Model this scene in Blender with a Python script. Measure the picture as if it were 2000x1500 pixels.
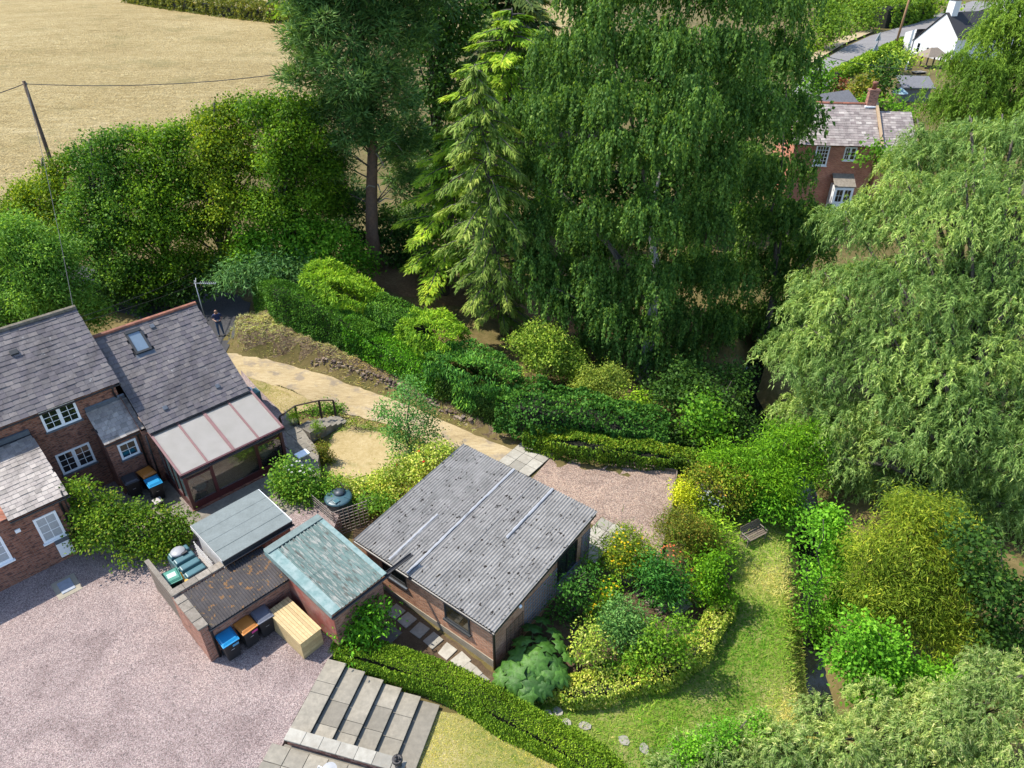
import bpy, bmesh, math, random
import numpy as np
from mathutils import Vector, Matrix
from mathutils.geometry import delaunay_2d_cdt
for _o in list(bpy.data.objects): bpy.data.objects.remove(_o)
SC = bpy.context.scene; COL = SC.collection
R = math.radians
# ------------------------------------------------------------------ camera
F, TH, H = 1388.0, R(34.0), 22.0          # focal length in photo pixels, pitch below the horizon, height above the yard
cam = bpy.data.cameras.new('camera'); cam.sensor_width = 36.0; cam.lens = F / 2000 * 36
cam.clip_start = 0.5; cam.clip_end = 3000
cam_o = bpy.data.objects.new('camera', cam); COL.objects.link(cam_o)
cam_o.location = (0, 0, H); cam_o.rotation_euler = (math.pi / 2 - TH, 0, 0)
SC.camera = cam_o
# ------------------------------------------------------------------ sky, sun, exposure
SUN_EL = R(56.0); SUN_AZ = R(76.0)         # azimuth measured from +Y towards -X
W = bpy.data.worlds.new('World'); SC.world = W; W.use_nodes = True
_n = W.node_tree.nodes; _bg = _n['Background']
_sk = _n.new('ShaderNodeTexSky'); _sk.sky_type = 'NISHITA'; _sk.sun_disc = False
_sk.sun_elevation = SUN_EL; _sk.sun_rotation = -SUN_AZ; _sk.altitude = 50; _sk.dust_density = 0.7
W.node_tree.links.new(_sk.outputs[0], _bg.inputs[0]); _bg.inputs[1].default_value = 0.15
sun = bpy.data.lights.new('sun', 'SUN'); sun.energy = 3.5; sun.angle = R(0.53); sun.color = (1.0, 0.93, 0.82)
sun_o = bpy.data.objects.new('sun', sun); COL.objects.link(sun_o)
_sd = Vector((-math.sin(SUN_AZ) * math.cos(SUN_EL), math.cos(SUN_AZ) * math.cos(SUN_EL), math.sin(SUN_EL)))
sun_o.rotation_euler = (-_sd).to_track_quat('-Z', 'Y').to_euler(); sun_o.location = (-30, 20, 60)
SC.view_settings.view_transform = 'Standard'; SC.view_settings.look = 'None'
SC.view_settings.gamma = 1.0; SC.view_settings.use_curve_mapping = False
SC.view_settings.exposure = 1.22
SC.render.engine = 'CYCLES'
SC.cycles.max_bounces = 8; SC.cycles.diffuse_bounces = 5; SC.cycles.glossy_bounces = 3
SC.cycles.transmission_bounces = 6; SC.cycles.transparent_max_bounces = 8
rng = np.random.default_rng(7); random.seed(7)

# ------------------------------------------------------------------ from the photograph to the place
def ray(px, py):
    u = (px - 1000) / F; v = -(py - 750) / F
    return np.array([u, math.cos(TH) + v * math.sin(TH), -math.sin(TH) + v * math.cos(TH)])
def P(px, py, z=0.0):
    d = ray(px, py); return np.array([0, 0, H]) + (z - H) / d[2] * d
def at(px, py, Y):
    d = ray(px, py); return np.array([0, 0, H]) + Y / d[1] * d
def proj(p):
    p = np.asarray(p, float) - np.array([0, 0, H])
    dz = p[..., 1] * math.cos(TH) - p[..., 2] * math.sin(TH); v = p[..., 1] * math.sin(TH) + p[..., 2] * math.cos(TH)
    return 1000 + F * p[..., 0] / dz, 750 - F * v / dz, dz

# terrain: control heights by place, then the stream ditch and the bank beside the track
_ctl = [(434,655,.05),(300,570,.1),(380,600,.05),(500,715,-.15),(600,738,-.4),(700,775,-.7),(850,830,-.85),(1000,870,-.9),
 (1180,960,-.92),(1300,1000,-.95),(1120,920,-.9),(700,870,-.8),(760,900,-.85),(540,770,-.25),(600,850,-.7),(640,900,-.8),
 (100,1300,-.35),(400,1200,-.45),(200,1000,-.4),(100,700,-.3),(600,1450,-.7),(300,800,-.3),(-200,1200,-.3),(-200,700,-.2),
 (800,1230,-.75),(900,1320,-.85),(1000,1370,-.95),(950,1450,-1.0),(1200,1430,-1.3),(1450,1250,-1.6),(1480,1080,-1.6),(1540,1050,-1.7),
 (1100,1150,-.85),(1250,1130,-1.0),(1300,1220,-1.25),(1150,1300,-1.1),(1380,1000,-1.2),(1350,1350,-1.5),(1500,1400,-1.7),
 (1700,1200,-1.6),(1900,1000,-1.5),(1900,1400,-1.6),(1700,900,-1.5),(1600,800,-1.5),(1250,745,-.9),(1120,760,-.7),(1400,820,-1.1),
 (1000,620,.0),(800,540,.9),(740,525,1.0),(600,560,1.0),(560,520,.9),(900,560,.5),(1100,600,-.3),(1350,600,-.6),(1550,550,-.8),
 (1050,700,-.5),(900,700,-.2),(1650,370,-.8),(1800,300,-.8),(100,420,.3),(400,420,.5),(0,300,.6),(300,150,1.0),(600,60,1.2),(100,60,1.5),
 (1600,150,0),(1800,120,0),(1900,60,0),(1300,150,.3),(1000,150,.6),(2100,600,-1.2),(2200,1200,-1.4),(1400,1600,-1.5),(800,1600,-.9),(200,1600,-.5)]
CT = np.array([[*P(a, b, c)[:2], c] for a, b, c in _ctl])
def polyd(x, y, pl):
    """distance to a polyline, position along it (0..1) and side (>0 left of it)"""
    best = np.full(np.shape(x), 1e9); s = np.zeros(np.shape(x)); sd = np.zeros(np.shape(x)); n = len(pl) - 1
    for i in range(n):
        a = pl[i]; b = pl[i + 1]; d = b - a; L2 = d @ d
        t = np.clip(((x - a[0]) * d[0] + (y - a[1]) * d[1]) / L2, 0, 1)
        q = np.hypot(x - a[0] - t * d[0], y - a[1] - t * d[1]); m = q < best
        best = np.where(m, q, best); s = np.where(m, (i + t) / n, s)
        sd = np.where(m, d[0] * (y - a[1]) - d[1] * (x - a[0]), sd)
    return best, s, sd
STREAM = np.array([P(a, b, -2)[:2] for a, b in ((1500,640),(1455,765),(1500,850),(1570,930),(1592,1010),(1590,1100),(1592,1200),(1600,1300),(1620,1400),(1700,1560))])
BANK = np.array([P(a, b, c)[:2] for a, b, c in ((448,668,0),(470,690,0),(560,708,-.3),(650,733,-.5),(740,765,-.75),(850,812,-.85),(930,845,-.88),(1040,888,-.9))])
BANKH = [1.25, 1.45, 1.4, 1.2, 1.05, .8, .45, .1]
def T(x, y):
    x = np.asarray(x, float); y = np.asarray(y, float); sh = x.shape; x = x.ravel(); y = y.ravel()
    d2 = (x[:, None] - CT[:, 0]) ** 2 + (y[:, None] - CT[:, 1]) ** 2 + .8
    w = d2 ** -1.6; z = (w * CT[:, 2]).sum(1) / w.sum(1)
    d, s, sd = polyd(x, y, STREAM); z = z - 1.15 * np.exp(-(d / .95) ** 4)
    d, s, sd = polyd(x, y, BANK)
    hb = np.interp(s, np.linspace(0, 1, len(BANKH)), BANKH); t = np.clip(d / .75, 0, 1)
    wig = .16 * np.sin(x * 3.1 + y * 1.7) * np.sin(y * 2.3 - x * .9) + .1 * np.sin(x * 7.3 - y * 5.1) * np.sin(y * 6.7 + x * 4.2)
    u0 = BANK[1] - BANK[0]; u0 = u0 / np.hypot(*u0); bef = -((x - BANK[0, 0]) * u0[0] + (y - BANK[0, 1]) * u0[1])
    z = z + np.where((sd > 0), (hb + wig) * t * t * (3 - 2 * t) * np.clip(1.6 - d / 4.5, 0, 1) * np.clip(1 - bef / .8, 0, 1), 0)
    return z.reshape(sh)
def G(px, py, off=0.0):
    z = 0.0
    for _ in range(40):
        p = P(px, py, z); z = .5 * z + .5 * float(T(p[0], p[1]))
    p = P(px, py, z); p[2] = float(T(p[0], p[1])) + off; return p

# ------------------------------------------------------------------ scene building helpers
def link(o, parent=None):
    COL.objects.link(o)
    if parent is not None: o.parent = parent
    return o
def tag(o, label=None, cat=None, group=None, kind=None):
    if label: o['label'] = label
    if cat: o['category'] = cat
    if group: o['group'] = group
    if kind: o['kind'] = kind
    return o
def empty(name, loc=(0, 0, 0), rz=0.0):
    o = bpy.data.objects.new(name, None); o.empty_display_size = .2; link(o); o.location = loc; o.rotation_euler = (0, 0, R(rz)); return o
def thing(name, label, cat, loc=(0, 0, 0), rz=0.0, group=None):
    return tag(empty(name, loc, rz), label, cat, group)
class MB:
    def __init__(s): s.v = []; s.f = []; s.r = []; s.m = []
    def add(s, vs, fs, rnd=0.0, mi=0):
        b = len(s.v); s.v += [tuple(map(float, v)) for v in vs]; s.f += [tuple(b + i for i in f) for f in fs]; s.r += [rnd] * len(fs); s.m += [mi] * len(fs); return s
    def obox(s, O, U, V, N, rnd=0.0, mi=0):
        O, U, V, N = (np.asarray(q, float) for q in (O, U, V, N))
        vs = [O, O + U, O + U + V, O + V, O + N, O + U + N, O + U + V + N, O + V + N]
        if np.dot(np.cross(U, V), N) < 0: fs = [(0,1,2,3),(7,6,5,4),(4,5,1,0),(5,6,2,1),(6,7,3,2),(7,4,0,3)]
        else: fs = [(3,2,1,0),(4,5,6,7),(0,1,5,4),(1,2,6,5),(2,3,7,6),(3,0,4,7)]
        return s.add(vs, fs, rnd, mi)
    def box(s, x0, x1, y0, y1, z0, z1, rnd=0.0, mi=0):
        return s.obox((x0, y0, z0), (x1 - x0, 0, 0), (0, y1 - y0, 0), (0, 0, z1 - z0), rnd, mi)
    def bar(s, a, b, w, h, up=(0, 0, 1), rnd=0.0, mi=0):
        a = np.asarray(a, float); b = np.asarray(b, float); d = b - a; sd = np.cross(d, up); sd = sd / (np.linalg.norm(sd) + 1e-9)
        u = np.cross(sd, d); u = u / np.linalg.norm(u)
        return s.obox(a - sd * w / 2 - u * h / 2, d, sd * w, u * h, rnd, mi)
    def prism(s, poly, z0, z1, rnd=0.0, mi=0):
        n = len(poly); ar = sum(poly[i][0] * poly[(i + 1) % n][1] - poly[(i + 1) % n][0] * poly[i][1] for i in range(n))
        if ar < 0: poly = poly[::-1]
        vs = [(p[0], p[1], z0) for p in poly] + [(p[0], p[1], z1) for p in poly]
        return s.add(vs, [tuple(range(n))[::-1], tuple(range(n, 2 * n))] + [(i, (i + 1) % n, n + (i + 1) % n, n + i) for i in range(n)], rnd, mi)
    def hull(s, lo, hi, rnd=0.0, mi=0):          # two quads joined (lo, hi: four points each, same winding, ccw seen from hi side)
        return s.add(list(lo) + list(hi), [(3,2,1,0),(4,5,6,7),(0,1,5,4),(1,2,6,5),(2,3,7,6),(3,0,4,7)], rnd, mi)
    def tube(s, pts, rad, n=8, rnd=0.0, mi=0, cap=True):
        pts = [np.asarray(p, float) for p in pts]; rad = rad if hasattr(rad, '__len__') else [rad] * len(pts); vs = []; ref = np.array([.31, .17, .93])
        for i, p in enumerate(pts):
            d = pts[min(i + 1, len(pts) - 1)] - pts[max(i - 1, 0)]; d = d / (np.linalg.norm(d) + 1e-9)
            a = np.cross(d, ref if abs(d @ ref) < .95 else np.array([1., 0, 0])); a /= np.linalg.norm(a); b = np.cross(d, a)
            vs += [p + rad[i] * (math.cos(2 * math.pi * k / n) * a + math.sin(2 * math.pi * k / n) * b) for k in range(n)]
        fs = [(i * n + k, i * n + (k + 1) % n, (i + 1) * n + (k + 1) % n, (i + 1) * n + k) for i in range(len(pts) - 1) for k in range(n)]
        if cap: fs += [tuple(range(n))[::-1], tuple((len(pts) - 1) * n + k for k in range(n))]
        return s.add(vs, fs, rnd, mi)
    def lathe(s, prof, c=(0, 0, 0), n=16, rnd=0.0, mi=0):
        vs = [(c[0] + r * math.cos(2 * math.pi * k / n), c[1] + r * math.sin(2 * math.pi * k / n), c[2] + z) for r, z in prof for k in range(n)]
        m = len(prof); fs = [(i * n + k, i * n + (k + 1) % n, (i + 1) * n + (k + 1) % n, (i + 1) * n + k) for i in range(m - 1) for k in range(n)]
        fs += [tuple(range(n))[::-1], tuple((m - 1) * n + k for k in range(n))]
        return s.add(vs, fs, rnd, mi)
    def mesh(s, name, mat=None, smooth=False):
        me = bpy.data.meshes.new(name); me.from_pydata(s.v, [], s.f)
        for m in (mat if isinstance(mat, (list, tuple)) else [mat]):
            if m: me.materials.append(m)
        if any(s.m): me.polygons.foreach_set('material_index', s.m)
        if any(s.r):
            a = me.attributes.new('rnd', 'FLOAT', 'FACE'); a.data.foreach_set('value', s.r)
        if smooth: me.polygons.foreach_set('use_smooth', [True] * len(s.f))
        me.update(); return me
    def build(s, name, mat, parent=None, smooth=False, bevel=0.0, kind=None):
        o = bpy.data.objects.new(name, s.mesh(name, mat, smooth)); link(o, parent)
        if bevel: 
            b = o.modifiers.new('b', 'BEVEL'); b.width = bevel; b.segments = 2; b.limit_method = 'ANGLE'; b.angle_limit = R(40)
        if kind: o['kind'] = kind
        return o
def place(name, me, parent, M):
    o = bpy.data.objects.new(name, me); link(o, parent); o.matrix_local = M; return o
def basis(O, U, V, N):
    U, V, N, O = (Vector(map(float, q)) for q in (U, V, N, O))
    return Matrix(((U.x, V.x, N.x, O.x), (U.y, V.y, N.y, O.y), (U.z, V.z, N.z, O.z), (0, 0, 0, 1)))
def copy_tree(o, parent=None):
    c = o.copy(); link(c, parent)
    for ch in list(o.children): copy_tree(ch, c)
    return c

# ------------------------------------------------------------------ materials
KA = .7            # sunlit colours read off the photograph are brighter than the surfaces themselves
def nodes(name):
    m = bpy.data.materials.new(name); m.use_nodes = True; nt = m.node_tree; return m, nt, nt.nodes['Principled BSDF'], nt.nodes['Material Output']
def N(nt, t, **kw):
    n = nt.nodes.new(t)
    for k, v in kw.items():
        if k.startswith('i_'):
            k = k[2:]; n.inputs[int(k) if k.isdigit() else k].default_value = v
        else: setattr(n, k, v)
    return n
def ramp(nt, src, stops, interp='LINEAR'):
    r = nt.nodes.new('ShaderNodeValToRGB'); cr = r.color_ramp; cr.interpolation = interp
    while len(cr.elements) < len(stops): cr.elements.new(.5)
    for e, (p, c) in zip(cr.elements, stops): e.position = p; e.color = (*c, 1) if len(c) == 3 else c
    nt.links.new(src, r.inputs[0]); return r.outputs[0]
def mixc(nt, a, b, fac, mode='MIX'):
    m = nt.nodes.new('ShaderNodeMix'); m.data_type = 'RGBA'; m.blend_type = mode
    for s, q in ((m.inputs[6], a), (m.inputs[7], b), (m.inputs[0], fac)):
        if hasattr(q, 'links') or hasattr(q, 'is_output'): nt.links.new(q, s)
        elif isinstance(q, (int, float)): s.default_value = q
        else: s.default_value = (*q, 1)
    return m.outputs[2]
def math_(nt, op, a, b=None):
    m = nt.nodes.new('ShaderNodeMath'); m.operation = op
    for s, q in ((m.inputs[0], a), (m.inputs[1], b)):
        if q is None: continue
        if isinstance(q, (int, float)): s.default_value = q
        else: nt.links.new(q, s)
    return m.outputs[0]
def pos(nt): return nt.nodes.new('ShaderNodeNewGeometry').outputs['Position']
def noise(nt, vec, scale, detail=4, rough=.6, dist=0.0, col=False):
    n = N(nt, 'ShaderNodeTexNoise'); n.inputs['Scale'].default_value = scale; n.inputs['Detail'].default_value = detail
    n.inputs['Roughness'].default_value = rough; n.inputs['Distortion'].default_value = dist; nt.links.new(vec, n.inputs['Vector'])
    return n.outputs['Color' if col else 'Fac']
def bump(nt, b, height, strength=.4, dist=.02):
    n = N(nt, 'ShaderNodeBump'); n.inputs['Strength'].default_value = strength; n.inputs['Distance'].default_value = dist
    nt.links.new(height, n.inputs['Height']); nt.links.new(n.outputs[0], b.inputs['Normal'])
def objrnd(nt):                               # a value per piece: the object's own, plus the face value of joined pieces
    a = N(nt, 'ShaderNodeAttribute', attribute_name='rnd'); o = N(nt, 'ShaderNodeObjectInfo')
    return math_(nt, 'FRACT', math_(nt, 'ADD', a.outputs['Fac'], o.outputs['Random']))
def plain(name, c, rough=.6, var=.15, scale=6.0, metal=0.0, bmp=0.0, spec=.5, dirt=None, dscale=1.5, damt=.5, piece=0.0, bscale=60., k=None):
    m, nt, b, _ = nodes(name); p = pos(nt); k = KA if k is None else k
    c = np.array(c) * k; dirt = None if dirt is None else tuple(np.array(dirt) * k); col = ramp(nt, noise(nt, p, scale, 5), [(.3, tuple(c * (1 - var))), (.7, tuple(np.minimum(c * (1 + var), 1)))])
    if piece: 
        r = objrnd(nt); col = mixc(nt, col, ramp(nt, r, [(0, (1 - piece,) * 3), (1, (1 + piece * .6,) * 3)]), 1.0, 'MULTIPLY')
    if dirt is not None: col = mixc(nt, col, dirt, math_(nt, 'MULTIPLY', ramp(nt, noise(nt, p, dscale, 6, .7), [(.42, (0,) * 3), (.68, (1,) * 3)]), damt))
    nt.links.new(col, b.inputs['Base Color']); b.inputs['Roughness'].default_value = rough; b.inputs['Metallic'].default_value = metal
    b.inputs['Specular IOR Level'].default_value = spec
    if bmp: bump(nt, b, noise(nt, p, bscale, 4, .7), bmp, .02)
    return m
def brickmat(name, c1, c2, mortar, dark, rough=.85, sc=1.0, darkamt=.6):
    c1, c2, mortar, dark = (tuple(np.array(q) * KA * (1.6, 1.45, 1.38)) for q in (c1, c2, mortar, dark))
    m, nt, b, _ = nodes(name); tc = N(nt, 'ShaderNodeTexCoord'); sx = N(nt, 'ShaderNodeSeparateXYZ'); nt.links.new(tc.outputs['Object'], sx.inputs[0])
    cx = N(nt, 'ShaderNodeCombineXYZ'); nt.links.new(math_(nt, 'ADD', sx.outputs[0], sx.outputs[1]), cx.inputs[0]); nt.links.new(sx.outputs[2], cx.inputs[1])
    br = N(nt, 'ShaderNodeTexBrick'); nt.links.new(cx.outputs[0], br.inputs['Vector'])
    for k, v in (('Scale', 1.0), ('Brick Width', .225 * sc), ('Row Height', .075 * sc), ('Mortar Size', .009), ('Mortar Smooth', .2), ('Bias', 0.0)): br.inputs[k].default_value = v
    br.inputs['Color1'].default_value = (*c1, 1); br.inputs['Color2'].default_value = (*c2, 1); br.inputs['Mortar'].default_value = (*mortar, 1)
    # stretched noise gives single dark (burnt) bricks and pale worn ones
    mp = N(nt, 'ShaderNodeMapping'); mp.inputs['Scale'].default_value = (4.5 / sc, 13.4 / sc, 1); nt.links.new(cx.outputs[0], mp.inputs[0])
    wn = N(nt, 'ShaderNodeTexNoise'); wn.inputs['Scale'].default_value = 1.0; wn.inputs['Detail'].default_value = 2; nt.links.new(mp.outputs[0], wn.inputs['Vector'])
    col = mixc(nt, br.outputs['Color'], dark, math_(nt, 'MULTIPLY', ramp(nt, wn.outputs['Fac'], [(.52, (0,) * 3), (.62, (1,) * 3)]), darkamt))
    col = mixc(nt, col, tuple(np.minimum(np.array(c1) * 1.7 + .05, 1)), math_(nt, 'MULTIPLY', ramp(nt, wn.outputs['Fac'], [(.3, (1,) * 3), (.4, (0,) * 3)]), .45))
    col = mixc(nt, col, ramp(nt, noise(nt, pos(nt), .9, 5), [(.3, (.72,) * 3), (.7, (1.15,) * 3)]), 1.0, 'MULTIPLY')
    nt.links.new(col, b.inputs['Base Color']); b.inputs['Roughness'].default_value = rough; b.inputs['Specular IOR Level'].default_value = .2
    bump(nt, b, math_(nt, 'SUBTRACT', math_(nt, 'MULTIPLY', noise(nt, pos(nt), 40, 3), .3), br.outputs['Fac']), .7, .012)
    return m
def leafmat(name, stops, trans=.3, rough=.55, cvar=.35, spec=.12, tint=(1.15, 1.1, .6)):
    """stops: colours over the per-leaf value; cvar: difference between clumps"""
    m, nt, b, out = nodes(name); a = N(nt, 'ShaderNodeAttribute', attribute_name='rnd'); c = N(nt, 'ShaderNodeAttribute', attribute_name='clump')
    stops = [tuple(np.minimum(np.array(s) * (1.42, 1.5, .95), .62)) for s in stops]; k = len(stops); col = ramp(nt, a.outputs['Fac'], [(i / max(1, k - 1), s) for i, s in enumerate(stops)])
    col = mixc(nt, col, ramp(nt, c.outputs['Fac'], [(0, (1 - cvar, 1 - cvar * .85, 1 - cvar)), (.5, (1, 1, 1)), (1, (1 + cvar * 1.1, 1 + cvar * .7, 1 + cvar * .3))]), 1.0, 'MULTIPLY')
    nt.links.new(col, b.inputs['Base Color']); b.inputs['Roughness'].default_value = rough; b.inputs['Specular IOR Level'].default_value = spec
    tr = N(nt, 'ShaderNodeBsdfTranslucent'); nt.links.new(mixc(nt, col, tint, 1.0, 'MULTIPLY'), tr.inputs[0])
    mx = N(nt, 'ShaderNodeMixShader'); mx.inputs[0].default_value = min(.5, trans * 1.3)
    nt.links.new(b.outputs[0], mx.inputs[1]); nt.links.new(tr.outputs[0], mx.inputs[2]); nt.links.new(mx.outputs[0], out.inputs[0])
    return m
def glassmat(name, tint=(.85, .92, .9), refl=.12):
    m, nt, b, out = nodes(name); t = N(nt, 'ShaderNodeBsdfTransparent'); t.inputs[0].default_value = (*tint, 1)
    g = N(nt, 'ShaderNodeBsdfGlossy'); g.inputs['Roughness'].default_value = .03
    fr = N(nt, 'ShaderNodeFresnel'); fr.inputs[0].default_value = 1.5; mx = N(nt, 'ShaderNodeMixShader')
    nt.links.new(math_(nt, 'MAXIMUM', fr.outputs[0], refl), mx.inputs[0]); nt.links.new(t.outputs[0], mx.inputs[1]); nt.links.new(g.outputs[0], mx.inputs[2]); nt.links.new(mx.outputs[0], out.inputs[0])
    return m
def groundmat(name, stops, s1=.6, s2=9., mix=.5, fine=60., fineamt=.25, bmp=.5, bscale=45., rough=.95, extra=None, bdist=.03, warp=None):
    stops = [tuple(np.array(s) * KA) for s in stops]; extra = (tuple(np.array(extra[0]) * KA),) + tuple(extra[1:]) if extra else None
    """two octaves of noise choose between the colours in stops; fine grain on top"""
    m, nt, b, _ = nodes(name); p = pos(nt)
    if warp: 
        mp = N(nt, 'ShaderNodeMapping'); mp.inputs['Rotation'].default_value = (0, 0, R(warp[0])); mp.inputs['Scale'].default_value = (warp[1], warp[2], 1); nt.links.new(p, mp.inputs[0]); q = mp.outputs[0]
    else: q = p
    f = math_(nt, 'ADD', math_(nt, 'MULTIPLY', noise(nt, q, s1, 5), 1 - mix), math_(nt, 'MULTIPLY', noise(nt, q, s2, 6, .7), mix))
    k = len(stops); col = ramp(nt, f, [(.32 + .36 * i / max(1, k - 1), s) for i, s in enumerate(stops)])
    col = mixc(nt, col, ramp(nt, noise(nt, p, fine, 3, .8), [(.3, (1 - fineamt,) * 3), (.7, (1 + fineamt,) * 3)]), 1.0, 'MULTIPLY')
    if extra: col = mixc(nt, col, extra[0], math_(nt, 'MULTIPLY', ramp(nt, noise(nt, p, extra[1], 5, .65), [(extra[2], (0,) * 3), (extra[2] + .12, (1,) * 3)]), extra[3]))
    nt.links.new(col, b.inputs['Base Color']); b.inputs['Roughness'].default_value = rough; b.inputs['Specular IOR Level'].default_value = .15
    bump(nt, b, noise(nt, p, bscale, 5, .75), bmp, bdist); return m
def gravelmat(name, cols, scale=28., dark=(.08, .07, .07)):
    cols = [tuple(np.array(s) * KA * (.98, .93, .88)) for s in cols]
    m, nt, b, _ = nodes(name); p = pos(nt); v = N(nt, 'ShaderNodeTexVoronoi'); v.inputs['Scale'].default_value = scale; nt.links.new(p, v.inputs['Vector'])
    sp = N(nt, 'ShaderNodeSeparateColor'); nt.links.new(v.outputs['Color'], sp.inputs[0]); k = len(cols)
    col = ramp(nt, sp.outputs[0], [(i / (k - 1), c) for i, c in enumerate(cols)])
    col = mixc(nt, col, dark, math_(nt, 'MULTIPLY', ramp(nt, v.outputs['Distance'], [(.45, (0,) * 3), (.8, (1,) * 3)]), .75))
    col = mixc(nt, col, ramp(nt, noise(nt, p, .45, 8, .62, 1.2), [(.33, (.74, .72, .72)), (.5, (1,) * 3), (.66, (1.16, 1.15, 1.12))]), 1.0, 'MULTIPLY')
    col = mixc(nt, col, ramp(nt, noise(nt, p, 9, 3, .7), [(.3, (.8,) * 3), (.7, (1.15,) * 3)]), 1.0, 'MULTIPLY')
    nt.links.new(col, b.inputs['Base Color']); b.inputs['Roughness'].default_value = .9; b.inputs['Specular IOR Level'].default_value = .2
    bump(nt, b, math_(nt, 'SUBTRACT', noise(nt, p, 3.5, 5, .7), math_(nt, 'MULTIPLY', v.outputs['Distance'], .6)), .8, .05); return m
# ------------------------------------------------------------------ the ground
STRAW = [(.2, .145, .06), (.36, .275, .125), (.5, .4, .2)]
m_ground = groundmat('dry meadow', [(.07, .08, .02), (.15, .12, .045), (.25, .19, .085)], .25, 2.5)
m_field = groundmat('hay field', [(.31, .225, .085), (.47, .355, .15), (.58, .455, .215), (.72, .59, .32)], .06, .75, .62, 4., .5, 1.0, 1.6, bdist=.9, warp=(-20, .75, 1.5), extra=((.3, .26, .1), .12, .56, .5))
m_track = groundmat('dry track', [(.3, .225, .12), (.48, .375, .21), (.64, .53, .34)], .5, 7., .55, 50., .3, .6, 30., extra=((.27, .23, .19), 1.3, .52, .7), warp=(27, .35, 1.3))
m_lawn = groundmat('parched lawn', [(.27, .22, .08), (.47, .365, .18), (.6, .49, .28)], .5, 6., .5, 60., .35, .6, 40., extra=((.14, .17, .03), .35, .53, .8))
m_green = groundmat('lawn', [(.12, .19, .03), (.34, .31, .11), (.56, .46, .26)], .45, 7., .5, 60., .35, .6, 40.)
m_rough = groundmat('rough grass', [(.12, .19, .03), (.24, .29, .06), (.46, .39, .19)], .35, 4., .45, 50., .35, .7, 30., bdist=.06)
m_soil = groundmat('soil', [(.07, .048, .03), (.13, .09, .055), (.2, .145, .09)], .9, 11., .5, 60., .35, .7, 40.)
m_bark = groundmat('needle litter', [(.1, .06, .03), (.18, .11, .055), (.3, .2, .1)], .5, 6., .5, 40., .3, .6, 30.)
m_bank = groundmat('bank of dry grass and earth', [(.13, .085, .05), (.3, .22, .135), (.5, .4, .26)], 1.6, 8., .6, 35., .45, 1.0, 9., bdist=.3, extra=((.12, .15, .03), .8, .6, .7))
m_asph = groundmat('asphalt', [(.05, .05, .055), (.075, .075, .08), (.1, .1, .1)], .5, 8., .5, 120., .3, .3, 150.)
m_asph2 = groundmat('pale road', [(.2, .195, .19), (.25, .24, .235), (.3, .29, .28)], .3, 3., .5, 20., .1, .2, 50., warp=(35, .2, 1.5))
m_gravel = gravelmat('pink gravel', [(.26, .19, .19), (.42, .335, .335), (.5, .41, .4), (.64, .56, .55), (.34, .25, .245)], 38.)
m_gravel2 = gravelmat('brown gravel', [(.26, .18, .15), (.42, .31, .26), (.52, .41, .34), (.58, .48, .4), (.34, .23, .18)], 26.)
m_water = plain('stream water', (.012, .014, .012), .08, .3, 2., spec=.6)

def struct(o, kind='structure'): o['kind'] = kind; return o
def grid_sheet(name, xs, ys, mat, off=0.0):
    X, Y = np.meshgrid(xs, ys); Z = T(X, Y) + off; n, m = len(xs), len(ys)
    v = np.stack([X, Y, Z], -1).reshape(-1, 3); f = []
    i = np.arange(n - 1)[None, :] + np.arange(m - 1)[:, None] * n; f = np.stack([i, i + 1, i + n + 1, i + n], -1).reshape(-1, 4)
    me = bpy.data.meshes.new(name); me.from_pydata(v.tolist(), [], f.tolist()); me.materials.append(mat)
    me.polygons.foreach_set('use_smooth', [True] * len(f)); me.update(); return link(bpy.data.objects.new(name, me))
_xs = np.concatenate([np.arange(-420, -60, 20.), np.arange(-60, -30, 3.), np.arange(-30, 26, .4), np.arange(26, 60, 3.), np.arange(60, 421, 20.)])
_ys = np.concatenate([np.arange(-25, 6, 3.), np.arange(6, 58, .4), np.arange(58, 120, 4.), np.arange(120, 800, 20.)])
struct(grid_sheet('ground', _xs, _ys, m_ground))
def ragged(pts, amp, step, seed=0):
    rr = np.random.default_rng(seed); out = []; n = len(pts)
    for i in range(n):
        a = np.asarray(pts[i]); b = np.asarray(pts[(i + 1) % n]); L = np.linalg.norm(b - a); k = max(1, int(L / step))
        for j in range(k): out.append(a + (b - a) * j / k + (rr.normal(0, amp, 2) if amp else 0))
    return out
def inpoly(x, y, poly):
    x = np.asarray(x); y = np.asarray(y); c = np.zeros(x.shape, bool); n = len(poly)
    for i in range(n):
        x0, y0 = poly[i][:2]; x1, y1 = poly[(i + 1) % n][:2]
        if y0 == y1: continue
        c ^= ((y0 > y) != (y1 > y)) & (x < (x1 - x0) * (y - y0) / (y1 - y0) + x0)
    return c
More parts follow.
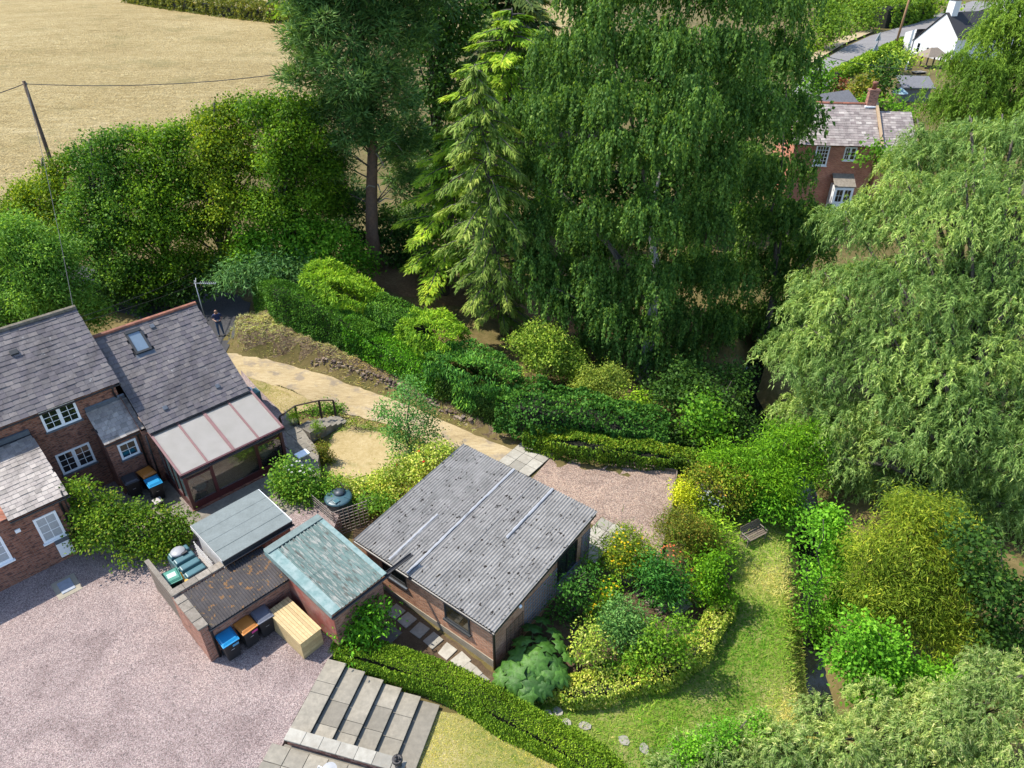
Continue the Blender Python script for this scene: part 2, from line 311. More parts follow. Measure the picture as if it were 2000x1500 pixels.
def drape(name, pts, mat, off=.03, step=.4, amp=.0, rs=.5, zf=None):
    """a sheet over the terrain with this outline (world xy)"""
    if amp: pts = ragged(pts, amp, rs, len(name))
    pts = [np.asarray(p)[:2] for p in pts]; P_ = np.array(pts); lo, hi = P_.min(0), P_.max(0)
    X, Y = np.meshgrid(np.arange(math.floor(lo[0] / step) * step, hi[0], step), np.arange(math.floor(lo[1] / step) * step, hi[1], step))
    X = X.ravel() + rng.normal(0, step * .02, X.size); Y = Y.ravel() + rng.normal(0, step * .02, Y.size); m = inpoly(X, Y, pts); X, Y = X[m], Y[m]
    V = [Vector(p) for p in pts] + [Vector((a, b)) for a, b in zip(X, Y)]
    r = delaunay_2d_cdt(V, [], [list(range(len(pts)))], 1, 1e-4); vs = np.array([(v.x, v.y) for v in r[0]])
    z = (T(vs[:, 0], vs[:, 1]) if zf is None else zf(vs[:, 0], vs[:, 1])) + off
    me = bpy.data.meshes.new(name); me.from_pydata(np.column_stack([vs, z]).tolist(), [], [tuple(f) for f in r[2]])
    bm = bmesh.new(); bm.from_mesh(me); bmesh.ops.recalc_face_normals(bm, faces=bm.faces)
    if sum(f.normal.z for f in bm.faces) < 0: bmesh.ops.reverse_faces(bm, faces=bm.faces)
    bm.to_mesh(me); bm.free(); me.materials.append(mat); me.polygons.foreach_set('use_smooth', [True] * len(me.polygons)); me.update()
    return struct(link(bpy.data.objects.new(name, me)))
def gp(*px): return [G(a, b)[:2] for a, b in px]
def pp(z, *px): return [P(a, b, z)[:2] for a, b in px]

# field, lane and far road
drape('field', pp(.8, (-900,640),(-300,560),(0,430),(60,360),(250,300),(480,240),(620,215),(700,140),(560,52),(420,22),(260,2),(-100,-20),(-1500,-20),(-1500,300)), m_field, .45, 3.0, .25, 3.)
drape('far_field', pp(1.2, (300,-8),(560,28),(900,60),(1150,70),(1150,5),(700,-30),(300,-40)), m_field, .5, 8.)
drape('lane', gp((478,640),(462,655),(452,668),(440,690),(405,690),(330,640),(200,600),(60,600),(-150,680),(-150,600),(60,520),(240,520),(400,560),(452,575),(490,592)), m_asph, .035, .5, .06, .5)
drape('road', pp(0, (1520,210),(1560,158),(1600,125),(1650,95),(1700,72),(1750,58),(1790,48),(1850,20),(1900,2),(1960,6),(1890,30),(1840,55),(1800,66),(1760,84),(1700,108),(1640,145),(1600,190),(1560,240)), m_asph2, .3, 3.)
drape('verge', pp(0, (1562,150),(1600,118),(1650,88),(1702,66),(1700,58),(1650,74),(1600,100),(1560,128)), m_track, .4, 3.)
# track, lawns, beds
drape('track', gp((446,690),(462,692),(560,712),(650,737),(740,770),(850,817),(930,850),(1040,893),(1085,884),(1030,935),(960,930),(905,880),(870,885),(850,900),(840,870),(760,830),(700,815),(640,800),(560,760),(470,735),(425,700)), m_track, .05, .4, .05, .4)
drape('lawn_edge', gp((632,890),(648,848),(700,830),(765,842),(810,872),(845,878),(890,888),(865,912),(780,925),(740,940),(690,945),(645,942),(625,912)), m_rough, .05, .4, .05, .4)
drape('lawn', gp((640,880),(655,850),(700,836),(760,850),(800,880),(840,880),(880,890),(860,905),(780,915),(740,930),(690,935),(650,935),(632,905)), m_lawn, .075, .4, .07, .3)
drape('side_lawn', gp((470,732),(560,762),(640,800),(610,802),(560,812),(520,800),(492,765)), m_lawn, .045, .4, .04, .4)
drape('forecourt', pp(-.9, (1086,884),(1320,921),(1309,1003),(1290,1090),(1215,1090),(1150,1020),(1040,935)), m_gravel2, .0, .4, zf=lambda x, y: np.full(x.shape, -.84))
drape('garage_path', gp((690,1040),(730,1000),(760,1040),(700,1100),(760,1160),(970,1320),(1040,1365),(1010,1385),(940,1345),(780,1270),(700,1240),(680,1160)), m_soil, .03, .4, .05, .4)
drape('bottom_lawn', gp((850,1390),(900,1395),(960,1425),(1040,1455),(1140,1510),(1230,1600),(760,1650)), m_green, .03, .4, .03, .4)
drape('bench_lawn', gp((1000,1375),(1080,1370),(1250,1345),(1370,1290),(1425,1200),(1430,1100),(1420,1030),(1450,1000),(1500,1020),(1548,1040),(1562,1100),(1560,1200),(1570,1300),(1590,1420),(1640,1560),(1300,1600),(1180,1500),(1080,1430)), m_rough, .04, .4, .05, .4)
drape('border_soil', gp((1150,1090),(1210,1030),(1300,1010),(1330,930),(1420,960),(1430,1060),(1425,1180),(1370,1280),(1250,1340),(1060,1365),(985,1310),(1060,1200)), m_soil, .025, .4, .05, .4)
drape('wood_floor', gp((700,545),(760,520),(840,530),(960,570),(1100,600),(1180,640),(1280,700),(1320,750),(1240,770),(1120,690),(1000,640),(900,600),(780,575)), m_bark, .03, .5, .06, .5)
drape('bank', gp((448,668),(470,690),(560,708),(650,733),(740,765),(850,812),(930,845),(1000,870),(1010,862),(930,812),(850,760),(760,705),(690,668),(600,640),(545,618),(515,605),(480,612),(458,640)), m_bank, .02, .22, .04, .3)
# the yard stands above the lower garden: a thick level slab
YARD = [(-30, 4), *[tuple(p) for p in pp(0, (470,1650),(540,1480),(575,1404),(640,1288),(690,1240),(655,1150),(640,1060),(665,1000),(630,960),(622,905),(612,870),(600,852),(572,838),(545,800),(500,755),(470,722))], *[(x * math.cos(R(44.5)) - y * math.sin(R(44.5)), x * math.sin(R(44.5)) + y * math.cos(R(44.5))) for x, y in ((10.6, 30), (10.6, 35), (-9, 35))]]
mb = MB(); mb.prism(YARD, -1.6, 0.0); struct(mb.build('gravel_yard', m_gravel))
# stream
_d = np.diff(STREAM, axis=0); _nrm = np.array([(-b, a) / np.hypot(a, b) for a, b in np.vstack([_d, _d[-1:]])]); mb = MB(); k = len(STREAM)
_vs = [(*(STREAM[i] + s * _nrm[i] * .8), float(T(*STREAM[i])) + .16) for i in range(k) for s in (-1, 1)]
_zs = np.minimum.accumulate([v[2] for v in _vs[::2]]); _vs = [(v[0], v[1], float(_zs[i // 2])) for i, v in enumerate(_vs)]
mb.add(_vs, [(2 * i, 2 * i + 2, 2 * i + 3, 2 * i + 1)[::-1] for i in range(k - 1)]); struct(mb.build('stream', m_water))
# ------------------------------------------------------------------ building materials
m_brick = brickmat('old brick', (.2, .085, .055), (.26, .125, .085), (.2, .17, .15), (.045, .03, .035), darkamt=.75)
m_brickg = brickmat('garage brick', (.4, .2, .115), (.46, .26, .16), (.42, .36, .29), (.16, .08, .055), darkamt=.55)
m_bricks = brickmat('store brick', (.27, .13, .09), (.33, .17, .12), (.28, .24, .21), (.07, .045, .045), darkamt=.7)
def slatemat(name, cols, stain=.5):
    cols = [tuple(np.array(q) * (1.0, .95, .9)) for q in cols]; m, nt, b, _ = nodes(name); p = pos(nt); r = objrnd(nt); k = len(cols)
    col = ramp(nt, r, [(i / (k - 1), c) for i, c in enumerate(cols)])
    mp = N(nt, 'ShaderNodeMapping'); mp.inputs['Rotation'].default_value = (0, 0, R(-44.5)); mp.inputs['Scale'].default_value = (1.6, .35, .35); nt.links.new(p, mp.inputs[0])
    col = mixc(nt, col, (.035, .03, .03), math_(nt, 'MULTIPLY', ramp(nt, noise(nt, mp.outputs[0], 1.2, 5, .65), [(.46, (0,) * 3), (.66, (1,) * 3)]), stain))
    col = mixc(nt, col, (.5, .5, .48), math_(nt, 'MULTIPLY', ramp(nt, noise(nt, p, 3.2, 6, .75), [(.63, (0,) * 3), (.72, (1,) * 3)]), .6))
    nt.links.new(col, b.inputs['Base Color']); b.inputs['Roughness'].default_value = .62; b.inputs['Specular IOR Level'].default_value = .35
    bump(nt, b, noise(nt, p, 30, 5, .7), .35, .02); return m
m_slate = slatemat('slate', [(.085, .08, .095), (.125, .115, .13), (.15, .14, .145), (.105, .1, .11), (.185, .17, .17)])
m_slate2 = slatemat('worn slate', [(.2, .19, .18), (.29, .27, .26), (.23, .215, .21), (.36, .34, .32), (.25, .23, .225)], .55)
m_slate3 = slatemat('far slate', [(.16, .14, .14), (.24, .215, .21), (.3, .28, .27), (.2, .17, .17), (.42, .4, .38)], .3)
m_deck = plain('roof deck', (.03, .03, .035), .9)
m_lead = plain('lead', (.12, .14, .17), .5, .2, 8)
m_ridge = plain('stone ridge', (.2, .17, .13), .9, .3, 9, bmp=.5, dirt=(.08, .07, .03), dscale=6, damt=.7)
m_rridge = plain('clay ridge', (.36, .13, .075), .8, .2, 9, piece=.3, dirt=(.12, .07, .05), dscale=5, damt=.5)
m_white = plain('white upvc', (.78, .8, .82), .35, .05, k=1)
m_pane = plain('dark window glass', (.012, .016, .02), .04, .2, 3, spec=.9)
m_blind = plain('net curtain', (.5, .53, .55), .25, .12, 20)
m_black = plain('black plastic', (.016, .016, .018), .45, .2)
m_maroon = plain('maroon frame', (.085, .02, .022), .4, .2)
m_maroonl = plain('faded maroon bar', (.24, .12, .115), .45, .15)
m_poly = plain('milky roof sheet', (.56, .53, .49), .35, .06, 2.5, dirt=(.45, .43, .38), dscale=2.2, damt=.6)
_nt = m_poly.node_tree; _tr = N(_nt, 'ShaderNodeBsdfTranslucent'); _tr.inputs[0].default_value = (.8, .78, .7, 1); _mx = N(_nt, 'ShaderNodeMixShader'); _mx.inputs[0].default_value = .4
_nt.links.new(_nt.nodes['Principled BSDF'].outputs[0], _mx.inputs[1]); _nt.links.new(_tr.outputs[0], _mx.inputs[2]); _nt.links.new(_mx.outputs[0], _nt.nodes['Material Output'].inputs[0])
m_glass = glassmat('glass', (.8, .84, .8), .08)
m_felt = plain('grey roof felt', (.21, .245, .24), .9, .1, 14, dirt=(.13, .155, .15), dscale=1.8, damt=.5, bmp=.3)
m_fascia = plain('dark fascia', (.03, .035, .04), .6)
m_stone = plain('coping stone', (.32, .28, .23), .9, .2, 12, bmp=.6, dirt=(.14, .12, .09), dscale=4, damt=.6, piece=.25)
m_pave = plain('paving slab', (.33, .3, .24), .88, .16, 7, bmp=.3, dirt=(.2, .185, .15), dscale=2.6, damt=.6, piece=.28)
m_pave2 = plain('pale concrete slab', (.44, .42, .36), .88, .12, 6, bmp=.3, dirt=(.28, .25, .2), dscale=2.2, damt=.6, piece=.3)
m_render = plain('pale render', (.6, .58, .55), .9, .1, 5, dirt=(.3, .28, .26), dscale=2, damt=.4)
m_plinth = plain('concrete plinth', (.4, .36, .28), .95, .2, 6, bmp=.5, dirt=(.2, .17, .12), dscale=3, damt=.5)
m_red = plain('red painted wall', (.36, .1, .07), .8, .2, 3, dirt=(.4, .3, .24), dscale=1.6, damt=.7, bmp=.3)
def roofsheet(name, c, lich, moss, la=.62, ma=.66, streak=None):
    m, nt, b, _ = nodes(name); p = pos(nt); c = np.array(c)
    if streak is not None:
        mp = N(nt, 'ShaderNodeMapping'); mp.vector_type = 'TEXTURE'; mp.inputs['Rotation'].default_value = (0, 0, R(streak)); mp.inputs['Scale'].default_value = (.5, 3., 1); nt.links.new(p, mp.inputs[0]); p = mp.outputs[0]
    col = ramp(nt, noise(nt, p, 1.6, 6, .65), [(.3, tuple(c * .72)), (.7, tuple(c * 1.22))])
    col = mixc(nt, col, ramp(nt, objrnd(nt), [(0, (.93,) * 3), (1, (1.06,) * 3)]), 1.0, 'MULTIPLY')
    col = mixc(nt, col, lich, ramp(nt, noise(nt, p, 7, 6, .75), [(la, (0,) * 3), (la + .1, (1,) * 3)]))
    col = mixc(nt, col, moss, ramp(nt, noise(nt, p, 5.5, 3, .5), [(ma, (0,) * 3), (ma + .03, (1,) * 3)]))
    nt.links.new(col, b.inputs['Base Color']); b.inputs['Roughness'].default_value = .85; b.inputs['Specular IOR Level'].default_value = .2
    bump(nt, b, noise(nt, p, 35, 5, .75), .5, .02); return m
m_asb = roofsheet('cement sheet', (.2, .195, .185), (.33, .325, .31), (.03, .027, .025), .58, .63)
m_cor = roofsheet('dark corrugated sheet', (.055, .05, .05), (.2, .14, .05), (.15, .085, .04), .6, .61)
m_grn = roofsheet('green painted sheet', (.1, .15, .14), (.24, .245, .225), (.085, .09, .08), .5, .6, 49.0)
m_gfas = plain('green flaking flashing', (.17, .29, .28), .6, .15, 6, dirt=(.36, .43, .41), dscale=3, damt=.7)
m_tape = plain('silver flashing tape', (.36, .38, .41), .55, .12, 14, dirt=(.3, .3, .3), dscale=5, damt=.5)
m_wood = plain('new pine board', (.62, .47, .24), .7, .12, 18, dirt=(.45, .3, .12), dscale=7, damt=.5, piece=.2)
m_oldw = plain('weathered wood', (.2, .16, .125), .85, .25, 16, bmp=.4, piece=.3)
m_dkw = plain('dark timber', (.07, .045, .035), .8, .25, 16, bmp=.4, piece=.3)
m_lath = plain('grey lath', (.28, .245, .21), .8, .2, 20, piece=.25)
m_lathb = plain('brown lath', (.22, .14, .08), .8, .2, 20, piece=.25)
m_lathc = plain('blue grey lath', (.3, .31, .33), .8, .2, 20, piece=.25)

EX, EY, EZ = np.eye(3)
# ------------------------------------------------------------------ slates
_sl = []
for _q in range(5):
    mb = MB(); rr = np.random.default_rng(_q); d = rr.uniform(-.02, .02, 4); h = .014
    mb.hull([(0, d[0], -.004), (1, d[1], -.004), (1, 1.1, -.02), (0, 1.1, -.02)], [(0.0, d[0], h), (1, d[1], h), (1, 1.1, .0), (0, 1.1, .0)]); _sl.append(mb)
N_SLATE = [300]
def slates(roof, mat, O, U, V, w, L, ch=.22, sw=.3, keep=True, jit=1.0, hole=None):
    """slates laid on a roof plane: O the low left corner, U along the eaves, V up the slope (unit vectors, local to the building)"""
    O, U, V = (np.asarray(q, float) for q in (O, U, V)); Nn = np.cross(U, V); rows = int(math.ceil(L / ch)); rest = MB(); cand = []
    par = roof.parent.matrix_basis if roof.parent else Matrix()
    meshes = [q.mesh('slate', mat) for q in _sl]
    for i in range(rows):
        x = -(i % 2) * sw * .5 - random.uniform(0, .05)
        while x < w:
            ww = sw * random.uniform(.8, 1.22); a, b = max(x, 0), min(x + ww - .006, w); x += ww
            if b - a < .05: continue
            if hole and hole[0] < (a + b) / 2 < hole[1] and hole[2] < (i + .5) * ch < hole[3]: continue
            lift = .012 + random.uniform(0, .012) * jit; hh = min(ch, L - i * ch) if i == rows - 1 else ch
            M = basis(O + U * a + V * (i * ch + random.uniform(-.012, .012) * jit) + Nn * lift, U * (b - a), V * hh, Nn * random.uniform(.9, 1.6))
            wpos = np.array(par @ (M @ Vector((.5, .5, 0)))); X, Y_, D = proj(wpos)
            cand.append((D if (-10 < X < 2010 and -10 < Y_ < 1510) else 1e6, M))
    cand.sort(key=lambda c: c[0])
    for k, (D, M) in enumerate(cand):
        if keep and N_SLATE[0] > 0 and D < 1e5:
            place('slate', meshes[k % 5], roof, M); N_SLATE[0] -= 1
        else:
            q = _sl[k % 5]; rest.add([M @ Vector(v) for v in q.v], q.f, random.random() * .999 + .0005)
    if rest.v: rest.build('slates', mat, roof, kind='stuff')
def ridge_tiles(par, a, b, mat, n, r=.13):
    a = np.asarray(a, float); b = np.asarray(b, float); d = (b - a) / n
    for i in range(n):
        mb = MB(); p = a + d * i; q = p + d * .985; u = d / np.linalg.norm(d); s = np.cross(u, EZ); vs = []
        for e in (p, q):
            for t in (-80, -40, 0, 40, 80): vs.append(e + r * (math.sin(R(t)) * s + (math.cos(R(t)) - .35) * EZ) + EZ * random.uniform(0, .006))
            for t in (70, 35, 0, -35, -70): vs.append(e + (r - .025) * (math.sin(R(t)) * s + (math.cos(R(t)) - .35) * EZ))
        fs = [(k, (k + 1) % 10, 10 + (k + 1) % 10, 10 + k) for k in range(10)] + [tuple(range(10))[::-1], tuple(range(10, 20))]
        mb.add(vs, fs); mb.build('ridge_tile', mat, par)
def window(par, O, U, Nn, w, h, lights, frame=m_white, pane=m_pane, sill=True, fw=.06, glz=.022, depth=.07, curtain=None, name='window'):
    """O: low left corner on the wall face, U along the wall, Nn outward. lights: one (columns, rows) for each casement"""
    O, U, Nn = (np.asarray(q, float) for q in (O, U, Nn)); O = O - Nn * .03; mb = MB()
    def bx(x0, x1, z0, z1, n0, n1): mb.obox(O + U * x0 + EZ * z0 + Nn * n0, U * (x1 - x0), EZ * (z1 - z0), Nn * (n1 - n0))
    bx(0, w, 0, fw, 0, depth); bx(0, w, h - fw, h, 0, depth); bx(0, fw, fw, h - fw, 0, depth); bx(w - fw, w, fw, h - fw, 0, depth)
    k = len(lights); cw = (w - 2 * fw - (k - 1) * fw * 1.3) / k; panes = []
    for i, (nc, nr) in enumerate(lights):
        x0 = fw + i * (cw + fw * 1.3)
        if i: bx(x0 - fw * 1.3, x0, fw, h - fw, 0, depth + .004)
        ew = .03; bx(x0, x0 + cw, fw, fw + ew, .005, depth - .012); bx(x0, x0 + cw, h - fw - ew, h - fw, .005, depth - .012); bx(x0, x0 + ew, fw + ew, h - fw - ew, .005, depth - .012); bx(x0 + cw - ew, x0 + cw, fw + ew, h - fw - ew, .005, depth - .012)
        a0, a1, b0, b1 = x0 + ew, x0 + cw - ew, fw + ew, h - fw - ew
        for c in range(1, nc): q = a0 + (a1 - a0) * c / nc; bx(q - glz / 2, q + glz / 2, b0, b1, .03, depth - .02)
        for c in range(1, nr): q = b0 + (b1 - b0) * c / nr; bx(a0, a1, q - glz / 2, q + glz / 2, .03, depth - .022)
        for c in range(nc):
            for r_ in range(nr): panes.append((a0 + (a1 - a0) * c / nc, a0 + (a1 - a0) * (c + 1) / nc, b0 + (b1 - b0) * r_ / nr, b0 + (b1 - b0) * (r_ + 1) / nr, i))
    f = mb.build(name, frame, par)
    for a0, a1, b0, b1, i in panes:
        q = MB(); q.obox(O + U * a0 + EZ * b0 + Nn * .032, U * (a1 - a0), EZ * (b1 - b0), Nn * .008); q.build('pane', m_blind if curtain is not None and (i in curtain) else pane, f)
    if sill:
        q = MB(); q.obox(O + U * -.05 - EZ * .07 + Nn * .0, U * (w + .1), EZ * .068, Nn * (depth + .06)); q.build('sill', frame if sill == 'w' else m_lead, f)
    return f
def gutter(par, a, b, r=.055, mat=None, name='gutter'):
    a = np.asarray(a, float); b = np.asarray(b, float); u = (b - a) / np.linalg.norm(b - a); s = np.cross(u, EZ); mb = MB(); vs = []
    for e in (a, b):
        for t in (-90, -45, 0, 45, 90): vs.append(e + r * (math.sin(R(t)) * s - math.cos(R(t)) * EZ))
        for t in (90, 45, 0, -45, -90): vs.append(e + (r - .012) * (math.sin(R(t)) * s - math.cos(R(t)) * EZ))
    mb.add(vs, [(k, (k + 1) % 10, 10 + (k + 1) % 10, 10 + k)[::-1] for k in range(10)] + [tuple(range(10)), tuple(range(10, 20))[::-1]]); return mb.build(name, mat or m_black, par)
def pipe(par, pts, r=.038, mat=None, name='downpipe'):
    mb = MB(); mb.tube(pts, r, 8); return mb.build(name, mat or m_black, par, True)
def unit(v): v = np.asarray(v, float); return v / np.linalg.norm(v)

# ------------------------------------------------------------------ the cottage (local x along the front, y away from the yard)
A_H = 44.5
cot = thing('cottage', 'red brick cottage with slate roofs and white windows beside the gravel yard', 'house', (0, 0, 0), A_H)
X0 = -5.0
mb = MB()      # two storey block, gabled
mb.add([(X0, 30.4, -.4), (5.62, 30.4, -.4), (5.62, 36.1, -.4), (X0, 36.1, -.4), (X0, 30.4, 4.95), (5.62, 30.4, 4.95), (5.62, 36.1, 4.95), (X0, 36.1, 4.95), (X0, 33.3, 7.15), (5.62, 33.3, 7.15)],
       [(0, 1, 5, 4), (1, 2, 6, 9, 5), (2, 3, 7, 6), (3, 0, 4, 8, 7)]); mb.build('wall', m_brick, cot)
mb = MB()      # lower block with the roof light
mb.add([(5.64, 28.75, -.4), (10.42, 28.75, -.4), (10.42, 36.4, -.4), (5.64, 36.4, -.4), (5.64, 28.75, 3.0), (10.42, 28.75, 3.0), (10.42, 36.4, 3.0), (5.64, 36.4, 3.0), (5.64, 32.62, 5.85), (10.42, 32.62, 5.85)],
       [(0, 1, 5, 4), (1, 2, 6, 9, 5), (2, 3, 7, 6), (3, 0, 4, 8, 7)]); mb.build('wall', m_brick, cot)
mb = MB(); mb.box(4.22, 5.63, 29.12, 30.39, -.4, 3.0); mb.build('porch_wall', m_brick, cot)
mb = MB(); mb.box(X0, 1.97, 26.88, 30.38, -.4, 3.02); mb.build('extension_wall', m_brick, cot)
def roof(name, quads, th=.06):
    mb = MB()
    for q in quads:
        q = [np.asarray(p, float) for p in q]; n = unit(np.cross(q[1] - q[0], q[2] - q[0])); mb.hull([p - n * th for p in q], q)
    return mb.build(name, m_deck, cot)
rf = roof('roof', [[(X0, 30.15, 4.86), (5.78, 30.15, 4.86), (5.78, 33.3, 7.3), (X0, 33.3, 7.3)], [(5.78, 36.4, 4.86), (X0, 36.4, 4.86), (X0, 33.3, 7.3), (5.78, 33.3, 7.3)]])
V = unit((0, 3.15, 2.44)); rfm = rf
rf2 = roof('roof', [[(5.86, 28.5, 2.92), (10.58, 28.5, 2.92), (10.58, 32.62, 6.0), (5.86, 32.62, 6.0)], [(10.58, 36.7, 2.92), (5.86, 36.7, 2.92), (5.86, 32.62, 6.0), (10.58, 32.62, 6.0)]])
V2 = unit((0, 4.12, 3.08))
rf3 = roof('porch_roof', [[(4.18, 28.98, 2.96), (5.85, 28.98, 2.96), (5.85, 30.4, 3.98), (4.18, 30.4, 3.98)]])
rf4 = roof('extension_roof', [[(0.0, 26.72, 3.0), (2.07, 26.72, 3.0), (2.07, 30.4, 4.0), (0.0, 30.4, 4.0)]])
V3 = unit((0, 1.42, 1.02)); V4 = unit((0, 3.68, 1.0))
slates(rf4, m_slate2, (0, 26.7, 3.0), EX, V4, 2.08, 3.62, .215, .24)
slates(rf3, m_slate2, (4.17, 28.95, 2.955), EX, V3, 1.69, 1.68, .2, .24)
slates(rf2, m_slate, (5.85, 28.47, 2.915), EX, V2, 4.74, 5.13, .225, .27, hole=(1.22, 1.95, 3.55, 4.75))
slates(rfm, m_slate, (X0, 30.12, 4.855), EX, V, 5.79 - X0, 3.98, .22, .3)
ridge_tiles(rfm, (X0, 33.3, 7.33), (5.8, 33.3, 7.33), m_ridge, 24, .15)
ridge_tiles(rf2, (5.86, 32.62, 6.03), (10.6, 32.62, 6.03), m_rridge, 13, .13)
mb = MB(); mb.obox((4.2, 30.32, 3.9), (1.62, 0, 0), (0, .06, .06), (0, -.02, .2)); mb.build('lead_flashing', m_lead, cot)
mb = MB(); mb.obox((0.05, 30.3, 3.98), (2.0, 0, 0), (0, .08, .03), (0, -.03, .22)); mb.build('lead_flashing', m_lead, cot)
# roof light
def onr(x, y, off=0): return np.array([x, y, 2.92 + (y - 28.5) * 3.08 / 4.12]) + np.cross(EX, V2) * off
sk = MB(); a = onr(7.08, 31.42, .02); nn = np.cross(EX, V2)
for (u0, u1, v0, v1, hh) in ((0, .7, 0, .1, .11), (0, .7, 1.06, 1.2, .13), (0, .09, .1, 1.06, .11), (.61, .7, .1, 1.06, .11)): sk.obox(a + EX * u0 + V2 * v0, EX * (u1 - u0), V2 * (v1 - v0), nn * hh)
sko = sk.build('roof_light', m_fascia, rf2)
mb = MB(); mb.obox(a + EX * .09 + V2 * .1 + nn * .06, EX * .52, V2 * .96, nn * .015); mb.build('pane', plain('roof light blind', (.2, .27, .34), .08, .05, spec=.9), sko)
mb = MB(); mb.obox(a + EX * -.06 + V2 * -.3 + nn * .012, EX * .84, V2 * .29, nn * .012); mb.build('flashing', m_lead, rf2)
for x, y in ((8.2, 32.2), (9.3, 29.05), (6.85, 29.05)):
    mb = MB(); p = onr(x, y, .03); mb.obox(p, EX * .2, V2 * .2, nn * .07); mb.build('roof_vent', m_lead, rf2, bevel=.015)
for x, y in ((2.75, 32.3),):
    mb = MB(); p = np.array([x, y, 4.86 + (y - 30.15) * 2.44 / 3.15]); n2 = np.cross(EX, V); mb.obox(p + n2 * .03, EX * .3, V * .22, n2 * .1); mb.build('roof_vent', m_fascia, rfm, bevel=.015)
# windows
window(cot, (2.6, 30.4, 3.72), EX, -EY, 1.37, .98, [(2, 3), (2, 3)])
window(cot, (2.5, 30.4, 1.42), EX, -EY, 1.36, 1.08, [(2, 3), (2, 3)])
window(cot, (4.62, 29.12, 1.78), EX, -EY, .78, .82, [(2, 2)])
window(cot, (.66, 26.88, 1.2), EX, -EY, .8, 1.26, [(2, 3)], curtain=[0], sill='w')
window(cot, (-1.45, 26.88, 1.2), EX, -EY, 1.02, 1.2, [(2, 3)], curtain=[0], sill='w')
gutter(cot, (X0, 30.08, 4.8), (5.8, 30.08, 4.8)); gutter(cot, (5.86, 28.42, 2.86), (10.6, 28.42, 2.86)); gutter(cot, (4.15, 28.9, 2.9), (5.84, 28.9, 2.9)); gutter(cot, (0.0, 26.64, 2.94), (2.1, 26.64, 2.94))
pipe(cot, [(1.72, 26.64, 2.9), (1.7, 26.8, 2.7), (1.7, 26.83, 0)], .05); pipe(cot, [(1.9, 26.7, 3.3), (1.88, 26.78, 2.6), (1.84, 26.83, 0)], .03); pipe(cot, [(5.5, 28.95, 2.86), (5.52, 29.06, 2.6), (5.52, 29.06, 0)], .045); pipe(cot, [(5.72, 28.6, 2.8), (5.72, 28.68, 0)], .035)
pipe(cot, [(5.45, 30.1, 4.74), (5.45, 30.33, 4.4), (5.5, 30.33, 4.1)], .04)
mb = MB(); mb.box(.96, 1.47, 26.72, 26.87, .28, .98); mb.build('meter_box', m_white, cot, bevel=.015)
mb = MB(); mb.box(.96, 1.47, 26.72, 26.87, .99, 1.15); mb.build('meter_hood', m_lead, cot)
mb = MB(); mb.box(.02, .2, 26.8, 26.87, 2.25, 2.4); mb.build('alarm_box', m_white, cot, bevel=.015)
# aerial on the lower gable
ae = thing('television_aerial', 'thin grey television aerial on a mast at the cottage gable end', 'aerial', (0, 0, 0), A_H)
m_alu = plain('aluminium', (.42, .43, .44), .4, .1, metal=.4)
pipe(ae, [(10.75, 32.4, 4.7), (10.75, 32.4, 7.25)], .022, m_alu, 'mast'); pipe(ae, [(10.6, 32.4, 5.0), (10.78, 32.4, 5.0)], .02, m_alu, 'bracket')
b_ = np.array([10.7, 32.45, 7.1]); bd = unit((.82, -.57, -.1)); sd = unit(np.cross(bd, EZ)); mb = MB(); mb.bar(b_, b_ + bd * 1.0, .025, .025); bo = mb.build('boom', m_alu, ae)
for k in range(9):
    mb = MB(); c = b_ + bd * (.3 + .085 * k); mb.bar(c - sd * .13 + EZ * .03, c + sd * .13 + EZ * .03, .014, .014); mb.build('element', m_alu, ae)
mb = MB(); mb.bar(b_ + bd * .1 - sd * .2 - EZ * .12, b_ + bd * .1 + sd * .2 + EZ * .18, .02, .02); mb.bar(b_ + bd * .1 + sd * .2 - EZ * .12, b_ + bd * .1 - sd * .2 + EZ * .18, .02, .02); mb.build('reflector', m_alu, ae)

# ------------------------------------------------------------------ conservatory
con = thing('conservatory', 'dark maroon lean-to conservatory with milky roof panels on the cottage', 'conservatory', (0, 0, 0), A_H)
cx0, cx1, cy0, cy1 = 5.96, 10.58, 25.88, 28.72; zf_, zb_ = 2.08, 2.8
mb = MB(); mb.box(cx0, cx1, cy0, cy0 + .12, 0.002, .42); mb.box(cx0, cx0 + .12, cy0 + .12, cy1, 0.002, .42); mb.box(cx1 - .12, cx1, cy0 + .12, cy1, 0.002, .42); mb.build('dwarf_wall', m_maroon, con)
mb = MB(); mb.box(cx0 - .05, cx1 + .05, cy0 - .06, cy0 - .001, 0.004, .1); mb.build('brick_base', m_brick, con)
mb = MB(); mb.box(cx0 + .13, cx1 - .13, cy0 + .13, cy1, .004, .1); mb.build('floor', plain('tiled floor', (.5, .4, .27), .5, .2, 4), con)
cvs = unit((0, cy1 - cy0 + .12, zb_ - zf_)); cn = np.cross(EX, cvs); cl = np.hypot(cy1 - cy0 + .14, zb_ - zf_)
O = np.array([cx0 - .06, cy0 - .14, zf_ + .04]); wid = cx1 - cx0 + .12; bars = [0, .25, .5, .75, 1.0]
for i in range(4):
    mb = MB(); mb.obox(O + EX * (wid * bars[i] + .03), EX * (wid * .25 - .06), cvs * cl, cn * .03); mb.build('roof_panel', m_poly, con)
for i, b in enumerate(bars):
    wd = .1 if i in (0, 4) else (.14 if i == 2 else .09); mb = MB(); mb.obox(O + EX * (wid * b - wd / 2) + cn * .02, EX * wd, cvs * cl, cn * .05); mb.build('roof_bar', m_maroonl, con)
mb = MB(); mb.obox(O + EX * -.05 - cn * .06, EX * (wid + .1), cvs * .09, cn * .14); mb.build('eaves_beam', m_maroon, con)
gutter(con, O + np.array([-.06, -.05, -.02]), O + np.array([wid + .06, -.05, -.02]), .06)
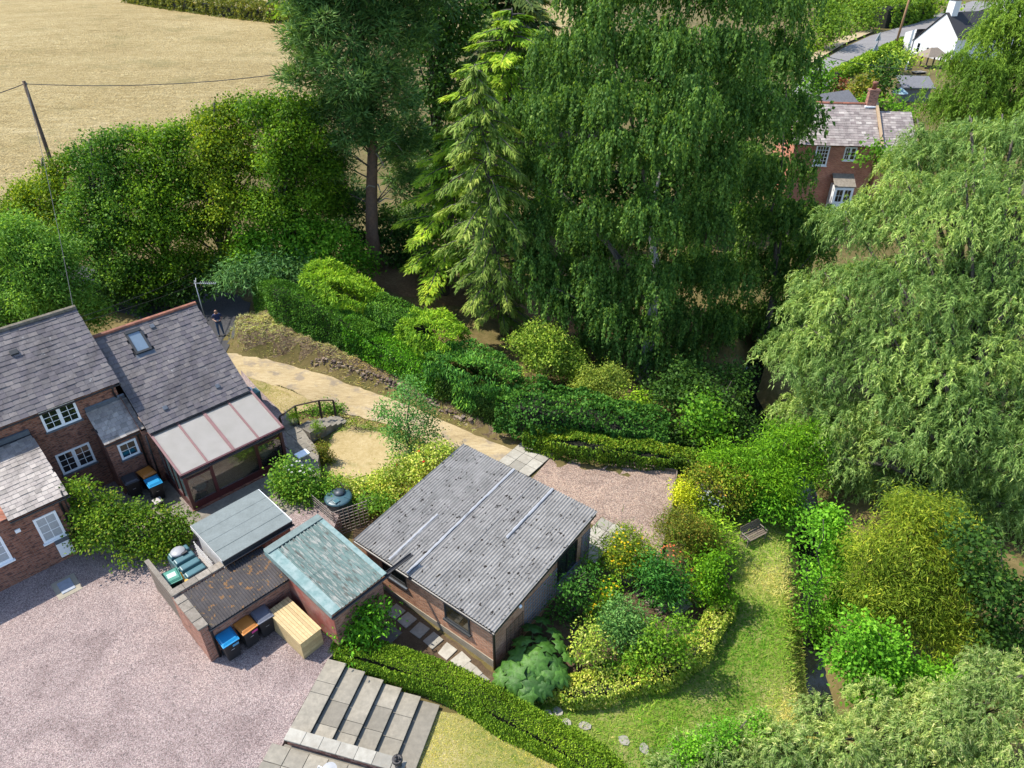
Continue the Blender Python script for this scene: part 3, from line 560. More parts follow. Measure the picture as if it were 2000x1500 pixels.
mb = MB(); mb.obox(O + EX * -.05 + cvs * (cl - .04) + cn * .03, EX * (wid + .1), cvs * .16, cn * .05); mb.build('lead_flashing', m_lead, con)
for x in (cx0 + .06, 7.17, 9.27, cx1 - .06):
    mb = MB(); mb.box(x - .065, x + .065, cy0 - .006, cy0 + .12, .42, 2.06); mb.build('post', m_maroon, con)
def lightrow(xa, xb, tz):
    mb = MB(); mb.box(xa, xb, cy0, cy0 + .1, tz - .03, tz + .03); mb.build('transom', m_maroon, con)
for xa, xb, tz in ((cx0 + .125, 7.105, 1.74), (7.235, 9.205, None), (9.335, cx1 - .125, 1.74)):
    if tz: lightrow(xa, xb, tz)
    for z0, z1 in (((.43, tz - .03), (tz + .03, 2.04)) if tz else ((.43, 2.04),)):
        mb = MB(); mb.box(xa, xb, cy0 + .05, cy0 + .06, z0, z1); mb.build('pane', m_glass, con)
m_gpl = plain('side glass', (.1, .17, .18), .1, .1, spec=.8)
for x, s in ((cx0, 0), (cx1 - .1, 0)):
    for k in range(4):
        y = cy0 + .12 + k * .66
        if k: mb = MB(); mb.box(x, x + .1, y - .035, y + .035, .42, 2.0 + k * .17); mb.build('post', m_maroon, con)
        mb = MB(); mb.add([(x + .04, y + .035, .42), (x + .04, y + .62, .42), (x + .04, y + .62, 2.04 + (k + 1) * .16), (x + .04, y + .035, 2.04 + k * .16), (x + .05, y + .035, .42), (x + .05, y + .62, .42), (x + .05, y + .62, 2.04 + (k + 1) * .16), (x + .05, y + .035, 2.04 + k * .16)], [(0, 1, 2, 3)[::-1], (4, 5, 6, 7), (0, 4, 7, 3), (1, 2, 6, 5), (0, 1, 5, 4), (3, 7, 6, 2)]); mb.build('pane', m_gpl if x == cx0 else m_glass, con)
# wicker chairs and plant inside
m_wick = plain('wicker', (.32, .2, .1), .7, .2, 30); m_cush = plain('patterned cushion', (.34, .42, .44), .9, .4, 22, dirt=(.5, .33, .2), dscale=14, damt=.8)
def loc2w(x, y, z=0.0, a=A_H): c, s = math.cos(R(a)), math.sin(R(a)); return (x * c - y * s, x * s + y * c, z)
for x, y, rz, lab in ((6.66, 26.62, 10, 'round wicker armchair behind the conservatory glass nearest the bins'), (9.9, 26.62, -15, 'round wicker armchair behind the conservatory glass nearest the steps')):
    t = thing('wicker_chair', lab, 'chair', loc2w(x, y, .1), A_H + rz, 'wicker chairs in the conservatory')
    mb = MB(); mb.lathe([(.02, .3), (.33, .3), (.36, .36), (.33, .42), (.02, .42)], n=18); mb.build('seat', m_wick, t, True)
    mb = MB(); mb.lathe([(.02, .42), (.29, .42), (.31, .47), (.26, .53), (.02, .54)], n=18); mb.build('cushion', m_cush, t, True)
    mb = MB(); mb.tube([(.38 * math.cos(q), .38 * math.sin(q), .46 + .34 * max(0, math.sin(q)) + .1) for q in np.linspace(-.5, math.pi + .5, 16)], .035, 6); mb.build('hoop', m_wick, t, True)
    mb = MB(); mb.add([(.36 * math.cos(q), .36 * math.sin(q), z) for q in np.linspace(.2, math.pi - .2, 10) for z in (.44, .5 + .34 * max(0, math.sin(q)))], [(2 * i, 2 * i + 2, 2 * i + 3, 2 * i + 1) for i in range(9)]); mb.build('backrest', m_cush, t, True)
    for a in range(4): mb = MB(); q = R(45 + 90 * a); mb.tube([(.2 * math.cos(q), .2 * math.sin(q), .31), (.28 * math.cos(q), .28 * math.sin(q), 0)], .025, 6); mb.build('leg', m_wick, t)
# ------------------------------------------------------------------ flat roofed shed, brick store, green roofed shed
A_O = 46.0
fs_ = thing('flat_roofed_shed', 'small brick shed with flat grey felt roof in front of the conservatory', 'shed', (0, 0, 0), A_O)
mb = MB(); mb.box(5.62, 8.27, 20.05, 22.36, -.3, 2.1); mb.build('wall', m_bricks, fs_)
mb = MB(); mb.box(5.605, 5.619, 20.06, 22.35, 0, 2.1); mb.build('rendered_side', m_render, fs_)
mb = MB(); mb.hull([(5.5, 19.95, 2.08), (8.36, 19.95, 2.08), (8.36, 22.45, 2.14), (5.5, 22.45, 2.14)], [(5.5, 19.95, 2.2), (8.36, 19.95, 2.2), (8.36, 22.45, 2.26), (5.5, 22.45, 2.26)]); mb.build('roof', m_felt, fs_)
for i in range(3):
    y = 20.55 + i * .62; mb = MB(); mb.hull([(5.52, y, 2.2 + (y - 19.95) * .024), (8.34, y, 2.2 + (y - 19.95) * .024), (8.34, y + .63, 2.2 + (y - 19.3) * .024), (5.52, y + .63, 2.2 + (y - 19.3) * .024)], [(5.52, y, 2.214 + (y - 19.95) * .024), (8.34, y, 2.214 + (y - 19.95) * .024), (8.34, y + .63, 2.205 + (y - 19.3) * .024), (5.52, y + .63, 2.205 + (y - 19.3) * .024)]); mb.build('felt_strip', m_felt, fs_)
mb = MB(); mb.box(5.5, 8.36, 19.925, 19.948, 1.98, 2.2); mb.build('fascia', m_fascia, fs_)
mb = MB(); mb.box(8.362, 8.38, 19.95, 22.45, 2.06, 2.25); mb.build('fascia', m_white, fs_); mb = MB(); mb.box(5.48, 5.498, 19.95, 22.45, 2.06, 2.25); mb.build('fascia', m_render, fs_)
gutter(fs_, (5.5, 19.86, 2.05), (8.4, 19.86, 2.05))
def corrugated(name, par, mat, x0, x1, y0, y1, zf, pitch, amp, along='y', th=.012, seg=6, rib=False, rnd=.3):
    """sheet over a rectangle; ridges run along 'along'; zf(x, y) the plane"""
    (a0, a1, b0, b1) = (x0, x1, y0, y1) if along == 'y' else (y0, y1, x0, x1)
    n = max(2, int((a1 - a0) / pitch * seg)); A = np.linspace(a0, a1, n); ph = (A / pitch) % 1
    hgt = amp * np.sin(2 * math.pi * ph) if not rib else amp * np.clip(1.6 * np.cos(2 * math.pi * ph) - .5, 0, .8)
    mb = MB(); vs = []
    for dz in (0, -th):
        for b in (b0, b1):
            for a, h in zip(A, hgt):
                x, y = (a, b) if along == 'y' else (b, a); vs.append((x, y, zf(x, y) + h + dz))
    fs = []
    for i in range(n - 1):
        q = (i, i + 1, n + i + 1, n + i); fs.append(q if along == 'y' else q[::-1]); w = tuple(2 * n + k for k in q); fs.append(w[::-1] if along == 'y' else w)
    cf = [q for i in range(n - 1) for q in ((i, 2 * n + i, 2 * n + i + 1, i + 1), (n + i, n + i + 1, 3 * n + i + 1, 3 * n + i))] + [(0, n, 3 * n, 2 * n), (n - 1, 3 * n - 1, 4 * n - 1, 2 * n - 1)]
    mb.add(vs, fs); mb.add(vs, cf); return mb.build(name, mat, par, True)
st = thing('brick_store', 'low brick store with dark corrugated roof and coping stones', 'store', (0, 0, 0), A_O)
mb = MB(); mb.box(3.62, 3.9, 18.12, 20.3, -.3, 1.72); mb.box(3.9, 6.95, 18.18, 18.4, -.3, 1.52); mb.box(3.9, 5.5, 20.0, 20.3, -.3, 1.84); mb.build('wall', m_bricks, st)
for k, (ya, yb, z) in enumerate(((18.12, 18.55, 1.52), (18.56, 19.15, 1.56), (19.16, 19.62, 1.58), (19.63, 20.0, 1.72))):
    mb = MB(); mb.box(3.58, 3.94, ya, yb - .01, 1.722, 1.78 + random.uniform(0, .02)); mb.build('coping_stone', m_stone, st, bevel=.012)
for k in range(4): mb = MB(); mb.box(3.58 + k * .49, 3.58 + k * .49 + .48, 20.01, 20.33, 1.845, 1.91); mb.build('coping_stone', m_stone, st, bevel=.012)
zst = lambda x, y: 1.62 + (y - 18.1) * .1
for k in range(3): corrugated('roof_sheet', st, m_cor, 3.93 + k * 1.02, 3.93 + k * 1.02 + 1.06, 18.02, 19.98, (lambda x, y, k=k: zst(x, y) + .006 * (k % 2)), .1, .03, rib=True, seg=8)
gutter(st, (3.86, 18.0, 1.6), (7.0, 18.0, 1.6)); pipe(st, [(3.92, 18.05, 1.55), (3.94, 18.12, 1.4), (3.95, 18.12, 0)], .045)
A_G = 49.0
gs = thing('green_roofed_shed', 'shed with flaking green metal roof and red painted side wall', 'shed', (0, 0, 0), A_G)
mb = MB(); mb.box(7.9, 10.05, 15.0, 18.7, -1.0, 1.92); mb.build('wall', m_bricks, gs); mb = MB(); mb.box(7.88, 7.899, 15.01, 18.69, 0, 1.93); mb.build('painted_side', m_red, gs)
zg = lambda x, y: 2.02 + (y - 14.9) * .09
for k in range(2):
    for j in range(2): corrugated('roof_sheet', gs, m_grn, 8.05 + k * .97, 8.05 + k * .97 + 1.0, 14.82 + j * 1.8, 14.82 + j * 1.8 + 1.86, (lambda x, y, k=k, j=j: zg(x, y) + .012 + .008 * j + .004 * k), .16, .05, rib=True, seg=10)
mb = MB(); mb.hull([(7.9, 14.9, 1.92), (10.05, 14.9, 1.92), (10.05, 18.72, 2.26), (7.9, 18.72, 2.26)], [(7.9, 14.9, 2.0), (10.05, 14.9, 2.0), (10.05, 18.72, 2.345), (7.9, 18.72, 2.345)]); mb.build('roof_deck', m_deck, gs)
for nm, x0, x1 in (('flashing', 7.74, 8.12), ('flashing', 9.98, 10.18)):
    mb = MB(); mb.hull([(x0, 14.83, 2.02), (x1, 14.83, 2.02), (x1, 18.78, 2.375), (x0, 18.78, 2.375)], [(x0, 14.83, 2.055), (x1, 14.83, 2.055), (x1, 18.78, 2.41), (x0, 18.78, 2.41)]); mb.build(nm, m_gfas, gs)
mb = MB(); mb.hull([(7.74, 14.84, 1.8), (7.765, 14.84, 1.8), (7.765, 18.78, 2.15), (7.74, 18.78, 2.15)], [(7.74, 14.84, 2.018), (7.765, 14.84, 2.018), (7.765, 18.78, 2.373), (7.74, 18.78, 2.373)]); mb.build('fascia', m_gfas, gs)
mb = MB(); mb.box(7.76, 10.16, 18.5, 18.82, 2.385, 2.43); mb.build('ridge_flashing', plain('dull green flashing', (.16, .22, .21), .7, .2), gs)
gutter(gs, (7.7, 14.76, 1.96), (10.3, 14.76, 1.96), .06)
# the long black gutter rail that reaches over to the garage roof
gr = thing('gutter_rail', 'long black gutter rail reaching from the green shed to the garage roof', 'gutter', (0, 0, 0))
_a = np.array([-4.62, 17.4, 1.97]); _b = np.array([-3.72, 18.33, 2.06]); gutter(gr, _a, _b, .07, None, 'channel'); mb = MB(); mb.bar(_a + [.06, -.06, -.02], _b + [.06, -.06, -.02], .03, .05); mb.build('bracket', m_black, gr)

# ------------------------------------------------------------------ garage (local x: from the low eaves to the high side)
A_R = 52.5
ga = thing('garage', 'square brick garage with grey corrugated cement roof', 'garage', (0, 0, 0), A_R)
gx0, gx1, gy0, gy1 = 11.98, 18.2, 9.98, 16.68; zr = lambda x, y: 1.46 + (x - 11.8) * .085
mb = MB(); mb.add([(gx0, gy0, -1.2), (gx1, gy0, -1.2), (gx1, gy1, -1.2), (gx0, gy1, -1.2), (gx0, gy0, zr(gx0, 0) - .1), (gx1, gy0, zr(gx1, 0) - .1), (gx1, gy1, zr(gx1, 0) - .1), (gx0, gy1, zr(gx0, 0) - .1)], [(0, 1, 5, 4), (1, 2, 6, 5), (2, 3, 7, 6), (3, 0, 4, 7), (4, 5, 6, 7)]); mb.build('wall', m_brickg, ga)
mb = MB(); mb.box(gx0 - .03, gx0 - .001, gy0, gy1, -1.2, -.5); mb.build('plinth', m_plinth, ga)
for k in range(7):
    for j in range(2):
        x0, x1 = (11.78, 15.1) if j == 0 else (14.95, 18.36); y0 = 9.8 + k * .995
        corrugated('roof_sheet', ga, m_asb, x0, x1, y0, y0 + 1.03, (lambda x, y, j=j, k=k: zr(x, y) + .03 + .012 * j + .006 * (k % 2)), .128, .028, along='x', seg=6)
for x0, x1, y in ((11.8, 15.3, 13.96), (15.0, 18.34, 13.96), (15.2, 18.34, 11.95), (11.85, 14.6, 14.95)):
    mb = MB(); nseg = 24; vs = []; rr = np.random.default_rng(int(x0 * 10 + y))
    for i in range(nseg + 1):
        x = x0 + (x1 - x0) * i / nseg; w0, w1 = rr.uniform(.035, .07), rr.uniform(.035, .07); z = zr(x, y) + .083 + (.014 if x > 15 else 0)
        vs += [(x, y - w0, z - .016), (x, y - .03, z + .004), (x, y + .03, z + .004), (x, y + w1, z - .016)]
    mb.add(vs, [(4 * i + k, 4 * i + 4 + k, 4 * i + 5 + k, 4 * i + 1 + k) for i in range(nseg) for k in range(3)]); mb.build('flashing_tape', m_tape, ga, True)
mb = MB(); mb.box(11.9, 11.975, 9.85, 16.75, 1.24, 1.42); mb.build('fascia', m_fascia, ga)
gutter(ga, (11.76, 9.8, 1.42), (11.76, 16.82, 1.42), .06)
mb = MB(); mb.hull([(11.8, 9.84, 1.24), (18.34, 9.84, 1.8), (18.34, 9.87, 1.8), (11.8, 9.87, 1.24)], [(11.8, 9.84, 1.43), (18.34, 9.84, 1.99), (18.34, 9.87, 1.99), (11.8, 9.87, 1.43)]); mb.build('barge_board', m_fascia, ga)
pipe(ga, [(11.76, 9.95, 1.38), (11.9, 9.93, 1.2), (11.92, 9.93, -.95)], .05)
m_gw = plain('dark garage pane', (.02, .035, .03), .08, .3, 3, spec=.8)
window(ga, (gx0, 15.5, .38), -EY, -EX, 1.25, .8, [(1, 1)], m_black, m_gw, True, .05); window(ga, (gx0, 12.3, .12), -EY, -EX, 1.22, .86, [(1, 1)], m_fascia, plain('brown garage pane', (.06, .045, .02), .08, .3, 3, spec=.8), 'w', .05)  # the second window has a brown pane, the first a dark green one
window(ga, (15.85, gy0, .05), EX, -EY, 1.35, 1.3, [(1, 1), (1, 1)], m_black, m_gw, True, .06)
lp = thing('bulkhead_lamp', 'small white globe lamp under the garage roof edge', 'lamp', loc2w(13.3, 9.84, 1.3, A_R), A_R)
mb = MB(); mb.lathe([(.01, -.07), (.05, -.06), (.075, 0), (.05, .06), (.01, .07)], n=12); mb.build('globe', m_white, lp, True); mb = MB(); mb.box(-.03, .03, .03, .14, -.03, .03); mb.build('bracket', m_black, lp)
# trellis
def trellis(label, O, U, w, h, nu, nv, mat, Nn, group=None, th=.018, lw=.032):
    O = np.asarray(O, float); U = unit(U); Nn = np.asarray(Nn, float); t = thing('trellis', label, 'trellis', tuple(O), 0, group)
    for i in range(nu):
        mb = MB(); mb.obox(U * (w - lw) * i / (nu - 1), U * lw, EZ * h, Nn * th); mb.build('lath', mat, t)
    for i in range(nv):
        mb = MB(); mb.obox(EZ * (h - lw) * i / (nv - 1) + Nn * (th + .001), U * w, EZ * lw, Nn * th); mb.build('lath', mat, t)
    return t
def w2(x, y, z=0., a=A_R): return np.array(loc2w(x, y, z, a))
ux, uy = w2(1, 0), w2(0, 1)
trellis('narrow grey trellis on the garage wall beside the slab path', w2(17.55, gy0 - .01, -.75), ux, .62, 1.95, 5, 12, m_lathc, -uy)
trellis('long blue grey trellis along the shaded garage wall', w2(13.75, gy0 - .01, -.55), ux, 2.05, 1.5, 13, 9, m_lathc, -uy)
trellis('low blue grey trellis below the shaded garage window', w2(15.85, gy0 - .01, -.75), ux, 1.66, .68, 11, 5, m_lathc, -uy)
trellis('brown wooden trellis on the garage wall above the giant leaves', w2(12.65, gy0 - .01, -.75), ux, 1.0, 1.35, 5, 9, m_lathb, -uy)
ox, oy = w2(1, 0, 0, A_O), w2(0, 1, 0, A_O)
trellis('pale trellis panel left of the water tank', w2(10.5, 22.3, -.5, A_O), -oy, 1.55, 1.15, 7, 8, m_lath, -ox)
trellis('grey trellis panel below the water tank', w2(10.5, 20.72, -.75, A_O), unit(ox * .95 - oy * .3), 1.5, 1.4, 8, 9, m_lath, unit(-oy * .95 - ox * .3))
trellis('white trellis leaning between the oil tank and the flat roofed shed', w2(5.4, 22.3, .1, A_O), -oy, 1.5, 1.5, 5, 12, m_render, -ox)
# compound fence of woven boards beside the oil tank
fe = thing('board_fence', 'thin dark woven fence with pale cap beside the green bin', 'fence', (0, 0, 0), A_O)
for k in range(11): mb = MB(); mb.box(3.66, 3.69 + .012 * (k % 2), 20.34, 22.62, .05 + k * .135, .05 + k * .135 + .128); mb.build('slat', m_oldw, fe)
for y in (20.36, 21.4, 22.6): mb = MB(); mb.box(3.7, 3.77, y, y + .07, 0, 1.56); mb.build('post', m_oldw, fe)
mb = MB(); mb.box(3.63, 3.8, 20.34, 22.68, 1.56, 1.6); mb.build('cap', m_stone, fe)

# ------------------------------------------------------------------ paving, steps and low walls
ter = MB()
def slabs(name, poly, z, a, sx, sy, mat, gap=.012, th=.03, fix=False, ox_=0., oy_=0., basem=None):
    """paving slabs in rows over an outline (world xy); each slab is a piece of its own"""
    base = drape(name, poly, basem or m_soil, .012, .5, zf=lambda x, y: np.full(x.shape, z)); lp = [np.array([p[0] * math.cos(R(a)) + p[1] * math.sin(R(a)), -p[0] * math.sin(R(a)) + p[1] * math.cos(R(a))]) for p in poly]
    q = np.array(lp); row = 0; y = q[:, 1].min() + oy_
    while y < q[:, 1].max():
        hh = sy * (1 if fix else random.choice((.75, 1, 1, 1.25))); x = q[:, 0].min() - (0 if fix else random.uniform(0, sx)) + ox_
        while x < q[:, 0].max():
            ww = sx * (1 if fix else random.choice((.66, 1, 1, 1.33))); c = (x + ww / 2, y + hh / 2)
            pts = [(x + gap, y + gap), (x + ww - gap, y + gap), (x + ww - gap, y + hh - gap), (x + gap, y + hh - gap)]
            ins = [bool(inpoly(np.array(px_), np.array(py_), lp)) for px_, py_ in pts]
            if (fix and x + ww < q[:, 0].max() + .05 and y + hh < q[:, 1].max() + .05) or (not fix and inpoly(np.array(c[0]), np.array(c[1]), lp) and sum(ins) >= 3):
                mb = MB(); zt = z + .012 + th + random.uniform(0, .006); mb.prism([(px_ * math.cos(R(a)) - py_ * math.sin(R(a)), px_ * math.sin(R(a)) + py_ * math.cos(R(a))) for px_, py_ in pts], z + .013, zt); mb.build('slab', mat, base)
            x += ww
        y += hh
    return base
m_pavew = plain('worn yard slab', (.26, .235, .19), .9, .2, 8, bmp=.3, dirt=(.14, .125, .1), dscale=2.6, damt=.6, piece=.3)
slabs('back_yard_paving', pp(0, (225,985),(290,935),(300,880),(375,1005),(570,905),(600,980),(560,1010),(505,955),(380,1030),(330,1010)), .004, A_H, .5, .5, m_pavew, basem=m_pavew)
slabs('terrace', pp(0, (572,905),(553,838),(556,800),(598,848),(604,858),(616,872),(622,892),(618,912),(608,920),(590,905)), .004, A_H, .5, .5, m_pavew, basem=m_pavew)
slabs('garage_slabs', [loc2w(x, y, 0, A_R)[:2] for x, y in ((21.0, 15.1), (23.5, 15.1), (23.5, 16.98), (21.0, 16.98))], -.84, A_R, .62, .62, m_pave2, fix=True)
slabs('corner_slabs', [loc2w(x, y, 0, A_R)[:2] for x, y in ((18.3, 9.65), (20.8, 9.65), (20.8, 10.92), (18.3, 10.92))], -.84, A_R, .62, .62, m_pave2, fix=True)
# raised edge of the terrace
tw = thing('terrace_wall', 'low curved stone wall holding up the terrace beside the lawn', 'wall')
_e = [P(a, b, 0) for a, b in ((604,860),(615,873),(621,892),(617,912),(607,921))]
for i in range(len(_e) - 1):
    for k in range(3):
        p, q = _e[i] + (_e[i + 1] - _e[i]) * k / 3, _e[i] + (_e[i + 1] - _e[i]) * (k + .96) / 3; mb = MB(); nn_ = np.cross(unit(q - p), EZ); mb.obox(p - EZ * .9 - nn_ * .05, q - p, EZ * .94, nn_ * .16); mb.build('stone', m_stone, tw, bevel=.01)
# stepping slabs beside the garage
for i, (a, b, r_) in enumerate(((773,1196,-30),(795,1212,-32),(820,1232,-28),(846,1252,-33),(873,1273,-30),(900,1291,-36),(915,1305,-30),(928,1316,-38),(942,1330,-30))):
    c = G(a, b); s = .28 if i < 6 else .2; mb = MB(); mb.box(-s, s, -s * .95, s * .95, -.05, .055); o = mb.build('stepping_slab', m_pave2, bevel=.01); o.location = c; o.rotation_euler = (R(random.uniform(-2, 2)), R(random.uniform(-2, 2)), R(r_ + 80))
    tag(o, ['pale square stepping slab nearest the laurel bush', 'second stepping slab from the laurel bush by the garage wall', 'third stepping slab from the laurel bush by the garage wall', 'fourth stepping slab from the laurel bush by the garage wall', 'fifth stepping slab from the laurel bush, chipped corner', 'sixth stepping slab, where the path narrows by the garage', 'first small slab at the narrow end of the garage path', 'second small slab at the narrow end of the garage path', 'last small slab by the garage corner and the giant leaves'][i], 'slab', 'stepping slabs beside the garage')
for i, (a, b) in enumerate(((760,1240),(742,1262),(722,1248))):
    c = G(a, b); mb = MB(); mb.box(-.36, .36, -.34, .34, -.05, .04 + .004 * i); o = mb.build('path_slab', plain('shade-darkened slab', (.2, .19, .17), .9, .2, 6) if i == 0 else o.data.materials[0], bevel=.01); o.location = c; o.rotation_euler = (0, 0, R(A_R)); tag(o, ['large grey slab beside the laurel nearest the garage wall', 'large grey slab beside the laurel touching the box hedge', 'large grey slab under the laurel leaves'][i], 'slab', 'large slabs beside the laurel')  # the green shed's shade is put into the dark slab colour
for i, (a, b) in enumerate(((1004,1375),(1068,1398),(1040,1388),(1106,1414),(1142,1420),(1090,1392),(1218,1448),(1258,1464))):
    c = G(a, b); mb = MB(); rr = np.random.default_rng(i); mb.prism([(.2 * math.cos(t) * rr.uniform(.8, 1.25), .16 * math.sin(t) * rr.uniform(.8, 1.25)) for t in np.linspace(0, 6.28, 8)[:-1]], -.05, .075); o = mb.build('stepping_stone', m_pave2); o.location = c; o.rotation_euler = (0, 0, rr.uniform(0, 3))
    tag(o, ['pale stepping stone nearest the giant leaves', 'pale stepping stone third from the giant leaves', 'pale stepping stone second from the giant leaves', 'pale stepping stone in the middle of the grass row', 'split pale stepping stone in the grass right of the middle', 'small stepping stone set above the row in the grass', 'lone pale stepping stone towards the bottom willow', 'stepping stone beside the bottom willow leaves'][i], 'stone', 'stepping stones in the lower grass')
# wide stone steps down from the yard
A_S = -15.0
ws = thing('stone_steps', 'wide flight of stone slab steps down from the gravel yard', 'steps', (0, 0, 0), A_S)
def inv(p, a): return np.array([p[0] * math.cos(R(a)) + p[1] * math.sin(R(a)), -p[0] * math.sin(R(a)) + p[1] * math.cos(R(a))])
_x = [inv(P(a, b, z)[:2], A_S)[0] for a, b, z in ((640,1288,0),(675,1299,0),(711,1317,-.15),(748,1331,-.3),(784,1346,-.45),(821,1364,-.6),(858,1380,-.75))]
_y0, _y1 = inv(P(640, 1288), A_S)[1] + .03, 9.9
m_riser = plain('shade-darkened step riser', (.07, .055, .05), .9, .3, 10)  # shade below each nosing is put into this dark riser colour
for i in range(6):
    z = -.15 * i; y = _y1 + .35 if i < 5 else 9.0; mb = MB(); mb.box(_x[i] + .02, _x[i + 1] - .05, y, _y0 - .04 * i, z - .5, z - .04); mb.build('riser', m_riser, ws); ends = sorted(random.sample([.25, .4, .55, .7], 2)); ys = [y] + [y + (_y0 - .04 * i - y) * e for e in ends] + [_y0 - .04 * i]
    for k in range(3): mb = MB(); mb.box(_x[i] - .02 if i else _x[i], _x[i + 1], ys[k] + .006, ys[k + 1] - .006, z - .039 + (.004 if i == 0 else 0), z + .012); mb.build('slab', m_pave, ws, bevel=.008)
rw = thing('retaining_wall', 'low brick wall with pale coping slabs beside the stone steps', 'wall', (0, 0, 0), A_S)
wx0, wx1, wy0, wy1 = inv(P(583, 1398, .35), A_S)[0], inv(P(777, 1455, .35), A_S)[0], 10.0, 10.3
_bm = [MB().box(0, .205, 0, .1, 0, .062).mesh('brick', plain('wall brick %d' % k, c, .9, .25, 14, bmp=.4)) for k, c in enumerate(((.3, .13, .09), (.36, .18, .13), (.2, .085, .065), (.4, .24, .19)))]
mb = MB(); mb.box(wx0, wx1, wy0 + .012, wy1, -.9, .3); mb.build('core', plain('mortar', (.25, .21, .18), .95), rw)
for r_ in range(5):
    k = 0; x = wx0 - (.11 if r_ % 2 else 0)
    while x < wx1 - .1: place('brick', random.choice(_bm), rw, Matrix.Translation((max(x, wx0), wy0 - .006 + random.uniform(-.004, .004), -.08 + r_ * .075))); x += .217
n_ = 6
for k in range(n_): mb = MB(); w_ = (wx1 - wx0 + .12) / n_; mb.box(wx0 - .06 + k * w_, wx0 - .06 + (k + 1) * w_ - .01, wy0 - .06, wy1 + .05, .3, .36 + random.uniform(0, .008)); mb.build('coping_slab', m_pave2, rw, bevel=.01)
mb = MB(); mb.box(wx1 + .065, wx1 + .42, 9.0, wy1 - .02, -1.0, .27); mb.build('pier', m_bricks, rw); mb = MB(); mb.box(wx1 + .06, wx1 + .46, 9.0, wy1 + .02, .272, .34); mb.build('pier_cap', m_pave2, rw, bevel=.01)
slabs('lower_terrace', [loc2w(x, y, 0, A_S)[:2] for x, y in ((wx0 - .5, 7.0), (wx1 + .04, 7.0), (wx1 + .04, 9.98), (wx0 - .1, 9.98))], .004, A_S, .66, .58, m_pave, fix=True, basem=m_pavew)
ur = thing('garden_ornament', 'dark cast urn ornament on the end of the low brick wall', 'ornament', loc2w(wx1 + .26, 10.12, .34, A_S), 0)
m_iron = plain('cast iron', (.05, .045, .045), .6, .4, 20)
mb = MB(); mb.lathe([(.02, 0), (.11, 0), (.11, .03), (.06, .06), (.045, .14), (.07, .17)], n=12); mb.build('foot', m_iron, ur, True); mb = MB(); mb.lathe([(.05, .171), (.13, .22), (.165, .3), (.15, .36), (.165, .375), (.12, .38), (.02, .34)], n=14); mb.build('bowl', m_iron, ur, True)
for a, b in ((0, .04), (2.2, .05), (4.1, .045)): mb = MB(); mb.lathe([(.005, .36), (b, .4), (b * .9, .46), (.005, .49)], (.06 * math.cos(a), .06 * math.sin(a), 0), 8); mb.build('finial', m_iron, ur, True)
wc = thing('wire_chair', 'white wire garden chair at the bottom edge on the paving', 'chair', loc2w(wx0 + 1.75, 9.25, .05, A_S), A_S + 160)
mb = MB(); mb.tube([(.22 * math.cos(t), .05, .55 + .35 * math.sin(t)) for t in np.linspace(0, math.pi, 12)] , .014, 6); mb.tube([(.22, .05, .55), (.22, 0, 0)], .014, 6); mb.tube([(-.22, .05, .55), (-.22, 0, 0)], .014, 6); mb.build('back_frame', m_white, wc)
for x in (-.15, -.08, 0, .08, .15): mb = MB(); mb.tube([(x, .05, .42), (x, .05, .55 + .34 * math.sqrt(1 - (x / .22) ** 2))], .006, 5); mb.build('wire', m_white, wc)
mb = MB(); mb.lathe([(.02, .42), (.22, .42), (.23, .44), (.02, .445)], (0, -.17, 0), 16); mb.build('seat', m_alu, wc)
for x in (-.18, .18): mb = MB(); mb.tube([(x, -.3, .42), (x, -.36, 0)], .013, 6); mb.build('leg', m_white, wc)
# steps and rail down to the track
ss = thing('garden_steps', 'short flight of stone steps by the wooden handrail near the conservatory', 'steps')
_p0 = P(600, 836, 0); _dir = unit(P(672, 818, -.75) - P(606, 833, 0)) * [1, 1, 0]; _dir = unit(_dir); _sd = np.cross(EZ, _dir)
for i in range(6):
    z = -.02 - .13 * i; o_ = _p0 - _dir * .2 + _dir * (.62 + .34 * (i - 1) if i else 0); L_ = .62 if i == 0 else .36; mb = MB(); mb.obox(o_ - _sd * .45 + EZ * (z - .6), _dir * L_, _sd * .9, EZ * .6); mb.build('riser', m_stone, ss); mb = MB(); mb.obox(o_ - _sd * .46 + EZ * z, _dir * (L_ + .02), _sd * .92, EZ * .05); mb.build('tread', m_pavew, ss, bevel=.01)
ra = thing('handrail', 'dark wooden handrail on posts above the garden steps', 'handrail')
_rp = [P(551, 838, -.1), P(583, 826, -.1), P(628, 812, -.3), P(655, 808, -.5)]; _tops = []
for i, p in enumerate(_rp): h_ = (.75, 1.05, .95, .85)[i]; mb = MB(); mb.box(p[0] - .045, p[0] + .045, p[1] - .045, p[1] + .045, p[2] - .4, p[2] + h_); mb.build('post', m_dkw, ra); _tops.append(p + EZ * h_)
for i in range(3): mb = MB(); mb.bar(_tops[i] + EZ * .03, _tops[i + 1] + EZ * .03, .07, .05); mb.build('rail', m_dkw, ra)
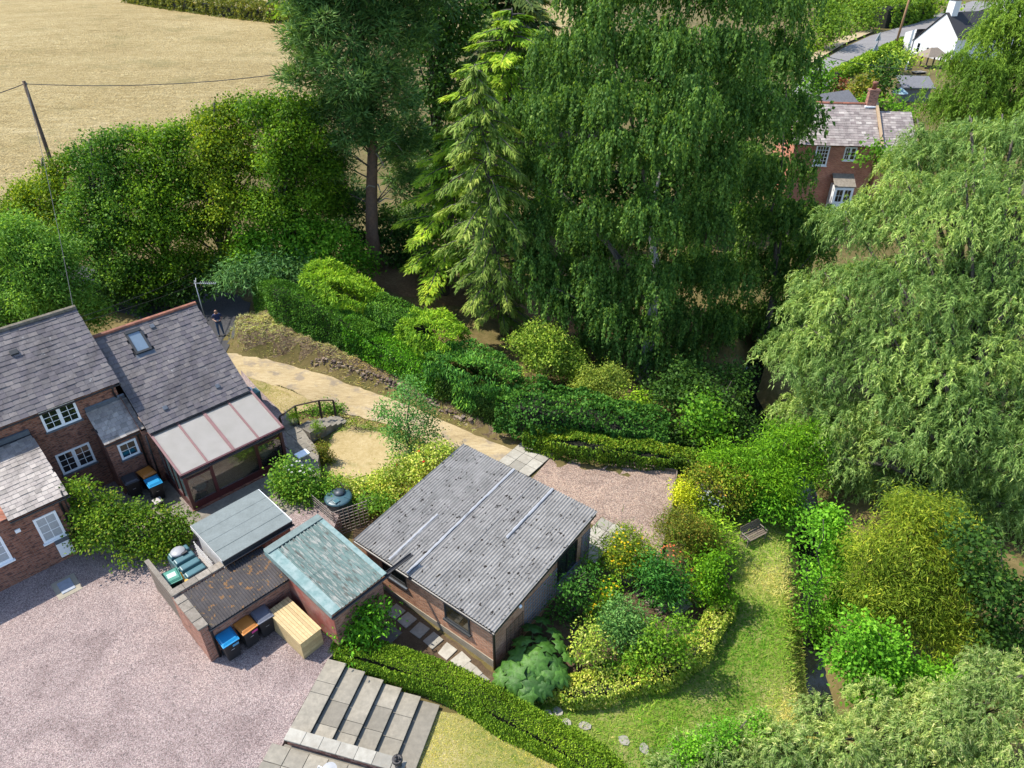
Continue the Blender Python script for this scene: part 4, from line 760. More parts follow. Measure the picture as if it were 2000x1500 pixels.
# forecourt edging and sleepers
ed = thing('timber_edging', 'low timber edging round the pink gravel forecourt', 'edging')
for (a, b), (c, d) in (((1084,882),(1160,894)),((1161,894),(1240,908)),((1241,908),(1322,921)),((1322,922),(1316,962)),((1316,963),(1310,1004))):
    mb = MB(); mb.bar(P(a, b, -.8), P(c, d, -.8), .06, .22); mb.build('board', m_oldw, ed)
sl = thing('sleeper_steps', 'worn timber sleeper steps through the flower border', 'steps')
for a, b, c, d in ((1190,1105,1228,1140),(1222,1142,1246,1130),(1240,1165,1262,1152),(1262,1183,1282,1168),(1284,1198,1304,1182)):
    p, q = G(a, b), G(c, d); mb = MB(); mb.bar(p + EZ * .06, q + EZ * .06, .3 if a > 1200 else .45, .16); mb.build('sleeper', m_oldw, sl, bevel=.02)
pa = G(1330, 1185); mb = MB(); mb.box(-.45, .45, -.25, .25, -.05, .06); o = mb.build('border_slab', m_pave2, bevel=.01); o.location = pa; o.rotation_euler = (0, 0, R(40)); tag(o, 'grey slab at the foot of the sleeper steps inside the golden hedge', 'slab')
# dry stone wall below the bank
dw = thing('dry_stone_wall', 'rough dry stone wall holding the dry bank beside the track', 'wall')
rr = np.random.default_rng(5); _stm = []
for k in range(6):
    bm = bmesh.new(); bmesh.ops.create_icosphere(bm, subdivisions=1, radius=1)
    for v in bm.verts: v.co = Vector([math.copysign(abs(c) ** .5, c) for c in v.co]) * rr.uniform(.72, 1.12)
    me = bpy.data.meshes.new('stone'); bm.to_mesh(me); bm.free(); me.materials.append(plain('wall stone %d' % k, ((.17, .12, .09), (.26, .19, .14), (.12, .09, .075), (.2, .16, .13), (.32, .25, .19), (.15, .1, .075))[k], .95, .25, 9, bmp=.5)); _stm.append(me)
_wl = [G(a, b) for a, b in ((590,713),(640,726),(690,742),(740,760),(800,785),(850,807),(890,824),(920,837))]; _wl = np.array(_wl); seg = np.cumsum([0] + [np.linalg.norm(_wl[i + 1] - _wl[i]) for i in range(len(_wl) - 1)])
for r_ in range(5):
    s_ = rr.uniform(0, .2)
    while s_ < seg[-1]:
        w_ = rr.uniform(.11, .34); frac = s_ / seg[-1]; p = np.array([np.interp(s_, seg, _wl[:, k]) for k in range(3)]); hmax = np.interp(frac, [0, .15, .6, 1], [1, 5, 4, 2])
        if r_ < hmax and rr.random() < .9:
            off = np.array([.25, .85, 0]) * (.2 + .05 * r_ + rr.uniform(-.05, .06)); q = p + off + EZ * (.06 + r_ * .15); M = Matrix.Translation(q) @ Matrix.Rotation(rr.uniform(-.5, .5) - .5, 4, 'Z') @ Matrix.Rotation(rr.uniform(-.2, .2), 4, 'X') @ Matrix.Diagonal((w_ * .55, .16, rr.uniform(.05, .1), 1)); place('stone', _stm[rr.integers(6)], dw, M)
        s_ += w_
dc = thing('drain_cover', 'blue grey drain cover set in the gravel near the cottage wall', 'drain cover', loc2w(.62, 25.37, 0, A_H), A_H)
mb = MB(); mb.box(-.42, .42, -.55, .52, .0, .012); mb.build('surround', m_plinth, dc); mb = MB(); mb.box(-.24, .24, -.34, .36, .013, .04); mb.build('lid', plain('galvanised lid', (.3, .34, .4), .5, .15, 10), dc, bevel=.01)
# ------------------------------------------------------------------ wheeled bins
m_binb = plain('bin black', (.02, .021, .024), .5, .2, 5); m_bing = plain('bin green', (.01, .05, .035), .5, .2, 5)
LID = {'blue': plain('blue lid', (.01, .27, .56), .35, .08, 4), 'orange': plain('orange lid', (.58, .22, .04), .45, .1, 4), 'black': plain('charcoal lid', (.05, .052, .06), .4, .15, 4), 'grey': plain('grey lid', (.17, .18, .22), .35, .15, 4), 'green': plain('green lid', (.06, .26, .19), .4, .15, 4)}
m_stick = {'pink': plain('pink sticker', (.65, .06, .3), .5, .1), 'blue': plain('blue sticker', (.1, .4, .7), .5, .1), 'white': plain('white mark', (.75, .78, .8), .5, .05)}
def bin_(label, p, rz, lid, body=m_binb, sticker=None, group=None, h=.98):
    t = thing('wheeled_bin', label, 'bin', tuple(p), rz, group); mb = MB()          # front towards local -y
    def ring(w, d, z, y0=0.): return [(-w / 2, -d / 2 + y0, z), (w / 2, -d / 2 + y0, z), (w / 2, d / 2 + y0, z), (-w / 2, d / 2 + y0, z)]
    mb.hull(ring(.44, .5, .06, .03), ring(.54, .64, h - .07)); mb.hull(ring(.58, .7, h - .069), ring(.58, .7, h)); mb.build('body', body, t, bevel=.025)
    mb = MB(); mb.hull(ring(.6, .74, h + .002, -.0), ring(.6, .74, h + .03)); mb.hull(ring(.54, .66, h + .031, .01), ring(.46, .52, h + .085, .02)); mb.build('lid', LID[lid], t, bevel=.02)
    mb = MB(); mb.tube([(-.24, .42, h - .02), (.24, .42, h - .02)], .018, 6); mb.build('handle', body, t)
    for x in (-.16, .16): mb = MB(); mb.box(x - .02, x + .02, .33, .42, h - .04, h); mb.build('handle_bracket', body, t)
    for x in (-.24, .24):
        mb = MB(); mb.tube([(x - .025, .26, .1), (x + .025, .26, .1)], .1, 14); mb.build('wheel', m_black, t)
    mb = MB(); mb.obox((-.06, -.302, .62), (.12, 0, 0), (0, -.012, .03), (0, -.004, 0)); mb.build('mark', m_stick['white'], t)
    if sticker: mb = MB(); mb.obox((.02, -.325, .76), (.22, 0, 0), (0, -.012, .12), (0, -.004, 0)); mb.build('sticker', m_stick[sticker], t)
    return t
def ob(x, y, a=A_O, z=0.): return loc2w(x, y, z, a)
bin_('black wheeled bin with a blue lid at the corner of the brick store', ob(4.28, 17.85), A_O - 2, 'blue', sticker='blue', group='bins along the store')
bin_('black wheeled bin with orange lid and pink sticker by the store', ob(4.98, 17.86), A_O + 3, 'orange', sticker='pink', group='bins along the store')
bin_('black wheeled bin with a grey lid beside the wooden box', ob(5.62, 17.86), A_O - 3, 'grey', group='bins along the store')
bin_('black wheeled bin with charcoal lid against the cottage porch', ob(4.55, 28.68, A_H), A_H - 4, 'black', group='bins by the porch')
bin_('wheeled bin with orange lid in the corner by the conservatory', ob(5.25, 28.62, A_H), A_H + 5, 'orange', group='bins by the porch')
bin_('wheeled bin with blue lid standing in front of the conservatory corner', ob(5.22, 27.8, A_H), A_H - 3, 'blue', group='bins by the porch')
gb = bin_('dark green wheeled bin with pale sticker inside the fenced corner', ob(4.12, 21.7), A_O - 8, 'green', m_bing, h=1.1)
mb = MB(); mb.box(-.14, .16, -.1, .14, 1.187, 1.19); mb.build('sticker', plain('pale green sheet', (.55, .75, .65), .5, .05), gb)
cd = thing('food_caddy', 'small grey food waste caddy with pale lid below the blue bin', 'caddy', ob(5.0, 27.2, A_H), A_H)
mb = MB(); mb.hull([(-.12, -.13, 0), (.12, -.13, 0), (.12, .13, 0), (-.12, .13, 0)], [(-.17, -.18, .36), (.17, -.18, .36), (.17, .18, .36), (-.17, .18, .36)]); mb.build('body', m_binb, cd, bevel=.02); mb = MB(); mb.box(-.185, .185, -.195, .195, .362, .42); mb.build('lid', plain('pale grey lid', (.5, .47, .46), .5, .1), cd, bevel=.025); mb = MB(); mb.tube([(-.14, -.2, .4), (-.12, -.24, .46), (.12, -.24, .46), (.14, -.2, .4)], .014, 6); mb.build('handle', m_binb, cd)
# ------------------------------------------------------------------ wooden box of new boards
wb = thing('wooden_box', 'new pale pine storage box with sloping boarded lid', 'storage box', (0, 0, 0), A_G)
bx0, bx1, by0, by1 = 6.76, 7.6, 15.55, 17.5
mb = MB(); mb.box(bx0 + .02, bx1 - .02, by0 + .02, by1, .0, .84); mb.build('carcass', plain('pine inside', (.42, .31, .16), .8), wb)
for k in range(6):
    z = .01 + k * .14
    for nm, bxx in (('board', (bx0, bx0 + .019, by0 + .02, by1)), ('board', (bx1 - .019, bx1, by0 + .02, by1)), ('board', (bx0, bx1, by0, by0 + .019))): mb = MB(); mb.box(*bxx, z, z + .134); mb.build(nm, m_wood, wb)
ld = MB(); ld.box(bx0 - .01, bx1 + .01, by0 - .02, by1, .85, .87); lid_ = ld.build('lid', m_wood, wb)
for k in range(8): w_ = (bx1 - bx0 + .06) / 8; mb = MB(); mb.hull([(bx0 - .03 + k * w_, by0 - .04, .872), (bx0 - .03 + (k + 1) * w_ - .012, by0 - .04, .872), (bx0 - .03 + (k + 1) * w_ - .012, by1, .96), (bx0 - .03 + k * w_, by1, .96)], [(bx0 - .03 + k * w_, by0 - .04, .895), (bx0 - .03 + (k + 1) * w_ - .012, by0 - .04, .895), (bx0 - .03 + (k + 1) * w_ - .012, by1, .985), (bx0 - .03 + k * w_, by1, .985)]); mb.build('board', m_wood, lid_)
# ------------------------------------------------------------------ oil tank, tools, water tank
m_oil = plain('blue green plastic', (.06, .16, .185), .35, .12, 3); m_oil2 = plain('water tank plastic', (.045, .11, .135), .4, .12, 3)
ot = thing('oil_tank', 'blue green plastic oil tank with ribs and round grey lid', 'tank', ob(4.86, 22.0), A_O)
mb = MB(); mb.box(-.42, .42, -.95, .95, .0, 1.05); mb.build('body', m_oil, ot, bevel=.08)
for k in range(4): y = -.95 + .06 + k * .46; mb = MB(); mb.hull([(-.4, y, 1.03), (.4, y, 1.03), (.4, y + .38, 1.03), (-.4, y + .38, 1.03)], [(-.36, y + .05, 1.2), (.36, y + .05, 1.2), (.36, y + .33, 1.22), (-.36, y + .33, 1.22)]); mb.build('rib', m_oil, ot, bevel=.04)
mb = MB(); mb.lathe([(.02, 1.2), (.27, 1.2), (.28, 1.26), (.24, 1.3), (.02, 1.31)], (-.05, .62, 0), 20); mb.build('lid', plain('grey tank lid', (.33, .34, .36), .5), ot, True); mb = MB(); mb.box(-.02, .2, .3, .4, 1.25, 1.3); mb.build('hasp', m_black, ot)
sp = thing('yellow_tool', 'bright yellow plastic tool handle standing behind the store wall', 'tool', ob(4.3, 20.62, A_O, .9), A_O)
m_yel = plain('yellow plastic', (.65, .36, .03), .45); mb = MB(); mb.tube([(0, 0, -.9), (0, .1, .6), (-.02, .22, 1.0)], .02, 8); mb.build('shaft', m_yel, sp); mb = MB(); mb.prism([(-.04, .0), (.04, 0), (.14, -.22), (.1, -.3), (-.1, -.3), (-.14, -.22)], .75, .8); mb.build('blade', m_yel, sp)
tb = thing('garden_tub', 'blue rimmed tub of pinkish rubble behind the store wall', 'tub', ob(4.12, 20.75), A_O)
mb = MB(); mb.hull([(-.2, -.25, 0), (.2, -.25, 0), (.2, .25, 0), (-.2, .25, 0)], [(-.3, -.36, .95), (.3, -.36, .95), (.3, .36, .95), (-.3, .36, .95)]); mb.build('body', plain('tub plastic', (.1, .13, .18), .5), tb, bevel=.03); mb = MB(); mb.tube([(-.3, -.36, .96), (-.3, .36, .96), (.3, .36, .96), (.3, -.36, .96), (-.3, -.36, .96)], .02, 6); mb.build('rim', plain('pale blue rim', (.35, .45, .6), .4), tb); mb = MB(); mb.lathe([(.25, .951), (.2, 1.02), (.02, 1.04)], n=10); mb.build('rubble', plain('pink rubble', (.45, .33, .28), .9, .3, 20, bmp=.6), tb)
wt = thing('water_tank', 'round dark teal water tank with a hatch lid behind trellis', 'tank', tuple(w2(11.32, 21.55, -.8, A_O)), A_O)
mb = MB(); mb.lathe([(.5, 0), (.56, .05), (.56, .5), (.58, .55), (.56, .6), (.56, 1.15), (.6, 1.17), (.6, 1.22), (.5, 1.26), (.02, 1.32)], n=28); mb.build('body', m_oil2, wt, True)
mb = MB(); mb.lathe([(.02, 1.31), (.24, 1.3), (.26, 1.36), (.02, 1.4)], (.15, .12, 0), 20); mb.build('hatch', plain('hatch', (.05, .07, .09), .5), wt, True); mb = MB(); mb.box(-.38, -.12, -.36, -.12, 1.27, 1.33); mb.build('outlet_plate', m_oil, wt, bevel=.02)
for q in range(6): mb = MB(); a_ = q * 1.047; mb.bar((.3 * math.cos(a_), .3 * math.sin(a_), 1.29), (.57 * math.cos(a_), .57 * math.sin(a_), 1.245), .05, .03); mb.build('rib', m_oil2, wt)
ca = thing('watering_can', 'small black watering can on the paving by the flat roofed shed', 'watering can', tuple(P(549, 972)), 30)
mb = MB(); mb.lathe([(.1, 0), (.11, .02), (.1, .28), (.06, .3)], n=12); mb.build('body', m_black, ca, True); mb = MB(); mb.tube([(.08, 0, .06), (.28, 0, .3)], .02, 6); mb.build('spout', m_black, ca); mb = MB(); mb.tube([(-.1, 0, .08), (-.2, 0, .22), (-.08, 0, .36), (.03, 0, .3)], .015, 6); mb.build('handle', m_black, ca)
bb = thing('bird_bath', 'small white bird table on the terrace behind the white rose', 'bird table', tuple(P(594, 905)), A_H)
mb = MB(); mb.box(-.2, .2, -.15, .15, .0, .08); mb.build('base', m_render, bb, bevel=.02); mb = MB(); mb.lathe([(.07, .08), (.06, .5), (.08, .55)], n=10); mb.build('column', m_render, bb, True); mb = MB(); mb.box(-.3, .3, -.22, .22, .55, .62); mb.build('top', m_white, bb, bevel=.02)
ac = thing('water_butt', 'small teal box with a white can at the cottage gable', 'box', tuple(P(500, 790, -.1)), A_H)
mb = MB(); mb.box(-.3, .3, -.25, .25, -.2, .85); mb.build('body', m_oil, ac, bevel=.03); mb = MB(); mb.lathe([(.09, .86), (.1, .9), (.1, 1.1), (.07, 1.12)], (-.1, 0, 0), 12); mb.build('can', m_white, ac, True)
# ------------------------------------------------------------------ bench on the grass
A_B = 30
be = thing('garden_bench', 'weathered slatted bench on the grass by the stream', 'bench', tuple(G(1468, 1056)), A_B)
for x in (-.55, .55):
    mb = MB(); mb.tube([(x, -.22, 0), (x, -.24, .4), (x, -.26, .58), (x, .2, .6)], .025, 6); mb.tube([(x, .22, 0), (x, .2, .42), (x, .3, .85)], .025, 6); mb.tube([(x, -.24, .39), (x, .2, .4)], .022, 6); mb.build('end_frame', m_lath, be)
for k in range(5): mb = MB(); mb.box(-.6, .6, -.26 + k * .1, -.26 + k * .1 + .075, .415, .44); mb.build('slat', m_oldw, be)
for k in range(3): y = .225 + k * .035; mb = MB(); mb.obox((-.6, y - .01, .52 + k * .125), (1.2, 0, 0), (0, .028, .1), (0, -.02, .006)); mb.build('slat', m_oldw, be)
# ------------------------------------------------------------------ person with a controller
pf = P(433, 655, .09)
pe = thing('person', 'bald man in navy polo shirt and jeans looking down at a controller on the lane', 'person', tuple(pf), 24)
def skin(name, chains, mats, assign, parent, sub=2):
    vs, es, rd = [], [], []
    for ch in chains:
        prev = ch.get('from'); 
        for p, r_ in ch['pts']:
            vs.append(p); rd.append(r_); i = len(vs) - 1
            if prev is not None: es.append((prev, i))
            prev = i
    me = bpy.data.meshes.new(name); me.from_pydata(vs, es, []); o = bpy.data.objects.new(name, me); link(o)
    m = o.modifiers.new('s', 'SKIN'); m.use_smooth_shade = True; 
    if not me.skin_vertices: 
        bpy.context.view_layer.objects.active = o; o.select_set(True); bpy.ops.mesh.customdata_skin_add() if not me.skin_vertices else None
    for i, r_ in enumerate(rd): 
        q = r_ if hasattr(r_, '__len__') else (r_, r_); me.skin_vertices[0].data[i].radius = q; me.skin_vertices[0].data[i].use_root = (i == 0)
    s = o.modifiers.new('d', 'SUBSURF'); s.levels = s.render_levels = sub
    bpy.context.view_layer.update(); ev = o.evaluated_get(bpy.context.evaluated_depsgraph_get()); me2 = bpy.data.meshes.new_from_object(ev)
    bpy.data.objects.remove(o); me2.name = name
    me2.materials.clear()
    for q in mats: me2.materials.append(q)
    for f in me2.polygons: f.material_index = assign(f.center); f.use_smooth = True
    return link(bpy.data.objects.new(name, me2), parent)
m_skin = plain('skin', (.45, .25, .17), .5, .05); m_navy = plain('navy polo', (.02, .035, .11), .9, .2); m_jean = plain('blue jeans', (.05, .1, .18), .9, .25, 20); m_shoe = plain('black shoes', (.012, .012, .014), .5)
ch = [dict(pts=[((0, .02, .95), (.17, .12)), ((0, .02, 1.12), (.16, .11)), ((0, .03, 1.32), (.19, .12)), ((0, .04, 1.44), (.13, .09)), ((0, .01, 1.53), .055), ((0, -.02, 1.6), (.075, .085)), ((0, -.035, 1.7), (.078, .095)), ((0, -.03, 1.755), .055)])]
def limb(f, *p): ch.append({'from': f, 'pts': list(p)})
limb(0, ((-.1, .02, .84), .1), ((-.12, 0, .5), .07), ((-.13, .03, .12), .05), ((-.14, -.01, .05), .045), ((-.15, -.14, .03), .04))
limb(0, ((.1, .02, .84), .1), ((.12, -.01, .5), .07), ((.14, .03, .12), .05), ((.15, -.01, .05), .045), ((.17, -.14, .03), .04))
limb(3, ((-.2, .04, 1.42), .065), ((-.27, .03, 1.17), .045), ((-.11, -.2, 1.1), .034), ((-.07, -.24, 1.1), (.04, .022)))
limb(3, ((.2, .04, 1.42), .065), ((.27, .03, 1.17), .045), ((.11, -.2, 1.1), .034), ((.07, -.24, 1.1), (.04, .022)))
def asg(c):
    if c.z < .09: return 3
    if c.z < .93 and c.y > -.12: return 2
    if c.z > 1.5: return 0
    if c.z < 1.25 and (abs(c.x) > .2 or c.y < -.12): return 0
    return 1
bd_ = skin('body', ch, [m_skin, m_navy, m_jean, m_shoe], asg, pe)
for s in (-1, 1):
    mb = MB()
    for k in range(4): y0 = -.265 - .004 * k; x = s * (.075 - .018 * k); mb.tube([(x, -.25, 1.1 + .012 * (k % 2)), (x * .92, -.285, 1.095), (x * .8, -.29 + .004 * k, 1.07)], [.0095, .0085, .006], 6)
    mb.tube([(s * .085, -.23, 1.115), (s * .055, -.25, 1.135), (s * .035, -.265, 1.135)], [.011, .01, .007], 6); mb.build('hand_fingers', m_skin, pe)
    mb = MB(); mb.lathe([(.004, -.03), (.018, -.02), (.02, .01), (.006, .03)], (s * .08, -.03, 1.66), 8); mb.build('ear', m_skin, pe)
    mb = MB(); mb.lathe([(.003, -.007), (.009, 0), (.003, .007)], (s * .03, -.118, 1.665), 8); mb.build('eye', m_black, pe)
mb = MB(); mb.hull([(-.014, -.1, 1.63), (.014, -.1, 1.63), (.008, -.1, 1.68), (-.008, -.1, 1.68)][::-1], [(-.01, -.142, 1.628), (.01, -.142, 1.628), (.004, -.12, 1.676), (-.004, -.12, 1.676)][::-1]); mb.build('nose', m_skin, pe); mb = MB(); mb.box(-.025, .025, -.118, -.108, 1.59, 1.6); mb.build('mouth', plain('lips', (.3, .13, .1), .5), pe)
dr = thing('controller', 'small dark hand held controller in the man\'s hands', 'controller', tuple(pf + np.array([.1, -.25, 1.1])), 24)
mb = MB(); mb.box(-.09, .09, -.045, .03, .0, .03); mb.build('body', m_black, dr, bevel=.01); mb = MB(); mb.obox((-.07, .03, .03), (.14, 0, 0), (0, .05, .06), (0, -.008, .006)); mb.build('screen', plain('screen', (.1, .12, .14), .1), dr)
# ------------------------------------------------------------------ poles, wires, signs
m_pole = plain('creosoted pole', (.13, .085, .055), .85, .25, 6, bmp=.3); m_wire = plain('wire', (.02, .02, .02), .6)
def sag(a, b, s, n=14): a = np.asarray(a, float); b = np.asarray(b, float); return [a + (b - a) * t - EZ * s * 4 * t * (1 - t) for t in np.linspace(0, 1, n)]
pY = 56.0; pb, pt = at(108, 345, pY), at(46, 158, pY); pb[2] = float(T(pb[0], pb[1])) - .3
up = thing('utility_pole', 'leaning dark wooden utility pole at the field edge', 'pole', tuple(pb)); ptl = pt - pb
mb = MB(); mb.tube([(0, 0, 0), ptl * .5, ptl], [.17, .15, .12], 10); mb.build('pole', m_pole, up, True)
mb = MB(); mb.lathe([(.05, 0), (.07, .1), (.04, .2)], tuple(ptl + [.12, 0, -.3]), 8); mb.build('insulator', m_lath, up, True); mb = MB(); mb.bar(ptl * .78 + [0, -.16, 0], ptl * .9 + [0, -.14, 0], .06, .03); mb.build('plate', m_alu, up); mb = MB(); mb.box(*(ptl[0] * .42 + q for q in (-.1, .2)), *(ptl[1] * .42 + q for q in (-.2, .1)), *(ptl[2] * .42 + q for q in (-.1, .15))); mb.build('bracket', m_black, up)
def wire(label, a, b, s, r=.02): mb = MB(); mb.tube(sag(a, b, s), r, 5); return tag(mb.build('overhead_wire', m_wire), label, 'wire', 'overhead wires')
wire('overhead wire running from the pole across the field to the pine', pt - EZ * .2, at(640, 130, 60), .6, .03); wire('overhead wire leaving the pole at the left edge', pt - EZ * .2, at(-200, 225, 55), .3, .03)
wire('thin service wire hanging down from the pole past the ash', pt - EZ * .2 + [.1, 0, 0], loc2w(5.7, 33.3, 7.3, A_H), .6, .014)
wire('upper of the two thin wires above the lower cottage roof', loc2w(5.2, 34.4, 6.3, A_H), at(450, 495, 46), .3, .014); wire('lower of the two thin wires above the lower cottage roof', loc2w(5.2, 34.2, 6.2, A_H), at(470, 515, 46), .3, .014)
fp0, fp1 = P(1745, 102, 0), at(1783, -25, P(1745, 102, 0)[1])
fp = thing('roadside_pole', 'tall brown wooden pole beside the road near the white house', 'pole', tuple(fp0)); mb = MB(); mb.tube([(0, 0, -.3), (fp1 - fp0)], [.22, .17], 8); mb.build('pole', plain('brown pole', (.3, .17, .08), .85, .2), fp, True); mb = MB(); mb.box(-.3, .3, -.1, .1, 9.0, 9.15); mb.build('crossarm', m_pole, fp)
f2 = P(1857, 20, 0); p2 = thing('roadside_pole', 'far wooden pole at the top edge beyond the white house', 'pole', tuple(f2)); mb = MB(); mb.tube([(0, 0, 0), (0, 0, 9)], [.2, .15], 8); mb.build('pole', plain('tan pole', (.33, .2, .1), .85, .2), p2, True); mb = MB(); mb.box(-.6, .6, -.08, .08, 7.5, 7.65); mb.build('crossarm', m_pole, p2)
wire('pale wire crossing above the road in front of the signs', at(1560, 95, 80), at(1800, 135, 95), .5, .03)
sg = P(1705, 122, 0); si = thing('road_sign', 'two triangular road signs seen from behind on one post', 'sign', tuple(sg), 32)
m_sgb = plain('sign back', (.33, .42, .48), .5, .1); mb = MB(); mb.tube([(0, 0, 0), (0, 0, 4.6)], .07, 8); mb.build('post', m_alu, si)
for z in (3.3, 1.9): mb = MB(); mb.add([(-.75, .1, z), (.75, .1, z), (0, .1, z + 1.25), (-.75, .14, z), (.75, .14, z), (0, .14, z + 1.25)], [(0, 1, 2), (5, 4, 3), (0, 3, 4, 1), (1, 4, 5, 2), (2, 5, 3, 0)]); mb.build('triangle_plate', m_sgb, si)
mb = MB(); mb.box(-.7, .7, .1, .14, 1.3, 1.85); mb.build('plate', m_sgb, si)
# ------------------------------------------------------------------ far houses
N_SLATE[0] = 300
rb = 60.9
bh = thing('brick_house', 'red brick house with pale slate roof half hidden between birch and willow', 'house', tuple(P(1590, 281, 5.0) * [1, 1, 0]), -6)
m_fbrick = brickmat('far brick', (.38, .14, .085), (.44, .2, .12), (.4, .33, .28), (.2, .08, .06), darkamt=.35)
mb = MB(); mb.add([(-1.5, .25, -1.2), (5.4, .25, -1.2), (5.4, 7.5, -1.2), (-1.5, 7.5, -1.2), (-1.5, .25, 4.95), (5.4, .25, 4.95), (5.4, 7.5, 4.95), (-1.5, 7.5, 4.95), (-1.5, 3.9, 7.3), (5.4, 3.9, 7.3)], [(0, 1, 5, 4), (1, 2, 6, 9, 5), (2, 3, 7, 6), (3, 0, 4, 8, 7)]); mb.build('wall', m_fbrick, bh)
def roof_on(par, quads, th=.08, name='roof'):
    mb = MB()
    for q in quads:
        q = [np.asarray(p, float) for p in q]; n = unit(np.cross(q[1] - q[0], q[2] - q[0])); mb.hull([p - n * th for p in q], q)
    return mb.build(name, m_deck, par)
rr_ = roof_on(bh, [[(-1.7, 0, 4.9), (5.5, 0, 4.9), (5.5, 3.9, 7.5), (-1.7, 3.9, 7.5)], [(5.5, 7.8, 4.9), (-1.7, 7.8, 4.9), (-1.7, 3.9, 7.5), (5.5, 3.9, 7.5)]])
slates(rr_, m_slate3, (-1.72, -.04, 4.9), EX, unit((0, 3.9, 2.6)), 7.24, 4.72, .27, .4)
r2 = roof_on(bh, [[(5.62, -.4, 4.6), (8.6, -.4, 4.6), (8.6, 3.6, 7.0), (5.62, 3.6, 7.0)]], name='side_roof'); slates(r2, m_slate3, (5.62, -.44, 4.6), EX, unit((0, 4.0, 2.4)), 2.98, 4.66, .27, .4)
mb = MB(); mb.box(5.64, 8.4, -.2, 7.4, -1.2, 4.55); mb.build('wall', m_fbrick, bh)
mb = MB(); mb.obox((5.5, -.1, 4.97), (.2, 0, 0), (0, 4.0, 2.65), (0, -.1, .14)); mb.build('coping', plain('sandstone coping', (.5, .36, .22), .9, .15), bh)
ridge_tiles(rr_, (-1.7, 3.9, 7.53), (5.0, 3.9, 7.53), m_rridge, 12, .16)
mb = MB(); mb.box(4.75, 5.55, 3.6, 4.2, 6.9, 8.6); mb.box(4.7, 5.6, 3.55, 4.25, 8.6, 8.75); mb.build('chimney', m_bricks, bh); mb = MB(); mb.lathe([(.2, 8.76), (.17, 9.1), (.24, 9.2), (.22, 9.35)], (5.1, 3.9, 0), 12); mb.build('chimney_pot', m_rridge, bh, True)
mb = MB(); mb.box(4.6, 5.62, 3.4, 4.35, 7.3, 7.42); mb.build('lead_flashing', m_white, bh)
window(bh, (.35, .25, 3.1), EX, -EY, 1.15, 1.75, [(4, 5)], sill='w', fw=.09, glz=.035); window(bh, (2.75, .25, 3.6), EX, -EY, 1.0, 1.15, [(2, 3), (1, 3)], sill='w', fw=.08, glz=.03)
mb = MB(); mb.hull([(2.2, -1.2, 1.7), (4.0, -1.2, 1.7), (4.0, .249, 2.4), (2.2, .249, 2.4)], [(2.2, -1.2, 1.78), (4.0, -1.2, 1.78), (4.0, .249, 2.48), (2.2, .249, 2.48)]); mb.build('bay_roof', m_stone, bh); mb = MB(); mb.box(2.3, 3.9, -1.1, .249, -1.0, 1.65); mb.build('bay', m_white, bh)
window(bh, (2.4, -1.1, .3), EX, -EY, 1.4, 1.25, [(2, 2), (2, 2)], sill=False, fw=.08)
# white house at the road
m_wht = plain('white render', (.6, .6, .6), .8, .04, 2, k=1)
wh0 = P(1845, 126, -.5); wh1 = P(1784, 112, -.5); _ax = math.degrees(math.atan2(wh1[1] - wh0[1], wh1[0] - wh0[0]))
wh = thing('white_house', 'white rendered house with dark slate roof at the roadside', 'house', tuple(wh0), _ax)   # local x along the gable towards the road, y beyond
_w = np.linalg.norm(wh1 - wh0) + 1.0; pk = _w * .34
mb = MB(); mb.add([(-1, 0, -1), (_w, 0, -1), (_w, -14, -1), (-1, -14, -1), (-1, 0, 4.2), (_w, 0, 2.6), (_w, -14, 2.6), (-1, -14, 4.2), (pk, 0, 7.4), (pk, -14, 7.4)], [(1, 0, 4, 8, 5), (2, 1, 5, 6), (3, 2, 6, 9, 7), (0, 3, 7, 4)]); mb.build('wall', m_wht, wh)
def q4(a, b, c, d): return [a, b, c, d]
rw_ = roof_on(wh, [[(-1.3, -14.2, 4.02), (-1.3, .15, 4.02), (pk, .15, 7.5), (pk, -14.2, 7.5)], [(_w + .2, .15, 2.55), (_w + .2, -14.2, 2.55), (pk, -14.2, 7.5), (pk, .15, 7.5)]], .12)
for side in (0, 1):
    o0 = np.array([-1.3, -14.2, 4.06]) if side == 0 else np.array([_w + .2, .15, 2.6]); v_ = unit((pk + 1.3, 0, 3.48)) if side == 0 else unit((pk - _w - .2, 0, 4.95)); slates(rw_, m_slate, o0, EY if side == 0 else -EY, v_, 14.3, np.hypot(pk + 1.3, 3.48) if side == 0 else np.hypot(_w + .2 - pk, 4.95), .5, .7, keep=False)
for y_, nm in ((-1.0, 0), (-12.6, 1)):
    mb = MB(); mb.box(pk - .7, pk + .7, y_ - .6, y_ + .6, 6.8, 9.4); mb.build('chimney', m_wht, wh); mb = MB(); mb.box(pk - .8, pk + .8, y_ - .7, y_ + .7, 9.4, 9.75); mb.build('chimney_band', m_dkw, wh)
    for dx in (-.4, .3): mb = MB(); mb.lathe([(.25, 9.76), (.2, 10.3), (.26, 10.4)], (pk + dx, y_, 0), 10); mb.build('chimney_pot', m_rridge, wh, True)
mb = MB(); mb.add([(_w + .002, -.0, -1), (_w + 2.4, -.0, -1), (_w + 2.4, -5, -1), (_w + .002, -5, -1), (_w + .002, 0, 4.4), (_w + 2.4, 0, 3.6), (_w + 2.4, -5, 3.6), (_w + .002, -5, 4.4)], [(1, 0, 4, 5), (2, 1, 5, 6), (3, 2, 6, 7), (4, 7, 6, 5)]); mb.build('side_wing', m_wht, wh)
window(wh, (_w - 1.0, 0, .8), -EX, EY, .9, 1.7, [(1, 2)], sill='w', fw=.12)
